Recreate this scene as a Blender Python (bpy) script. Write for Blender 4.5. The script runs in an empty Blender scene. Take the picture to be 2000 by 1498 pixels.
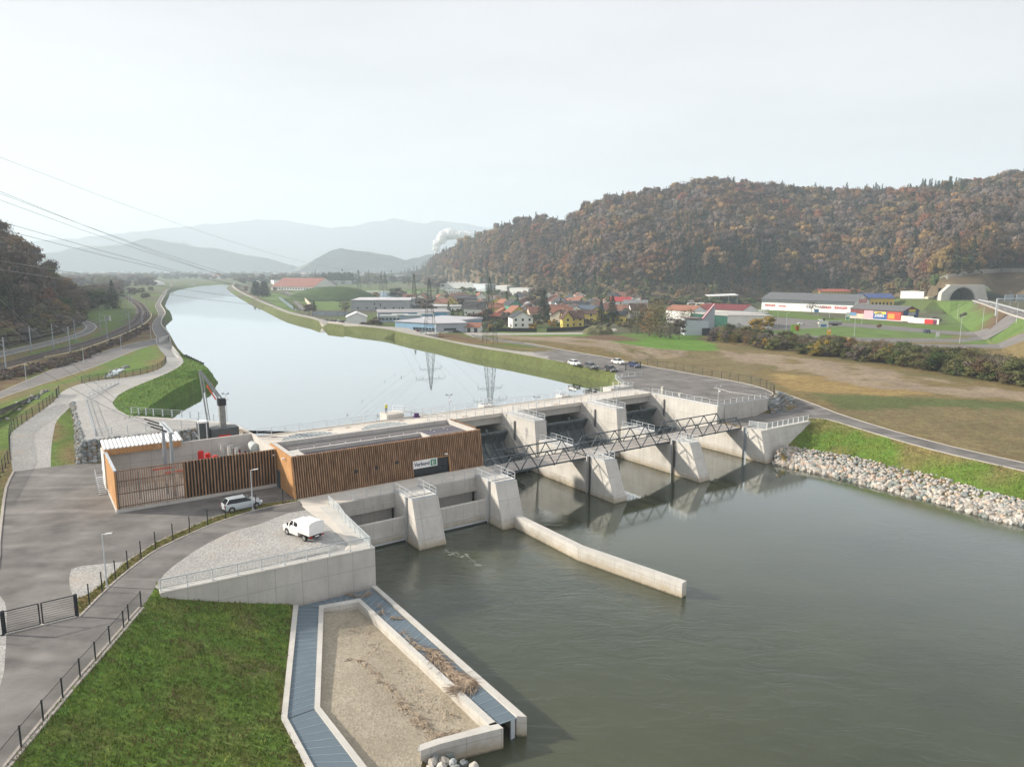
import bpy, bmesh, math, random
from math import sin, cos, pi, radians, hypot, atan2, sqrt, floor
from mathutils import Vector, Matrix, geometry, noise
from mathutils.bvhtree import BVHTree
SC = bpy.context.scene
COL = SC.collection
RND = random.Random(11)
U = RND.uniform
# ---------------------------------------------------------------- survey helpers
CF, CH, CP = 1400.0, 35.7, math.atan(224 / 1400.0)     # focal length (units of a 2000 wide frame), camera height, pitch
def gp(u, v, z=5.0):
 """World point at height z seen along survey direction (u, v)."""
 b = (v - 749) / CF
 dy = cos(CP) - b * sin(CP)
 dz = -sin(CP) - b * cos(CP)
 t = (z - CH) / dz
 return Vector(((u - 1000) / CF * t, dy * t, z))
def hz(v, y):
 """height reached at distance y for survey row v"""
 b = (v - 749) / CF
 return CH + (-sin(CP) - b * cos(CP)) / (cos(CP) - b * sin(CP)) * y
TH = radians(34.4)
CT, ST_ = cos(TH), sin(TH)
def W(s, t, z=0.0):
 """weir frame: s along the weir axis, t downstream"""
 return Vector((s * CT + t * ST_, s * ST_ - t * CT, z))
WM = Matrix(((CT, ST_, 0, 0), (ST_, -CT, 0, 0), (0, 0, 1, 0), (0, 0, 0, 1)))   # weir frame -> world (mirrors, normals fixed later)
WTH = TH
def cat(pts, closed=False, n=4):
 """Catmull-Rom smoothing of a list of 3D points"""
 m = len(pts)
 if m < 3:
  return [Vector(p) for p in pts]
 out = []
 rng = range(m if closed else m - 1)
 for i in rng:
  p1, p2 = Vector(pts[i]), Vector(pts[(i + 1) % m])
  p0 = Vector(pts[(i - 1) % m]) if closed or i > 0 else p1 * 2 - p2
  p3 = Vector(pts[(i + 2) % m]) if closed or i + 2 < m else p2 * 2 - p1
  for k in range(n):
   t = k / n
   out.append(0.5 * ((2 * p1) + (p2 - p0) * t + (2 * p0 - 5 * p1 + 4 * p2 - p3) * t * t + (3 * p1 - p0 - 3 * p2 + p3) * t ** 3))
 if not closed:
  out.append(Vector(pts[-1]))
 return out
# ---------------------------------------------------------------- mesh builder
class MB:
 def __init__(s, M=None):
  s.v, s.f, s.c, s.M = [], [], [], M
 def _add(s, vs, fs, col=None):
  b = len(s.v)
  if s.M is not None:
   vs = [s.M @ Vector(v) for v in vs]
  s.v.extend([tuple(v) for v in vs])
  flip = s.M is not None and s.M.determinant() < 0
  for f in fs:
   f = [b + i for i in f]
   s.f.append(f[::-1] if flip else f)
  if col is not None:
   s.c.extend([col] * len(fs))
  return s
 def box(s, c, d, rz=0.0, col=None):
  x, y, z = d[0] / 2, d[1] / 2, d[2] / 2
  cr, sr = cos(rz), sin(rz)
  vs = []
  for dx, dy, dz in ((-x, -y, -z), (x, -y, -z), (x, y, -z), (-x, y, -z), (-x, -y, z), (x, -y, z), (x, y, z), (-x, y, z)):
   vs.append((c[0] + dx * cr - dy * sr, c[1] + dx * sr + dy * cr, c[2] + dz))
  return s._add(vs, [(0, 3, 2, 1), (4, 5, 6, 7), (0, 1, 5, 4), (1, 2, 6, 5), (2, 3, 7, 6), (3, 0, 4, 7)], col)
 def bx(s, x0, x1, y0, y1, z0, z1, col=None):
  return s.box(((x0 + x1) / 2, (y0 + y1) / 2, (z0 + z1) / 2), (abs(x1 - x0), abs(y1 - y0), abs(z1 - z0)), 0, col)
 def hexa(s, a, b, col=None):
  """a: 4 bottom points ccw, b: 4 top points ccw"""
  return s._add(list(a) + list(b), [(0, 3, 2, 1), (4, 5, 6, 7), (0, 1, 5, 4), (1, 2, 6, 5), (2, 3, 7, 6), (3, 0, 4, 7)], col)
 def prism(s, pts, z0, z1, col=None):
  """plan polygon (ccw) extruded; z0/z1 may be lists"""
  n = len(pts)
  a0 = [(p[0], p[1], z0[i] if isinstance(z0, (list, tuple)) else z0) for i, p in enumerate(pts)]
  a1 = [(p[0], p[1], z1[i] if isinstance(z1, (list, tuple)) else z1) for i, p in enumerate(pts)]
  fs = [tuple(range(n))[::-1], tuple(range(n, 2 * n))]
  for i in range(n):
   j = (i + 1) % n
   fs.append((i, j, n + j, n + i))
  return s._add(a0 + a1, fs, col)
 def beam(s, p, q, w, h=None, up=(0, 0, 1), col=None):
  p, q = Vector(p), Vector(q)
  h = h or w
  d = (q - p)
  if d.length < 1e-6:
   return s
  d.normalize()
  upv = Vector(up)
  if abs(d.dot(upv)) > 0.98:
   upv = Vector((1, 0, 0))
  sx = d.cross(upv).normalized() * (w / 2)
  sy = sx.cross(d).normalized() * (h / 2)
  vs = [p - sx - sy, p + sx - sy, p + sx + sy, p - sx + sy, q - sx - sy, q + sx - sy, q + sx + sy, q - sx + sy]
  return s._add(vs, [(0, 3, 2, 1), (4, 5, 6, 7), (0, 1, 5, 4), (1, 2, 6, 5), (2, 3, 7, 6), (3, 0, 4, 7)][0:6], col)
 def tube(s, p, q, r0, r1=None, n=8, cap=True, col=None):
  p, q = Vector(p), Vector(q)
  r1 = r0 if r1 is None else r1
  d = (q - p)
  if d.length < 1e-6:
   return s
  d.normalize()
  a = Vector((0, 0, 1)) if abs(d.z) < 0.9 else Vector((1, 0, 0))
  x = d.cross(a).normalized()
  y = d.cross(x)
  vs = [p + (x * cos(2 * pi * i / n) + y * sin(2 * pi * i / n)) * r0 for i in range(n)]
  vs += [q + (x * cos(2 * pi * i / n) + y * sin(2 * pi * i / n)) * r1 for i in range(n)]
  fs = [(i, (i + 1) % n, n + (i + 1) % n, n + i) for i in range(n)]
  if cap:
   fs += [tuple(range(n))[::-1], tuple(range(n, 2 * n))]
  return s._add(vs, fs, col)
 def path(s, pts, r, n=5, col=None):
  for i in range(len(pts) - 1):
   s.tube(pts[i], pts[i + 1], r, n=n, cap=False, col=col)
  return s
 def quad(s, a, b, c, d, col=None):
  return s._add([a, b, c, d], [(0, 1, 2, 3)], col)
 def tri(s, a, b, c, col=None):
  return s._add([a, b, c], [(0, 1, 2)], col)
 def strip(s, A, B, col=None):
  n = len(A)
  return s._add(list(A) + list(B), [(i, i + 1, n + i + 1, n + i) for i in range(n - 1)], col)
 def loft(s, rings, cap=True, col=None):
  n = len(rings[0])
  vs = [p for r in rings for p in r]
  fs = []
  for k in range(len(rings) - 1):
   for i in range(n):
    j = (i + 1) % n
    fs.append((k * n + i, k * n + j, (k + 1) * n + j, (k + 1) * n + i))
  if cap:
   fs += [tuple(range(n))[::-1], tuple(range((len(rings) - 1) * n, len(rings) * n))]
  return s._add(vs, fs, col)
 def ball(s, c, r, n=8, m=5, jit=0.0, rnd=None, sq=(1, 1, 1), col=None):
  vs = [(c[0], c[1], c[2] - r * sq[2])]
  for k in range(1, m):
   a = pi * k / m
   for i in range(n):
    b = 2 * pi * (i + 0.5 * (k % 2)) / n
    q = r * (1 + (rnd.uniform(-jit, jit) if rnd else 0))
    vs.append((c[0] + q * sq[0] * sin(a) * cos(b), c[1] + q * sq[1] * sin(a) * sin(b), c[2] - q * sq[2] * cos(a)))
  vs.append((c[0], c[1], c[2] + r * sq[2]))
  L = len(vs) - 1
  fs = []
  for i in range(n):
   j = (i + 1) % n
   fs.append((0, 1 + j, 1 + i))
   for k in range(m - 2):
    a = 1 + k * n
    fs.append((a + i, a + j, a + n + j, a + n + i))
   fs.append((L, 1 + (m - 2) * n + i, 1 + (m - 2) * n + j))
  return s._add(vs, fs, col)
 def build(s, name, mat, parent=None, smooth=False, kind=None, keep=False):
  """world-space (or parent-local when keep) mesh -> object"""
  me = bpy.data.meshes.new(name)
  vs = s.v
  loc = Vector((0, 0, 0))
  if parent is not None and not keep:
   inv = parent.matrix_basis.inverted()
   pp = parent.parent
   while pp is not None:
    inv = inv @ pp.matrix_basis.inverted()
    pp = pp.parent
   vs = [inv @ Vector(v) for v in vs]
  if parent is None and not keep and vs:
   xs = [v[0] for v in vs]
   ys = [v[1] for v in vs]
   loc = Vector(((min(xs) + max(xs)) / 2, (min(ys) + max(ys)) / 2, min(v[2] for v in vs)))
   vs = [(v[0] - loc.x, v[1] - loc.y, v[2] - loc.z) for v in vs]
  me.from_pydata([tuple(v) for v in vs], [], s.f)
  if s.c and len(s.c) == len(s.f):
   at = me.color_attributes.new("Col", 'FLOAT_COLOR', 'CORNER')
   buf = []
   for f, c in zip(s.f, s.c):
    buf.extend((c[0], c[1], c[2], 1.0) * len(f))
   at.data.foreach_set("color", buf)
  if smooth:
   me.polygons.foreach_set("use_smooth", [True] * len(me.polygons))
  me.update()
  if mat is not None:
   me.materials.append(mat)
  o = bpy.data.objects.new(name, me)
  o.location = loc
  COL.objects.link(o)
  if parent is not None:
   o.parent = parent
  if kind:
   o['kind'] = kind
  return o
def tag(o, label, cat_, group=None):
 o['label'] = label
 o['category'] = cat_
 if group:
  o['group'] = group
 return o
def thing(name, label, cat_, loc=(0, 0, 0), rz=0.0, group=None):
 o = bpy.data.objects.new(name, None)
 o.empty_display_size = 0.3
 o.matrix_basis = Matrix.Translation(Vector(loc)) @ Matrix.Rotation(rz, 4, 'Z')
 COL.objects.link(o)
 tag(o, label, cat_, group)
 return o
def dup(root, loc, rz=0.0, label=None, scale=1.0, group=None, mats=None):
 def cp(o, par):
  c = o.copy()
  COL.objects.link(c)
  if par is not None:
   c.parent = par
  if mats and o.type == 'MESH' and o.data.materials and o.data.materials[0].name in mats:
   c.data = o.data.copy()
   c.data.materials[0] = mats[o.data.materials[0].name]
  for ch in kids.get(o.name, []):
   cp(ch, c)
  return c
 kids = {}
 def walk(o):
  L = [x for x in o.children]
  kids[o.name] = L
  for x in L:
   walk(x)
 walk(root)
 r = cp(root, None)
 r.matrix_basis = Matrix.Translation(Vector(loc)) @ Matrix.Rotation(rz, 4, 'Z') @ Matrix.Diagonal((scale, scale, scale, 1))
 if label:
  r['label'] = label
 if group:
  r['group'] = group
 return r
# ---------------------------------------------------------------- materials
MATS = {}
def newmat(name):
 m = bpy.data.materials.new(name)
 m.use_nodes = True
 nt = m.node_tree
 b = nt.nodes.get('Principled BSDF')
 return m, nt, b
def N(nt, typ, **kw):
 n = nt.nodes.new(typ)
 for k, v in kw.items():
  if k.startswith('i_'):
   n.inputs[k[2:].replace('_', ' ')].default_value = v
  else:
   setattr(n, k, v)
 return n
def mix(nt, fac, a, b, mode='MIX'):
 n = nt.nodes.new('ShaderNodeMix')
 n.data_type = 'RGBA'
 n.blend_type = mode
 n.clamp_factor = True
 for sock, val in ((0, fac), (6, a), (7, b)):
  if isinstance(val, (int, float)):
   n.inputs[sock].default_value = val
  elif isinstance(val, (tuple, list)):
   n.inputs[sock].default_value = (val[0], val[1], val[2], 1)
  else:
   nt.links.new(val, n.inputs[sock])
 return n.outputs[2]
def mth(nt, op, a, b=None, c=None):
 n = nt.nodes.new('ShaderNodeMath')
 n.operation = op
 for i, v in enumerate((a, b, c)):
  if v is None:
   continue
  if isinstance(v, (int, float)):
   n.inputs[i].default_value = v
  else:
   nt.links.new(v, n.inputs[i])
 return n.outputs[0]
def rng(nt, v, a, b, c=0.0, d=1.0):
 n = nt.nodes.new('ShaderNodeMapRange')
 nt.links.new(v, n.inputs[0])
 n.inputs[1].default_value = a
 n.inputs[2].default_value = b
 n.inputs[3].default_value = c
 n.inputs[4].default_value = d
 return n.outputs[0]
def pos(nt, scale=(1, 1, 1), obj=False):
 if obj:
  g = nt.nodes.new('ShaderNodeTexCoord').outputs['Object']
 else:
  g = nt.nodes.new('ShaderNodeNewGeometry').outputs['Position']
 mp = nt.nodes.new('ShaderNodeMapping')
 nt.links.new(g, mp.inputs[0])
 mp.inputs['Scale'].default_value = scale
 return mp.outputs[0]
def noi(nt, vec, scale, detail=4.0, rough=0.55):
 n = nt.nodes.new('ShaderNodeTexNoise')
 nt.links.new(vec, n.inputs['Vector'])
 n.inputs['Scale'].default_value = scale
 n.inputs['Detail'].default_value = detail
 n.inputs['Roughness'].default_value = rough
 return n.outputs['Fac']
def bump(nt, b, h, strength=0.3, dist=0.1):
 n = nt.nodes.new('ShaderNodeBump')
 n.inputs['Strength'].default_value = strength
 n.inputs['Distance'].default_value = dist
 nt.links.new(h, n.inputs['Height'])
 nt.links.new(n.outputs[0], b.inputs['Normal'])
def mat(name, c, rough=0.8, var=0.2, scale=1.0, metal=0.0, bs=0.0, bscale=8.0, c2=None, spec=0.3, obj=False, stretch=(1, 1, 1), rand=0.0, alpha=None):
 if name in MATS:
  return MATS[name]
 m, nt, b = newmat(name)
 p = pos(nt, stretch, obj)
 f = rng(nt, noi(nt, p, scale, 5), 0.3, 0.7)
 a = tuple(x * (1 - var) for x in c)
 d = c2 if c2 else tuple(min(1, x * (1 + var)) for x in c)
 col = mix(nt, f, a, d)
 if rand:
  oi = nt.nodes.new('ShaderNodeObjectInfo').outputs['Random']
  hs = nt.nodes.new('ShaderNodeHueSaturation')
  nt.links.new(col, hs.inputs['Color'])
  nt.links.new(rng(nt, oi, 0, 1, 1 - rand, 1 + rand), hs.inputs['Value'])
  col = hs.outputs[0]
 nt.links.new(col, b.inputs['Base Color'])
 b.inputs['Roughness'].default_value = rough
 b.inputs['Metallic'].default_value = metal
 b.inputs['Specular IOR Level'].default_value = spec
 if bs:
  bump(nt, b, noi(nt, p, bscale, 4), bs, 0.05)
 MATS[name] = m
 return m
def attr_mat(name, rough=0.9, nscale=0.6, namp=0.35, bs=0.4, bscale=3.0, fine=6.0):
 """albedo from the mesh's own colour attribute (what grows or lies there, in crowns also painted shading), broken up by noise"""
 m, nt, b = newmat(name)
 at = nt.nodes.new('ShaderNodeAttribute')
 at.attribute_name = 'Col'
 p = pos(nt)
 f1 = rng(nt, noi(nt, p, nscale, 6, 0.65), 0.25, 0.75, 1 - namp, 1 + namp)
 f2 = rng(nt, noi(nt, p, fine, 4, 0.6), 0.3, 0.7, 1 - namp, 1 + namp)
 hs = nt.nodes.new('ShaderNodeHueSaturation')
 nt.links.new(at.outputs['Color'], hs.inputs['Color'])
 nt.links.new(mth(nt, 'MULTIPLY', f1, f2), hs.inputs['Value'])
 nt.links.new(rng(nt, noi(nt, p, nscale * 0.5, 3), 0.3, 0.7, 0.485, 0.515), hs.inputs['Hue'])
 nt.links.new(hs.outputs[0], b.inputs['Base Color'])
 b.inputs['Roughness'].default_value = rough
 b.inputs['Specular IOR Level'].default_value = 0.15
 if bs:
  bump(nt, b, noi(nt, p, bscale, 5, 0.7), bs, 0.3)
 MATS[name] = m
 return m
def concrete(name, c=(0.53, 0.515, 0.485), stain=True, joints=True, wet=True, streak=0.35):
 m, nt, b = newmat(name)
 g = nt.nodes.new('ShaderNodeNewGeometry')
 P = g.outputs['Position']
 sep = nt.nodes.new('ShaderNodeSeparateXYZ')
 nt.links.new(P, sep.inputs[0])
 X, Y, Z = sep.outputs
 S = mth(nt, 'ADD', mth(nt, 'MULTIPLY', X, CT), mth(nt, 'MULTIPLY', Y, ST_))
 T = mth(nt, 'SUBTRACT', mth(nt, 'MULTIPLY', X, ST_), mth(nt, 'MULTIPLY', Y, CT))
 f = rng(nt, noi(nt, P, 0.35, 6, 0.6), 0.3, 0.7)
 col = mix(nt, f, tuple(x * 0.86 for x in c), tuple(min(1, x * 1.1) for x in c))
 f = rng(nt, noi(nt, P, 6, 4, 0.7), 0.35, 0.8)
 col = mix(nt, mth(nt, 'MULTIPLY', f, 0.22), col, tuple(x * 0.72 for x in c))
 if streak:
  mp = nt.nodes.new('ShaderNodeMapping')
  nt.links.new(P, mp.inputs[0])
  mp.inputs['Scale'].default_value = (1.6, 1.6, 0.12)
  f = rng(nt, noi(nt, mp.outputs[0], 1.0, 5, 0.7), 0.5, 0.85)
  col = mix(nt, mth(nt, 'MULTIPLY', f, streak), col, (c[0] * 0.5, c[1] * 0.45, c[2] * 0.36))
 if joints:
  def line(v, per, w, off=0.0):
   a = mth(nt, 'FRACT', mth(nt, 'DIVIDE', mth(nt, 'ADD', v, off), per))
   return mth(nt, 'LESS_THAN', a, w / per)
  nz = nt.nodes.new('ShaderNodeSeparateXYZ')
  nt.links.new(g.outputs['Normal'], nz.inputs[0])
  vert = mth(nt, 'LESS_THAN', mth(nt, 'ABSOLUTE', nz.outputs[2]), 0.5)
  ns = mth(nt, 'ABSOLUTE', mth(nt, 'ADD', mth(nt, 'MULTIPLY', nz.outputs[0], CT), mth(nt, 'MULTIPLY', nz.outputs[1], ST_)))
  facS = mth(nt, 'GREATER_THAN', ns, 0.7)   # faces looking along s: joints run in t
  lt = mth(nt, 'MULTIPLY', line(T, 2.7, 0.05), facS)
  ls = mth(nt, 'MULTIPLY', line(S, 2.7, 0.05), mth(nt, 'SUBTRACT', 1.0, facS))
  lz = line(Z, 2.6, 0.05, 1.45)
  al = mth(nt, 'MULTIPLY', mth(nt, 'MAXIMUM', mth(nt, 'MAXIMUM', lt, ls), lz), vert)
  col = mix(nt, mth(nt, 'MULTIPLY', al, 0.6), col, (c[0] * 0.4, c[1] * 0.4, c[2] * 0.4))
  a1 = mth(nt, 'ABSOLUTE', mth(nt, 'SUBTRACT', mth(nt, 'FRACT', mth(nt, 'DIVIDE', mth(nt, 'ADD', S, T), 1.35)), .5))
  a2 = mth(nt, 'ABSOLUTE', mth(nt, 'SUBTRACT', mth(nt, 'FRACT', mth(nt, 'DIVIDE', Z, 1.3)), .5))
  hole = mth(nt, 'MULTIPLY', mth(nt, 'LESS_THAN', mth(nt, 'ADD', a1, a2), .045), vert)
  col = mix(nt, mth(nt, 'MULTIPLY', hole, 0.5), col, (c[0] * 0.25, c[1] * 0.25, c[2] * 0.25))
 if wet:
  zz = mth(nt, 'ADD', Z, rng(nt, noi(nt, P, 0.9, 5, 0.7), 0.3, 0.7, -0.45, 0.45))
  f = rng(nt, zz, 0.25, 1.3, 1.0, 0.0)
  col = mix(nt, mth(nt, 'MULTIPLY', f, 0.65), col, (0.30, 0.235, 0.135))
  f = rng(nt, mth(nt, 'ADD', Z, rng(nt, noi(nt, P, 2.5, 4, 0.7), 0.3, 0.7, -0.08, 0.08)), 0.06, 0.22, 1.0, 0.0)
  col = mix(nt, mth(nt, 'MULTIPLY', f, 0.75), col, (0.07, 0.06, 0.035))
 nt.links.new(col, b.inputs['Base Color'])
 b.inputs['Roughness'].default_value = 0.85
 b.inputs['Specular IOR Level'].default_value = 0.25
 bump(nt, b, noi(nt, P, 9, 5, 0.7), 0.12, 0.05)
 MATS[name] = m
 return m
CONC = concrete('concrete_cast')
CONC_D = concrete('concrete_dark', (0.44, 0.425, 0.395), streak=0.6)  # darker grey concrete with stronger streaks
CONC_FLAT = concrete('concrete_slab', (0.60, 0.56, 0.50), joints=False, wet=False, streak=0.0)
CONC_IN = concrete('concrete_light', (0.52, 0.50, 0.47), wet=False, streak=0.15)
GALV = mat('galvanised_steel', (0.52, 0.56, 0.60), 0.45, 0.1, 3, metal=0.3, spec=0.5)
GALV_D = mat('zinc_dull', (0.33, 0.37, 0.41), 0.5, 0.15, 3, metal=0.3)
STEEL_B = mat('painted_steel_blue_grey', (0.050, 0.066, 0.082), 0.5, 0.15, 2)
ANTH = mat('anthracite_paint', (0.022, 0.026, 0.032), 0.5, 0.15, 2)
GATE = mat('gate_steel', (0.075, 0.095, 0.105), 0.55, 0.25, 0.8, c2=(0.12, 0.145, 0.155))
WHITE = mat('white_paint', (0.78, 0.78, 0.77), 0.5, 0.04, 1)
WHITE_R = mat('white_render', (0.70, 0.69, 0.66), 0.9, 0.06, 0.6)
BLACK = mat('black_rubber', (0.018, 0.018, 0.019), 0.8, 0.2, 4)
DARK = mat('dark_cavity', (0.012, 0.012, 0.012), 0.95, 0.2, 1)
REDP = mat('red_paint', (0.55, 0.025, 0.025), 0.4, 0.1, 2)
GLASS = mat('tinted_glass', (0.012, 0.016, 0.02), 0.12, 0.1, 1, spec=0.35)
WOOD_S = mat('larch_slat', (0.25, 0.135, 0.070), 0.75, 0.35, 0.9, stretch=(3, 3, 0.5), c2=(0.43, 0.265, 0.155), bs=0.2)
WOOD_P = mat('larch_board', (0.43, 0.215, 0.080), 0.7, 0.25, 1.2, stretch=(3, 3, 0.4), c2=(0.54, 0.30, 0.13), bs=0.2)
WOOD_D = mat('dark_backing', (0.028, 0.019, 0.014), 0.9, 0.3, 1)
TIN = mat('tin_light', (0.72, 0.72, 0.72), 0.45, 0.08, 0.7, metal=0.2)
ROOF_M = mat('membrane_roof', (0.105, 0.100, 0.125), 0.8, 0.15, 0.4)
ROOF_G = mat('gravel_roof', (0.17, 0.16, 0.15), 0.9, 0.25, 6, bs=0.3)
# ================================================================= TERRAIN
def L(pts, z=None):
 """pixel-free list: survey points (u, v[, z]) -> world points"""
 return [gp(p[0], p[1], (p[2] if len(p) > 2 else z)) for p in pts]
def vp(u, v, A, B):
 """survey ray met with the vertical plane through A and B"""
 b = (v - 749) / CF
 d = Vector(((u - 1000) / CF, cos(CP) - b * sin(CP), -sin(CP) - b * cos(CP)))
 n = Vector((B.y - A.y, A.x - B.x, 0))
 k = (A.x * n.x + A.y * n.y) / (d.x * n.x + d.y * n.y)
 return Vector((d.x * k, d.y * k, CH + d.z * k))
def offs(pts, d, z=None):
 """offset an open plan polyline to its right by d"""
 out = []
 for i, p in enumerate(pts):
  a = pts[max(0, i - 1)]
  b = pts[min(len(pts) - 1, i + 1)]
  t = Vector((b.x - a.x, b.y - a.y, 0))
  if t.length < 1e-6:
   t = Vector((1, 0, 0))
  t.normalize()
  out.append(Vector((p.x + t.y * d, p.y - t.x * d, p.z if z is None else z)))
 return out
def inpoly(x, y, P):
 c = False
 n = len(P)
 j = n - 1
 for i in range(n):
  yi, yj = P[i][1], P[j][1]
  if (yi > y) != (yj > y):
   if x < (P[j][0] - P[i][0]) * (y - yi) / (yj - yi) + P[i][0]:
    c = not c
  j = i
 return c
HAZE = 2.2e-4
YZ, WZ, DZ, GZ = 5.7, 6.0, 9.0, 5.0        # yard, head water, deck, valley floor
# --- retaining wall line and ladder
RW_A, RW_B = W(29.4, -69.6), W(8.5, -70.6)
path_low = cat(L([(598, 996), (560, 1003), (505, 1024), (454, 1038), (400, 1064), (360, 1090), (328, 1114), (307, 1138)], YZ), n=3)
path_low2 = cat(L([(307, 1138), (292, 1166), (276, 1186), (242, 1226), (215, 1257), (187, 1289), (157, 1323), (123, 1363), (85, 1408), (42, 1460), (-10, 1530), (-120, 1660)], YZ), n=3) + [Vector((-62, 5, YZ)), Vector((-80, -40, YZ))]
post_line = cat(L([(585, 979), (545, 985), (499, 996), (441, 1013), (406, 1026), (371, 1041), (338, 1056), (304, 1073), (276, 1092), (250, 1112), (226, 1132), (200, 1156), (175, 1181), (152, 1205)], YZ), n=3)
verge_up = cat(L([(583, 975), (541, 980), (499, 986), (441, 1003), (406, 1015), (371, 1030), (338, 1044), (304, 1060), (276, 1078), (247, 1096), (222, 1118), (198, 1140), (172, 1160), (150, 1168)], YZ), n=3)
wall_foot = [vp(u, v, RW_A, RW_B) for u, v in ((312, 1163), (355, 1169), (400, 1172), (450, 1175), (510, 1177), (575, 1180))]
wf2 = [p + Vector((-0.17, 0.25, 0)) for p in wall_foot]
lad_out = L([(573, 1180), (550, 1400), (600, 1500), (668, 1610)], 1.55)
lad_out += [Vector((-8.5, 36, 1.5)), Vector((2, 26, 1.3)), Vector((14, 12, 1.2)), Vector((40, -40, 1.0))]
T7 = 1.7
XY = lambda u, v, z: Vector((*gp(u, v, T7).xy, z))
river_left = [W(29.2, -69.9, -2.5), XY(712, 1162, -2.5), XY(709, 1170, -2.5), XY(840, 1290, -2.5), XY(973, 1411, -2.5), XY(982, 1420, -2.5), XY(917, 1436, -2.5), XY(870, 1449, -1.5), Vector((-4.2, 44.6, -2.0)), Vector((-1.0, 40, -2.5)), Vector((6, 31, -2.5)), Vector((18, 18, -2.5)), Vector((50, -40, -2.5))]
basin_edge = [W(28.6, -69.95, .8), XY(704, 1163, .8), XY(703, 1172, .8), XY(835, 1292, .8), XY(963, 1413, .8), XY(914, 1428, .8), XY(862, 1444, .8), XY(826, 1460, .9), Vector((-6.6, 43.6, .75)), Vector((-3.5, 38, .6)), Vector((3, 29, .6)), Vector((15, 16, .6)), Vector((46, -40, .6))]
# --- left bank
gl_left = cat(L([(25, 921, 5.7), (20, 884, 6.2), (21, 849, 6.8), (35, 834, 7.1), (64, 814, 7.6), (104, 785, 8.3), (123, 764, 8.8), (160, 749, 9), (208, 741, 9), (246, 737, 9), (288, 729, 9), (316, 718, 9), (325, 706, 9), (322, 694, 9), (313, 684, 9), (307, 674, 9)]), n=3)
gl_right = cat(L([(99, 913, 5.7), (100, 878, 6.1), (104, 848, 6.7), (112, 820, 7.3), (137, 796, 8.0)]), n=3)
sw_foot = L([(153, 905, 5.7), (149, 850, 6.4), (145, 805, 7.6), (140, 791, 8.7)])
sw_top = L([(143, 785, 9), (150, 817, 9), (158, 844, 9), (163, 861, 9)])
fw_top = L([(163, 861, 9), (280, 849, 9), (395, 836, 9)])
lawnL = cat(L([(247, 809), (232, 801), (220, 788), (227, 777), (240, 766), (280, 748), (320, 732), (347, 718), (358, 708), (356, 700)], 9), n=3)
crestL = cat(L([(258, 812), (300, 788), (345, 758), (390, 737), (410, 726), (396, 712), (372, 702), (356, 699)], 9), n=3)
shoreL = cat(L([(285, 843), (300, 824), (320, 804), (347, 785), (374, 772), (400, 756), (414, 742), (416, 732), (395, 712), (366, 698), (354, 688), (344, 675), (334, 657), (324, 640), (325, 631), (337, 625), (331, 607), (322, 598), (330, 580), (333, 571), (350, 565), (380, 560), (410, 557.5), (436, 556)], WZ), n=2)
shoreL_bed = offs(shoreL, 4.0, 3.0)
plat_edge = L([(247, 810), (257, 812), (405, 823), (455, 828)], 9)
pathL_left = cat(L([(307, 660), (300, 648), (297, 637), (303, 625), (310, 614), (303, 598), (309, 587), (315, 577), (325, 566)], 9), n=3)
pathL_right = cat(L([(331, 654), (322, 644), (315, 634), (317, 622), (323, 611), (314, 595), (318, 585), (325, 573), (329, 566.5), (345, 560), (400, 551), (440, 547)], 9), n=3)
roadL_up = cat(L([(-60, 790, 7.2), (0, 766, 7.6), (75, 734, 7.9), (133, 710, 8.2), (214, 683.5, 8.6), (267, 669, 9), (294, 664, 9), (307, 660, 9)]), n=3)
roadL_lo = cat(L([(-60, 803, 7.2), (0, 778, 7.6), (80, 751, 7.9), (133, 734, 8.2), (187, 715.6, 8.4), (240, 694, 8.7), (267, 683.5, 8.9), (302, 673, 9)]), n=3)
rail_lo = cat(L([(-80, 742), (0, 723), (35, 713.5), (87, 699.5), (150, 687), (210, 666), (262, 645), (287, 629.5), (296, 617), (290, 605), (280, 593), (261, 584), (245, 577), (236, 571)], 8.6), n=3)
rail_up = cat(L([(-80, 726), (0, 709), (52, 696), (105, 682), (149, 670), (192, 657.5), (233, 640), (254, 628), (264, 614), (266, 605), (259, 594.5), (245, 583), (234, 575), (226, 569)], 8.6), n=3)
hw_near = cat(L([(-80, 716), (0, 698), (52, 685.5), (105, 673), (149, 661), (175, 652), (190, 642), (189, 635), (175, 628), (149, 621), (138, 619)], 9.2), n=3)
hw_far = cat(L([(-80, 703), (0, 685.5), (52, 675), (105, 663), (140, 654), (159, 645), (165, 638), (157, 631), (142, 624.5), (134, 622)], 9.2), n=3)
# --- right bank of the pool
shoreR = cat(L([(1196, 750), (1140, 738), (1060, 723), (1000, 710), (940, 701), (900, 694.5), (860, 685), (820, 676.5), (790, 668), (770, 661.5), (750, 661.5), (720, 654.5), (690, 650), (642, 642), (592, 633.5), (561, 624.5), (544, 618.5), (516, 603.5), (493, 597.5), (480, 590), (457, 576), (443, 564), (446, 558)], WZ), n=2)
shoreR_bed = offs(shoreR, -4.0, 3.0)
crestR = cat(L([(1204, 728), (1125, 712.5), (1075, 702.5), (992, 688), (945, 681), (900, 672.5), (850, 661.5), (800, 652.5), (770, 646), (745, 641.5), (700, 637), (640, 631.5), (607, 622), (562, 612), (525, 597), (500, 586), (468, 571), (452, 560), (456, 553)], DZ), n=2)
roadR_far = cat(L([(1085, 684), (1040, 687.5), (1000, 684.5), (950, 677), (875, 664.5), (825, 652), (797, 641), (740, 637), (700, 633), (640, 627), (612, 619), (566, 609), (530, 594), (504, 583), (472, 569), (457, 559.5), (460, 552)], DZ), n=2)
foot_rf = offs(roadR_far[8:], 7.0, GZ)
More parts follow.
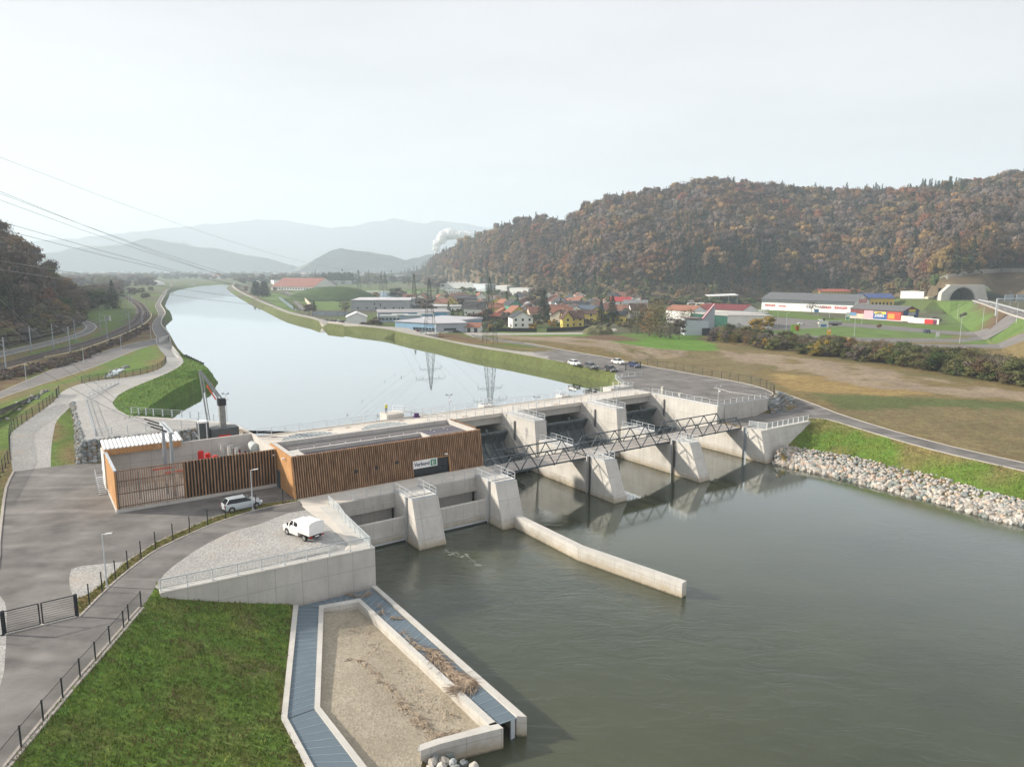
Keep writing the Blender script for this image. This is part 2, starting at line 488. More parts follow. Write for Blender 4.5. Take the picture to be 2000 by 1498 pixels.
isl_up = cat(L([(928, 659, 6), (970, 666, 6.6), (1025, 674, 7.8), (1070, 680, 8.8), (1086, 684, 9)]), n=2)
rd2_up = cat(L([(922, 653.5, 5.6), (970, 661.5, 6.4), (1025, 669.5, 7.6), (1100, 683.5, 9), (1150, 692, 9), (1195, 700, 9), (1262, 714.5, 9), (1300, 721, 9), (1370, 733.5, 9), (1440, 746, 9), (1482, 756, 9), (1503, 764, 9), (1510, 770, 9), (1498, 776, 9)]), n=2)
foot_p = offs(rd2_up[6:24], -7.0, GZ)
# --- right access road and slopes
ar_n = cat(L([(1501, 808, 6), (1535, 803, 6), (1556, 793, 6), (1552, 782, 6), (1536, 771, 6.2)]), n=2)
ar_n2 = cat(L([(1524, 766, 7.2), (1545, 773, 6.4), (1597, 792, 6), (1632, 806, 6), (1685, 823.5, 5.8), (1755, 844.5, 5.5), (1860, 872.5, 5.2), (2000, 904, 5), (2140, 935, 5), (2500, 1000, 5)]), n=2) + [Vector((150, 60, 5)), Vector((210, -40, 5))]
ar_s = cat(L([(1573, 817, 6), (1615, 819, 6), (1667, 834, 6), (1737, 855, 5.7), (1825, 879.5, 5.4), (1930, 904, 5.2), (2000, 920, 5), (2130, 952, 5)]), n=2) + [Vector((108, 82, 5)), Vector((143, 55, 5)), Vector((204, -40, 5))]
rr_top = cat(L([(1522, 880, 2.6), (1540, 872, 2.6), (1597, 881, 2.4), (1667, 892, 2.3), (1720, 905, 2.2), (1825, 929, 2.2), (1930, 960, 2.2), (2000, 977, 2.2), (2140, 1015, 2.2)]), n=2) + [Vector((101, 60, 2.2)), Vector((165, -40, 2.2))]
rr_foot = cat(L([(1514, 907, -0.1), (1580, 922, -0.1), (1650, 938, -0.1), (1720, 957, -0.1), (1825, 982, -0.1), (1930, 1013, -0.1), (2000, 1029, -0.1), (2140, 1068, -0.1)]), n=2) + [Vector((94, 55, -0.1)), Vector((156, -40, -0.1))]
rr_bed = offs(rr_foot, 4.0, -2.5)
# expressway ramp
ex_up = cat(L([(1904, 585), (1934, 591), (1965, 599), (2000, 609), (2120, 640), (2300, 690)], 14), n=2)
ex_lo = cat(L([(1899, 588), (1925, 597), (1955, 609), (1977, 617), (2000, 624), (2120, 662), (2300, 722)], 14), n=2)
ex_f1 = offs(ex_lo, 14, GZ)
# --- under the structures
under = [W(29.9, -84.5, -2.5), W(29.9, -116, -2.5), W(111.9, -116, -2.5), W(111.9, -84, -2.5)]
head_toe = [W(29.9, -120, 2.6), W(111.9, -120, 2.6)]
OUT = [Vector((-9000, -40, 9)), Vector((9000, -40, 5)), Vector((9000, 12500, 5)), Vector((-9000, 12500, 5))]
FARP = [Vector((x, y, z)) for x, y, z in ((-300, -40, 14), (-70, -40, 5.9), (-45, -40, 2.2), (-300, 100, 12), (-260, 330, 9.2), (-600, 500, 9), (-500, 900, 7), (-900, 1300, 6), (300, 330, 5), (300, 100, 5), (700, 600, 5), (0, 1600, 5), (-500, 2200, 5), (600, 2200, 5), (2500, 3000, 5), (-2500, 3000, 6), (60, 330, 5), (100, 260, 5), (130, 190, 5), (160, 120, 5))]
lines = [path_low, path_low2, post_line, verge_up, wf2, lad_out, river_left, basin_edge, gl_left, gl_right, sw_foot, sw_top, fw_top, lawnL, crestL,
   shoreL, shoreL_bed, plat_edge, pathL_left, pathL_right, roadL_up, roadL_lo, rail_lo, rail_up, hw_near, hw_far, shoreR, shoreR_bed, crestR, roadR_far,
   foot_rf, isl_up, rd2_up, foot_p, ar_n, ar_n2, ar_s, rr_top, rr_foot, rr_bed, ex_up, ex_lo, ex_f1, under, head_toe]
# yard edges against the structures
yard_r = [W(28.4, -71.0, YZ), W(29.6, -84.5, YZ), W(29.6, -116, YZ), W(29.6, -119.2, 8.9), W(29.6, -127.5, 8.9), gp(470, 833, 8.9), gp(455, 829, 8.9)]
yard_b = [W(29.6, -117.8, YZ), W(5.0, -119.6, YZ), gp(160, 905, YZ)]
cap_line = [W(8.4, -72.0, YZ), W(28.4, -71.0, YZ)]
right_e = [W(112.2, -83, 5.9), W(112.2, -91.2, 5.9), W(113.6, -91.2, 5.9), W(128, -90.6, 5.9)]
right_u = [W(112.3, -91.9, 8.9), W(112.3, -116.5, 8.9), W(120.5, -130.5, 8.9)]
right_u2 = [W(112.3, -91.9, 8.9), W(127.6, -91.6, 8.9)]
right_w = [W(112.2, -84, 5.9), W(113.4, -82.6, 5.9), W(114.3, -82.3, 5.9), W(126.8, -82.2, 5.9), gp(1573, 817, 6)]
wing_f = [W(114.3, -80.7, .6), W(117.5, -80.6, 1.7), W(121, -80.7, 3.4), W(127.2, -80.8, 5.5)]
lad_in = [wf2[-1] + Vector((0, 0, -.3)), W(24, -70.15, .8), W(28.6, -69.95, .8)]
nose_r = [W(111.9, -84, -2.5), W(111.9, -80.2, -2.5), W(113.2, -80.2, -2.5), W(114.3, -80.0, .2)]
quay = offs(L([(285, 815), (350, 819), (405, 823), (455, 828), (470, 836)], 9), -.7, 3.0) + [W(29.2, -118.3, 3), W(29.6, -116.6, 3)]
ex_l2 = [Vector((299, 560, 13)), Vector((299, 511, 13.4)), Vector((303, 498, 13.6)), Vector((312, 490, 13.8))]
ex_f2 = [Vector((283, 565, 5)), Vector((283, 500, 5)), Vector((292, 472, 5)), Vector((306, 460, 5))]
lines += [ex_l2, ex_f2, wing_f, nose_r, lad_in, quay, yard_r, yard_b, cap_line, right_e, right_u, right_u2, right_w]
island_g = L([(-40, 1158), (0, 1163), (9, 1175), (13, 1192), (12, 1250), (8, 1310), (0, 1340), (-60, 1420)], YZ)
gr_tri = L([(150, 1168), (143, 1163), (137, 1150), (135, 1130), (139, 1111), (160, 1105), (200, 1101), (247, 1096)], YZ)
kerbL = cat(L([(27, 921), (12, 952), (4, 1005), (-2, 1060), (-6, 1110), (-40, 1158)], YZ), n=2) + [Vector((-60, 52, YZ)), Vector((-75, 20, YZ)), Vector((-95, -40, YZ))]
lines += [island_g, gr_tri, kerbL]
FW_A, FW_B = fw_top[0], fw_top[-1]
fw_foot = offs(fw_top, 0.9, YZ)
lines += [fw_foot]
V2, Z2, E2 = [], [], []
for ln in lines:
 b = len(V2)
 last = None
 for p in ln:
  if last is not None and (p.xy - last).length < 0.05:
   continue
  V2.append(Vector((p.x, p.y)))
  Z2.append(p.z)
  if last is not None:
   E2.append((len(V2) - 2, len(V2) - 1))
  last = p.xy.copy()
b = len(V2)
for p in OUT:
 V2.append(Vector((p.x, p.y)))
 Z2.append(p.z)
E2 += [(b, b + 1), (b + 1, b + 2), (b + 2, b + 3), (b + 3, b)]
for p in FARP:
 V2.append(Vector((p.x, p.y)))
 Z2.append(p.z)
def cdt(V, Z, E):
 vs, es, fs, ov, oe, of = geometry.delaunay_2d_cdt(V, E, [], 1, 0.01)
 z = [None] * len(vs)
 for i, o in enumerate(ov):
  if o:
   z[i] = sum(Z[k] for k in o) / len(o)
 nb = {}
 for a, c in es:
  nb.setdefault(a, []).append(c)
  nb.setdefault(c, []).append(a)
 for _ in range(4):
  for i in range(len(vs)):
   if z[i] is None:
    L_ = [(1.0 / max(0.01, (vs[i] - vs[k]).length), z[k]) for k in nb.get(i, ()) if z[k] is not None]
    if L_:
     z[i] = sum(w * q for w, q in L_) / sum(w for w, q in L_)
 return vs, [q if q is not None else GZ for q in z], es, fs
vs1, z1, es1, fs1 = cdt(V2, Z2, E2)
_bvh1 = BVHTree.FromPolygons([(v.x, v.y, z) for v, z in zip(vs1, z1)], [tuple(f) for f in fs1])
def gz(x, y):
 h = _bvh1.ray_cast(Vector((x, y, 500)), Vector((0, 0, -1)))
 return h[0].z if h[0] is not None else GZ
# --- class and colour zones ------------------------------------------------
def poly(*parts):
 out = []
 for p in parts:
  out += list(p)
 return out
P_strip = [W(28.0, -90.6, 0), gp(585, 979, YZ), gp(598, 996, YZ), gp(640, 1026, YZ), gp(681, 1062, YZ), W(26.2, -70.9, 0), W(28.4, -71.0, 0), W(29.6, -84.5, 0), W(29.6, -90.6, 0)]
P_gravel1 = poly(path_low, [gp(309, 1148, YZ), W(8.4, -72.0, 0), W(26.2, -71.1, 0)], [gp(681, 1062, YZ), gp(640, 1026, YZ)])
P_verge = poly(post_line, verge_up[::-1])
P_grtri = poly(gr_tri, [gp(222, 1118, YZ), gp(198, 1140, YZ), gp(172, 1160, YZ)])
P_yard = poly([gp(153, 906, YZ), gp(60, 915, YZ)], kerbL, [Vector((-80, -40, 0))], path_low2[::-1], path_low[::-1][1:], [gp(585, 979, YZ), W(29.6, -90, 0), W(29.6, -118, 0)])
P_path_l = poly(gl_left, [gp(305, 662, 9), gp(331, 654, 9), gp(338, 668, 9), gp(352, 688, 9)], lawnL[::-1], plat_edge[:2], [gp(240, 808, 9)], [gp(455, 828, 9)], fw_top[::-1], sw_top[::-1], gl_right[::-1])
P_plat = poly(sw_top, fw_top[1:], [gp(455, 832, 9), gp(455, 828, 9), gp(405, 823, 9), gp(257, 812, 9)], lawnL, [gp(335, 672, 9), gp(331, 654, 9), gp(307, 660, 9), gp(307, 674, 9)], [gp(322, 694, 9), gp(325, 706, 9), gp(316, 718, 9), gp(288, 729, 9), gp(246, 737, 9), gp(208, 741, 9), gp(160, 749, 9)])
P_pl1 = poly(gl_left, [gp(316, 718, 9)])
P_gpath = poly(L([(25, 921, 5.7)]), gl_left[:22], [gp(143, 785, 9)], gl_right[::-1])
P_pathL = poly(pathL_left, [gp(332, 561, 9)], pathL_right[::-1])
P_roadL = poly(roadL_up, [gp(331, 654, 9)], roadL_lo[::-1])
P_rail = poly(rail_lo, rail_up[::-1])
P_hw = poly(hw_near, hw_far[::-1])
P_apron = [gp(395, 836, 9), gp(432, 826, 9), gp(455, 827, 9), gp(480, 836, 9), W(30.2, -127, 0), W(30.2, -118.5, 0), W(20.5, -118.9, 0)]
P_roadR = poly(crestR[:], roadR_far[::-1])
P_plR = poly([W(112.3, -91.9, 0), W(112.3, -116.5, 0), W(121, -130, 0)], crestR[:4], [gp(1040, 687.5, 9), gp(1086, 684.5, 9)], [gp(1100, 683.5, 9)], rd2_up[6:], [W(127.6, -91.6, 0)])
P_isl = poly(isl_up, roadR_far[:7], [gp(925, 663, 7)])
P_rd2 = poly(rd2_up[:7], isl_up[::-1])
P_access = poly([W(112.2, -83, 0), W(112.2, -91.2, 0), W(128, -90.9, 0)], ar_n, ar_n2, ar_s[::-1], right_w[::-1])
P_ex = poly(ex_up, ex_lo[::-1])
P_river = poly(river_left, rr_bed[::-1], [W(112, -78, 0)], under[::-1])
P_basin = poly(lad_out, basin_edge[::-1])
RD1 = L([(1440, 618), (1503, 619), (1588, 625), (1651, 631), (1746, 637), (1803, 642), (1860, 647), (1930, 654), (1930, 660), (1860, 653.5), (1746, 645.5), (1679, 639.5), (1640, 637.5), (1560, 643), (1500, 646), (1440, 649)], GZ)
RD2 = L([(1440, 648), (1480, 649), (1600, 656), (1700, 660), (1865, 662), (1925, 657), (1975, 648), (2010, 636), (2050, 634), (2015, 652), (1965, 664), (1880, 668.5), (1760, 668), (1650, 665.5), (1560, 661), (1480, 655), (1440, 653)], GZ)
RD3 = L([(1690, 668), (1760, 671), (1868, 673.5), (2000, 678), (2300, 692), (2300, 700), (1990, 685), (1868, 679), (1760, 675.5)], GZ)
RD4 = L([(912, 650), (950, 650), (1000, 650.5), (1150, 648), (1180, 644), (1200, 640), (1206, 643), (1190, 649), (1150, 652), (1000, 655), (945, 657), (925, 662), (905, 652)], GZ + .3)
RD5 = L([(555, 569), (562, 569), (597, 605), (590, 607)], GZ)
RD6 = L([(660, 563), (672, 563), (690, 577), (706, 588), (694, 588), (680, 577)], GZ)
RD7 = L([(690, 607), (760, 606), (900, 626), (900, 640), (745, 634), (610, 615), (600, 600)], GZ)
CLS = [  # (class, polygon) first match wins
 ('verge', P_verge), ('gravel', P_grtri), ('gravel', island_g), ('slab', P_strip), ('gravel', P_gravel1), ('bed', P_river), ('asphalt', P_yard), ('nat', P_isl),
 ('asphalt', P_access), ('asphalt', P_pathL), ('slab', P_apron), ('gravel', P_plat), ('gravel', P_gpath), ('road', P_roadL), ('ballast', P_rail), ('road', P_hw),
 ('asphalt', P_plR), ('pathg', P_roadR), ('asphalt', P_rd2), ('basin', P_basin), ('road', P_ex),
 ('road', RD1), ('road', RD2), ('road', RD3), ('pathg', RD4), ('road', RD5), ('road', RD6)]
ROADSN = RD1 + RD2 + RD3 + RD4
for pl in (RD1, RD2, RD3, RD4, RD5, RD6):
 b = len(vs1)
 # make the road outlines break lines too
 k0 = len(V2)
 for p in pl:
  V2.append(Vector((p.x, p.y)))
  Z2.append(gz(p.x, p.y))
 E2 += [(k0 + i, k0 + (i + 1) % len(pl)) for i in range(len(pl))]
for pl in (P_strip, P_apron, [gp(681, 1062, YZ), W(26.2, -70.7, 0)]):
 k0 = len(V2)
 for p in pl:
  V2.append(Vector((p.x, p.y)))
  Z2.append(gz(p.x, p.y))
 E2 += [(k0 + i, k0 + i + 1) for i in range(len(pl) - 1)]
# closing edges of the zones that end on open ground
for a, c in ((gl_right[-1], sw_top[0]), (gp(307, 674, 9), gp(331, 654, 9)), (gp(307, 660, 9), gp(331, 654, 9)), (gp(25, 921, 5.7), gp(153, 905, 5.7)), (lawnL[-1], gp(335, 672, 9)), (gp(335, 672, 9), gp(331, 654, 9))):
 k0 = len(V2)
 V2 += [Vector((a.x, a.y)), Vector((c.x, c.y))]
 Z2 += [a.z, c.z]
 E2.append((k0, k0 + 1))
# --- colours of what grows on the natural ground (survey outlines)
def C(r, g, b):
 return (r, g, b)
LAWN, LAWN2, BRT, MEAD, GOLD, TAN, OLIVE, DKG, BROWN, DIRT, FGRN = C(.100, .160, .030), C(.10, .13, .03), C(.105, .205, .030), C(.155, .125, .055), C(.26, .185, .075), C(.26, .205, .145), C(.170, .138, .070), C(.100, .118, .042), C(.13, .085, .05), C(.22, .17, .12), C(.11, .175, .045)
COLZ = [
 (BRT, L([(963, 651), (1145, 649), (1175, 655), (1130, 659.5), (975, 658.5)], GZ)),
 (BROWN, L([(1095, 659), (1150, 656), (1215, 655), (1245, 664), (1248, 671), (1200, 672), (1150, 667)], GZ)),
 (BRT, L([(1180, 669), (1250, 670), (1275, 656), (1360, 653), (1402, 680), (1397, 690), (1350, 693), (1270, 684), (1210, 677)], GZ)),
 (FGRN, L([(1150, 651), (1270, 650), (1350, 655), (1250, 668), (1200, 655)], GZ)),
 (TAN, L([(945, 660), (1130, 660), (1200, 672), (1270, 684), (1350, 693), (1340, 698), (1262, 704), (1195, 698), (1100, 681), (1000, 668)], GZ)),
 (TAN, L([(1395, 687), (1500, 691), (1600, 703), (1700, 718), (1850, 744), (2010, 768), (2200, 800), (2200, 822), (2000, 784), (1900, 778), (1750, 765), (1650, 748), (1560, 730), (1450, 708)], GZ)),
 (GOLD, L([(1500, 728), (1650, 738), (1780, 762), (1840, 772), (1760, 776), (1600, 776), (1560, 768), (1515, 750)], GZ)),
 (DKG, L([(1588, 777), (1700, 779), (2000, 787), (2300, 800), (2300, 830), (2000, 805), (1800, 801), (1680, 803), (1640, 800)], GZ)),
 (OLIVE, L([(1600, 795), (1700, 800), (2000, 805), (2400, 840), (2400, 1000), (2000, 905), (1850, 872), (1700, 828)], GZ)),
 (OLIVE, L([(1230, 700), (1400, 690), (1480, 715), (1500, 760), (1400, 742), (1300, 722)], GZ)),
 (FGRN, L([(1480, 646), (1640, 638), (1680, 640), (1760, 646), (1860, 655), (1850, 661), (1700, 660), (1600, 656), (1520, 652)], GZ)),
 (LAWN, L([(1480, 603), (1620, 620), (1700, 626), (1860, 640), (1920, 648), (1910, 654), (1800, 641), (1650, 630), (1500, 618)], GZ)),
 (FGRN, L([(1840, 610), (1880, 600), (1930, 640), (1900, 652), (1850, 646)], GZ)),
 (BROWN, L([(1880, 592), (1945, 606), (1990, 622), (1985, 640), (1950, 646), (1900, 640), (1885, 610)], 9)),
 (FGRN, L([(1900, 655), (1980, 650), (2200, 660), (2200, 690), (1990, 676), (1860, 670)], GZ)),
 (FGRN, L([(628, 576), (640, 566), (700, 568), (760, 566), (830, 568), (830, 574), (700, 574), (662, 590), (694, 595), (695, 603), (640, 607), (596, 600), (565, 570), (600, 568)], GZ)),
 (FGRN, L([(515, 580), (545, 566), (575, 600), (575, 612), (540, 600)], GZ)),
 (FGRN, L([(700, 592), (720, 582), (800, 588), (840, 596), (760, 596)], GZ)),
 (LAWN2, L([(968, 666), (1020, 674), (1082, 683), (1040, 688), (1000, 684), (940, 676), (925, 664)], 7.5)),
 (BROWN, L([(860, 652), (905, 656), (925, 665), (950, 676), (890, 668), (850, 656)], GZ)),
 (LAWN2, L([(880, 652), (960, 655), (960, 662), (900, 664)], GZ)),
 (DKG, L([(1196, 752), (1060, 724), (900, 696), (770, 663), (600, 636), (500, 601), (500, 585), (607, 622), (770, 646), (900, 672), (1075, 702), (1204, 727)], 7.5)),
 (BROWN, L([(0, 724), (150, 688), (290, 630), (300, 612), (305, 640), (310, 655), (280, 666), (214, 682), (133, 708), (0, 760), (-100, 790), (-100, 740)], 8.4)),
 (LAWN, L([(20, 760), (70, 736), (160, 705), (210, 682), (140, 690), (60, 712), (0, 745)], 8.2)),
 (LAWN, L([(99, 915), (99, 878), (103, 848), (112, 820), (139, 796), (149, 795), (153, 850), (158, 912)], 6.2)),
 (LAWN, L([(0, 790), (60, 765), (133, 738), (240, 697), (302, 675), (312, 690), (320, 705), (300, 722), (200, 738), (130, 748), (100, 780), (30, 830), (15, 880), (20, 930), (-80, 960), (-100, 800)], 8)),
 (LAWN2, L([(0, 900), (22, 860), (20, 925), (5, 1000), (-60, 1100), (-200, 1100), (-200, 900)], 6)),
 (DKG, L([(0, 684), (110, 655), (160, 630), (130, 615), (0, 600), (-100, 600), (-100, 700)], 9.5)),
 (LAWN, L([(142, 618), (190, 630), (196, 645), (150, 664), (60, 688), (60, 692), (150, 670), (232, 640), (258, 618), (240, 600), (190, 610)], 9)),
]
MAIN_LAWN = poly(path_low2, [Vector((60, -40, 0))], lad_out[::-1], wf2[::-1])
BANK_LAWN = poly([gp(240, 820, 9)], lawnL, offs(shoreL[26::-1], -4.0))
BANK_R = poly(ar_s, rr_top[::-1])
def ncol(x, y, far=False):
 jx = x + 1.6 * noise.noise(Vector((x * .35, y * .35, 1))) + 4.0 * noise.noise(Vector((x * .05, y * .05, 7)))
 jy = y + 1.6 * noise.noise(Vector((x * .35, y * .35, 5))) + 4.0 * noise.noise(Vector((x * .05, y * .05, 9)))
 if inpoly(x, y, MAIN_LAWN):
  n = noise.noise(Vector((x * .22, y * .22, 3))) + .5 * noise.noise(Vector((x * .9, y * .9, 3)))
  c = (.115, .19, .034) if n < .15 else (.145, .18, .045)
  return c if n < .5 else (.145, .13, .055)
 if inpoly(x, y, BANK_LAWN):
  return (.085, .155, .026)
 if inpoly(x, y, BANK_R):
  n = noise.noise(Vector((x * .2, y * .2, 8)))
  return (.095, .155, .026) if n < .25 else (.15, .145, .05)
 for c, P_ in COLZ:
  if c is TAN and noise.noise(Vector((x * .10, y * .05, 31))) + .5 * noise.noise(Vector((x * .5, y * .3, 33))) > .22:
   continue
  if inpoly(jx, jy, P_):
   n = noise.noise(Vector((x * .12, y * .12, 2)))
   k = 1 + .25 * n
   return (c[0] * k, c[1] * k, c[2] * k)
 if 560 < y < 720 and x > 60:
  return (.075, .085, .035)
 if y > 330:
  n = noise.noise(Vector((x * .01, y * .01, 2)))
  return (.09, .12, .035) if n > 0 else (.10, .10, .06)
 n = noise.noise(Vector((x * .06, y * .06, 12)))
 return (.175, .135, .06) if n > -0.1 else (.145, .125, .055)
# --- grid fill --------------------------------------------------------------
def addgrid(x0, x1, y0, y1, st, jit=.25):
 y = y0
 while y <= y1:
  x = x0
  while x <= x1:
   px, py = x + U(-jit, jit) * st, y + U(-jit, jit) * st
   V2.append(Vector((px, py)))
   Z2.append(gz(px, py))
   x += st
  y += st
addgrid(-60, 5, 18, 76, 1.5)
addgrid(-105, -30, 76, 330, 4)
addgrid(-230, -105, 150, 430, 6)
addgrid(44, 150, 84, 300, 2.6)
addgrid(150, 230, 120, 330, 4)
addgrid(-25, 44, 160, 300, 4)
addgrid(-60, 190, 302, 480, 5)
addgrid(-520, 560, 335, 1000, 14)
addgrid(-1500, 900, 1010, 2600, 60)
addgrid(190, 420, 335, 640, 7)
vs, zs, es, fs = cdt(V2, Z2, E2)
TV = [(v.x, v.y, z) for v, z in zip(vs, zs)]
GB = BVHTree.FromPolygons(TV, [tuple(f) for f in fs])
def ground(x, y):
 h = GB.ray_cast(Vector((x, y, 500)), Vector((0, 0, -1)))
 return h[0].z if h[0] is not None else GZ
BB = [(c, P_, min(p[0] for p in P_), max(p[0] for p in P_), min(p[1] for p in P_), max(p[1] for p in P_)) for c, P_ in CLS]
fc = {}
for f in fs:
 cx = sum(TV[i][0] for i in f) / 3
 cy = sum(TV[i][1] for i in f) / 3
 k = 'nat'
 for c, P_, xa, xb, ya, yb in BB:
  if xa <= cx <= xb and ya <= cy <= yb and inpoly(cx, cy, P_):
   k = c
   break
 fc.setdefault(k, []).append(f)
vcol = {}
def landmesh(name, faces, m, color=False):
 idx = {}
 mv, mf = [], []
 for f in faces:
  g = []
  for i in f:
   if i not in idx:
    idx[i] = len(mv)
    mv.append(TV[i])
   g.append(idx[i])
  a, b_, c_ = (Vector(mv[g[0]]), Vector(mv[g[1]]), Vector(mv[g[2]]))
  if (b_ - a).cross(c_ - a).z < 0:
   g = g[::-1]
  mf.append(tuple(g))
 me = bpy.data.meshes.new(name)
 me.from_pydata(mv, [], mf)
 if color:
  at = me.color_attributes.new("Col", 'FLOAT_COLOR', 'POINT')
  buf = []
  for v in mv:
   c = ncol(v[0], v[1])
   buf.extend((c[0], c[1], c[2], 1))
  at.data.foreach_set("color", buf)
 me.materials.append(m)
 me.update()
 o = bpy.data.objects.new(name, me)
 COL.objects.link(o)
 o['kind'] = 'structure'
 return o
GRASSM = attr_mat('meadow', nscale=.7, namp=.36, bs=.8, bscale=2.2, fine=3.2)
def asphalt(name, c, c2, sc=.25):
 m, nt, b = newmat(name)
 P = pos(nt)
 f = rng(nt, noi(nt, P, sc, 6, .6), .3, .7)
 col = mix(nt, f, c, c2)
 mp = nt.nodes.new('ShaderNodeMapping')
 nt.links.new(P, mp.inputs[0])
 mp.inputs['Rotation'].default_value = (0, 0, -.5)
 mp.inputs['Scale'].default_value = (.3, .9, 1)
 f = rng(nt, noi(nt, mp.outputs[0], .5, 6, .7), .5, .85)
 col = mix(nt, mth(nt, 'MULTIPLY', f, .35), col, tuple(min(1, x * 1.9) for x in c2))
 wv = nt.nodes.new('ShaderNodeTexWave')
 wv.wave_type = 'RINGS'
 nt.links.new(P, wv.inputs['Vector'])
 wv.inputs['Scale'].default_value = .05
 wv.inputs['Distortion'].default_value = 9
 wv.inputs['Detail'].default_value = 3
 wv.inputs['Detail Scale'].default_value = .4
 f = mth(nt, 'MULTIPLY', rng(nt, wv.outputs['Fac'], .80, 1, 0, 1), rng(nt, noi(nt, P, .09, 3), .45, .65))
 col = mix(nt, mth(nt, 'MULTIPLY', f, .35), col, tuple(min(1, x * 1.9) for x in c2))
 f = rng(nt, noi(nt, P, 22, 3, .7), .3, .75)
 col = mix(nt, mth(nt, 'MULTIPLY', f, .3), col, tuple(x * .55 for x in c))
 nt.links.new(col, b.inputs['Base Color'])
 b.inputs['Roughness'].default_value = .88
 b.inputs['Specular IOR Level'].default_value = .2
 bump(nt, b, noi(nt, P, 30, 3, .7), .15, .02)
 return m
ASPH = asphalt('asphalt_worn', (.108, .102, .098), (.225, .215, .207))
ROADM = asphalt('asphalt_grey', (.14, .132, .13), (.20, .19, .185), .1)
GRAV = mat('gravel', (.30, .28, .255), .95, .22, .5, c2=(.42, .395, .36), bs=.9, bscale=14)
def gravel2(name, c, c2, amt=.55):
 m, nt, b = newmat(name)
 P = pos(nt)
 col = mix(nt, rng(nt, noi(nt, P, .22, 5, .6), .3, .7), c, c2)
 v = nt.nodes.new('ShaderNodeTexVoronoi')
 nt.links.new(P, v.inputs['Vector'])
 v.inputs['Scale'].default_value = 5.5
 sp = nt.nodes.new('ShaderNodeSeparateColor')
 nt.links.new(v.outputs['Color'], sp.inputs[0])
 col = mix(nt, rng(nt, sp.outputs[0], 0, 1, 0, amt), col, tuple(x * .45 for x in c))
 col = mix(nt, rng(nt, noi(nt, P, .12, 3), .58, .75, 0, .35), col, (.40, .31, .22))
 nt.links.new(col, b.inputs['Base Color'])
 b.inputs['Roughness'].default_value = .95
 bump(nt, b, v.outputs['Distance'], amt * .9, .08)
 return m
GRAV = gravel2('gravel_crushed', (.34, .335, .325), (.44, .435, .42))
BALM = gravel2('track_ballast', (.105, .080, .072), (.15, .115, .10))
BASM = gravel2('basin_silt', (.30, .26, .195), (.41, .365, .285), .4)
landmesh('ground', fc['nat'], GRASSM, True)
landmesh('grass_verge', fc.get('verge', []), GRASSM, True)
landmesh('yard_pavement', fc['asphalt'], ASPH)
landmesh('road', fc['road'], ROADM)
landmesh('path', fc.get('pathg', []), mat('pathm', (.33, .31, .285), .95, .12, .4, bs=.4, bscale=6))
landmesh('gravel_ground', fc['gravel'], GRAV)
landmesh('concrete_apron', fc['slab'], CONC_FLAT)
landmesh('railway_ballast', fc['ballast'], BALM)
landmesh('basin_floor', fc['basin'], BASM)
landmesh('river_bed', fc['bed'], mat('silt', (.06, .055, .04), .95))
# ================================================================= WATER
def water_head():
 m, nt, b = newmat('pool_water')
 out = nt.nodes['Material Output']
 P = pos(nt, (1, .35, 1))
 d = nt.nodes.new('ShaderNodeBsdfDiffuse')
 d.inputs[0].default_value = (.060, .072, .042, 1)
 g = nt.nodes.new('ShaderNodeBsdfGlossy')
 g.inputs['Roughness'].default_value = .035
 g.inputs[0].default_value = (.93, .95, .97, 1)
 lw = nt.nodes.new('ShaderNodeLayerWeight')
 lw.inputs[0].default_value = .5
 cr = nt.nodes.new('ShaderNodeValToRGB')
 cr.color_ramp.elements[0].position = 0
 cr.color_ramp.elements[0].color = (.06, .06, .06, 1)
 cr.color_ramp.elements[1].position = 1
 cr.color_ramp.elements[1].color = (1, 1, 1, 1)
 for q, w in ((.5, .2), (.72, .6), (.86, .84)):
  e = cr.color_ramp.elements.new(q)
  e.color = (w, w, w, 1)
 nt.links.new(lw.outputs['Facing'], cr.inputs[0])
 ms = nt.nodes.new('ShaderNodeMixShader')
 nt.links.new(cr.outputs[0], ms.inputs[0])
 nt.links.new(d.outputs[0], ms.inputs[1])
 nt.links.new(g.outputs[0], ms.inputs[2])
 nt.links.new(ms.outputs[0], out.inputs[0])
 bp = nt.nodes.new('ShaderNodeBump')
 bp.inputs['Strength'].default_value = .05
 bp.inputs['Distance'].default_value = .05
 nt.links.new(noi(nt, P, .9, 3), bp.inputs['Height'])
 nt.links.new(bp.outputs[0], g.inputs['Normal'])
 return m
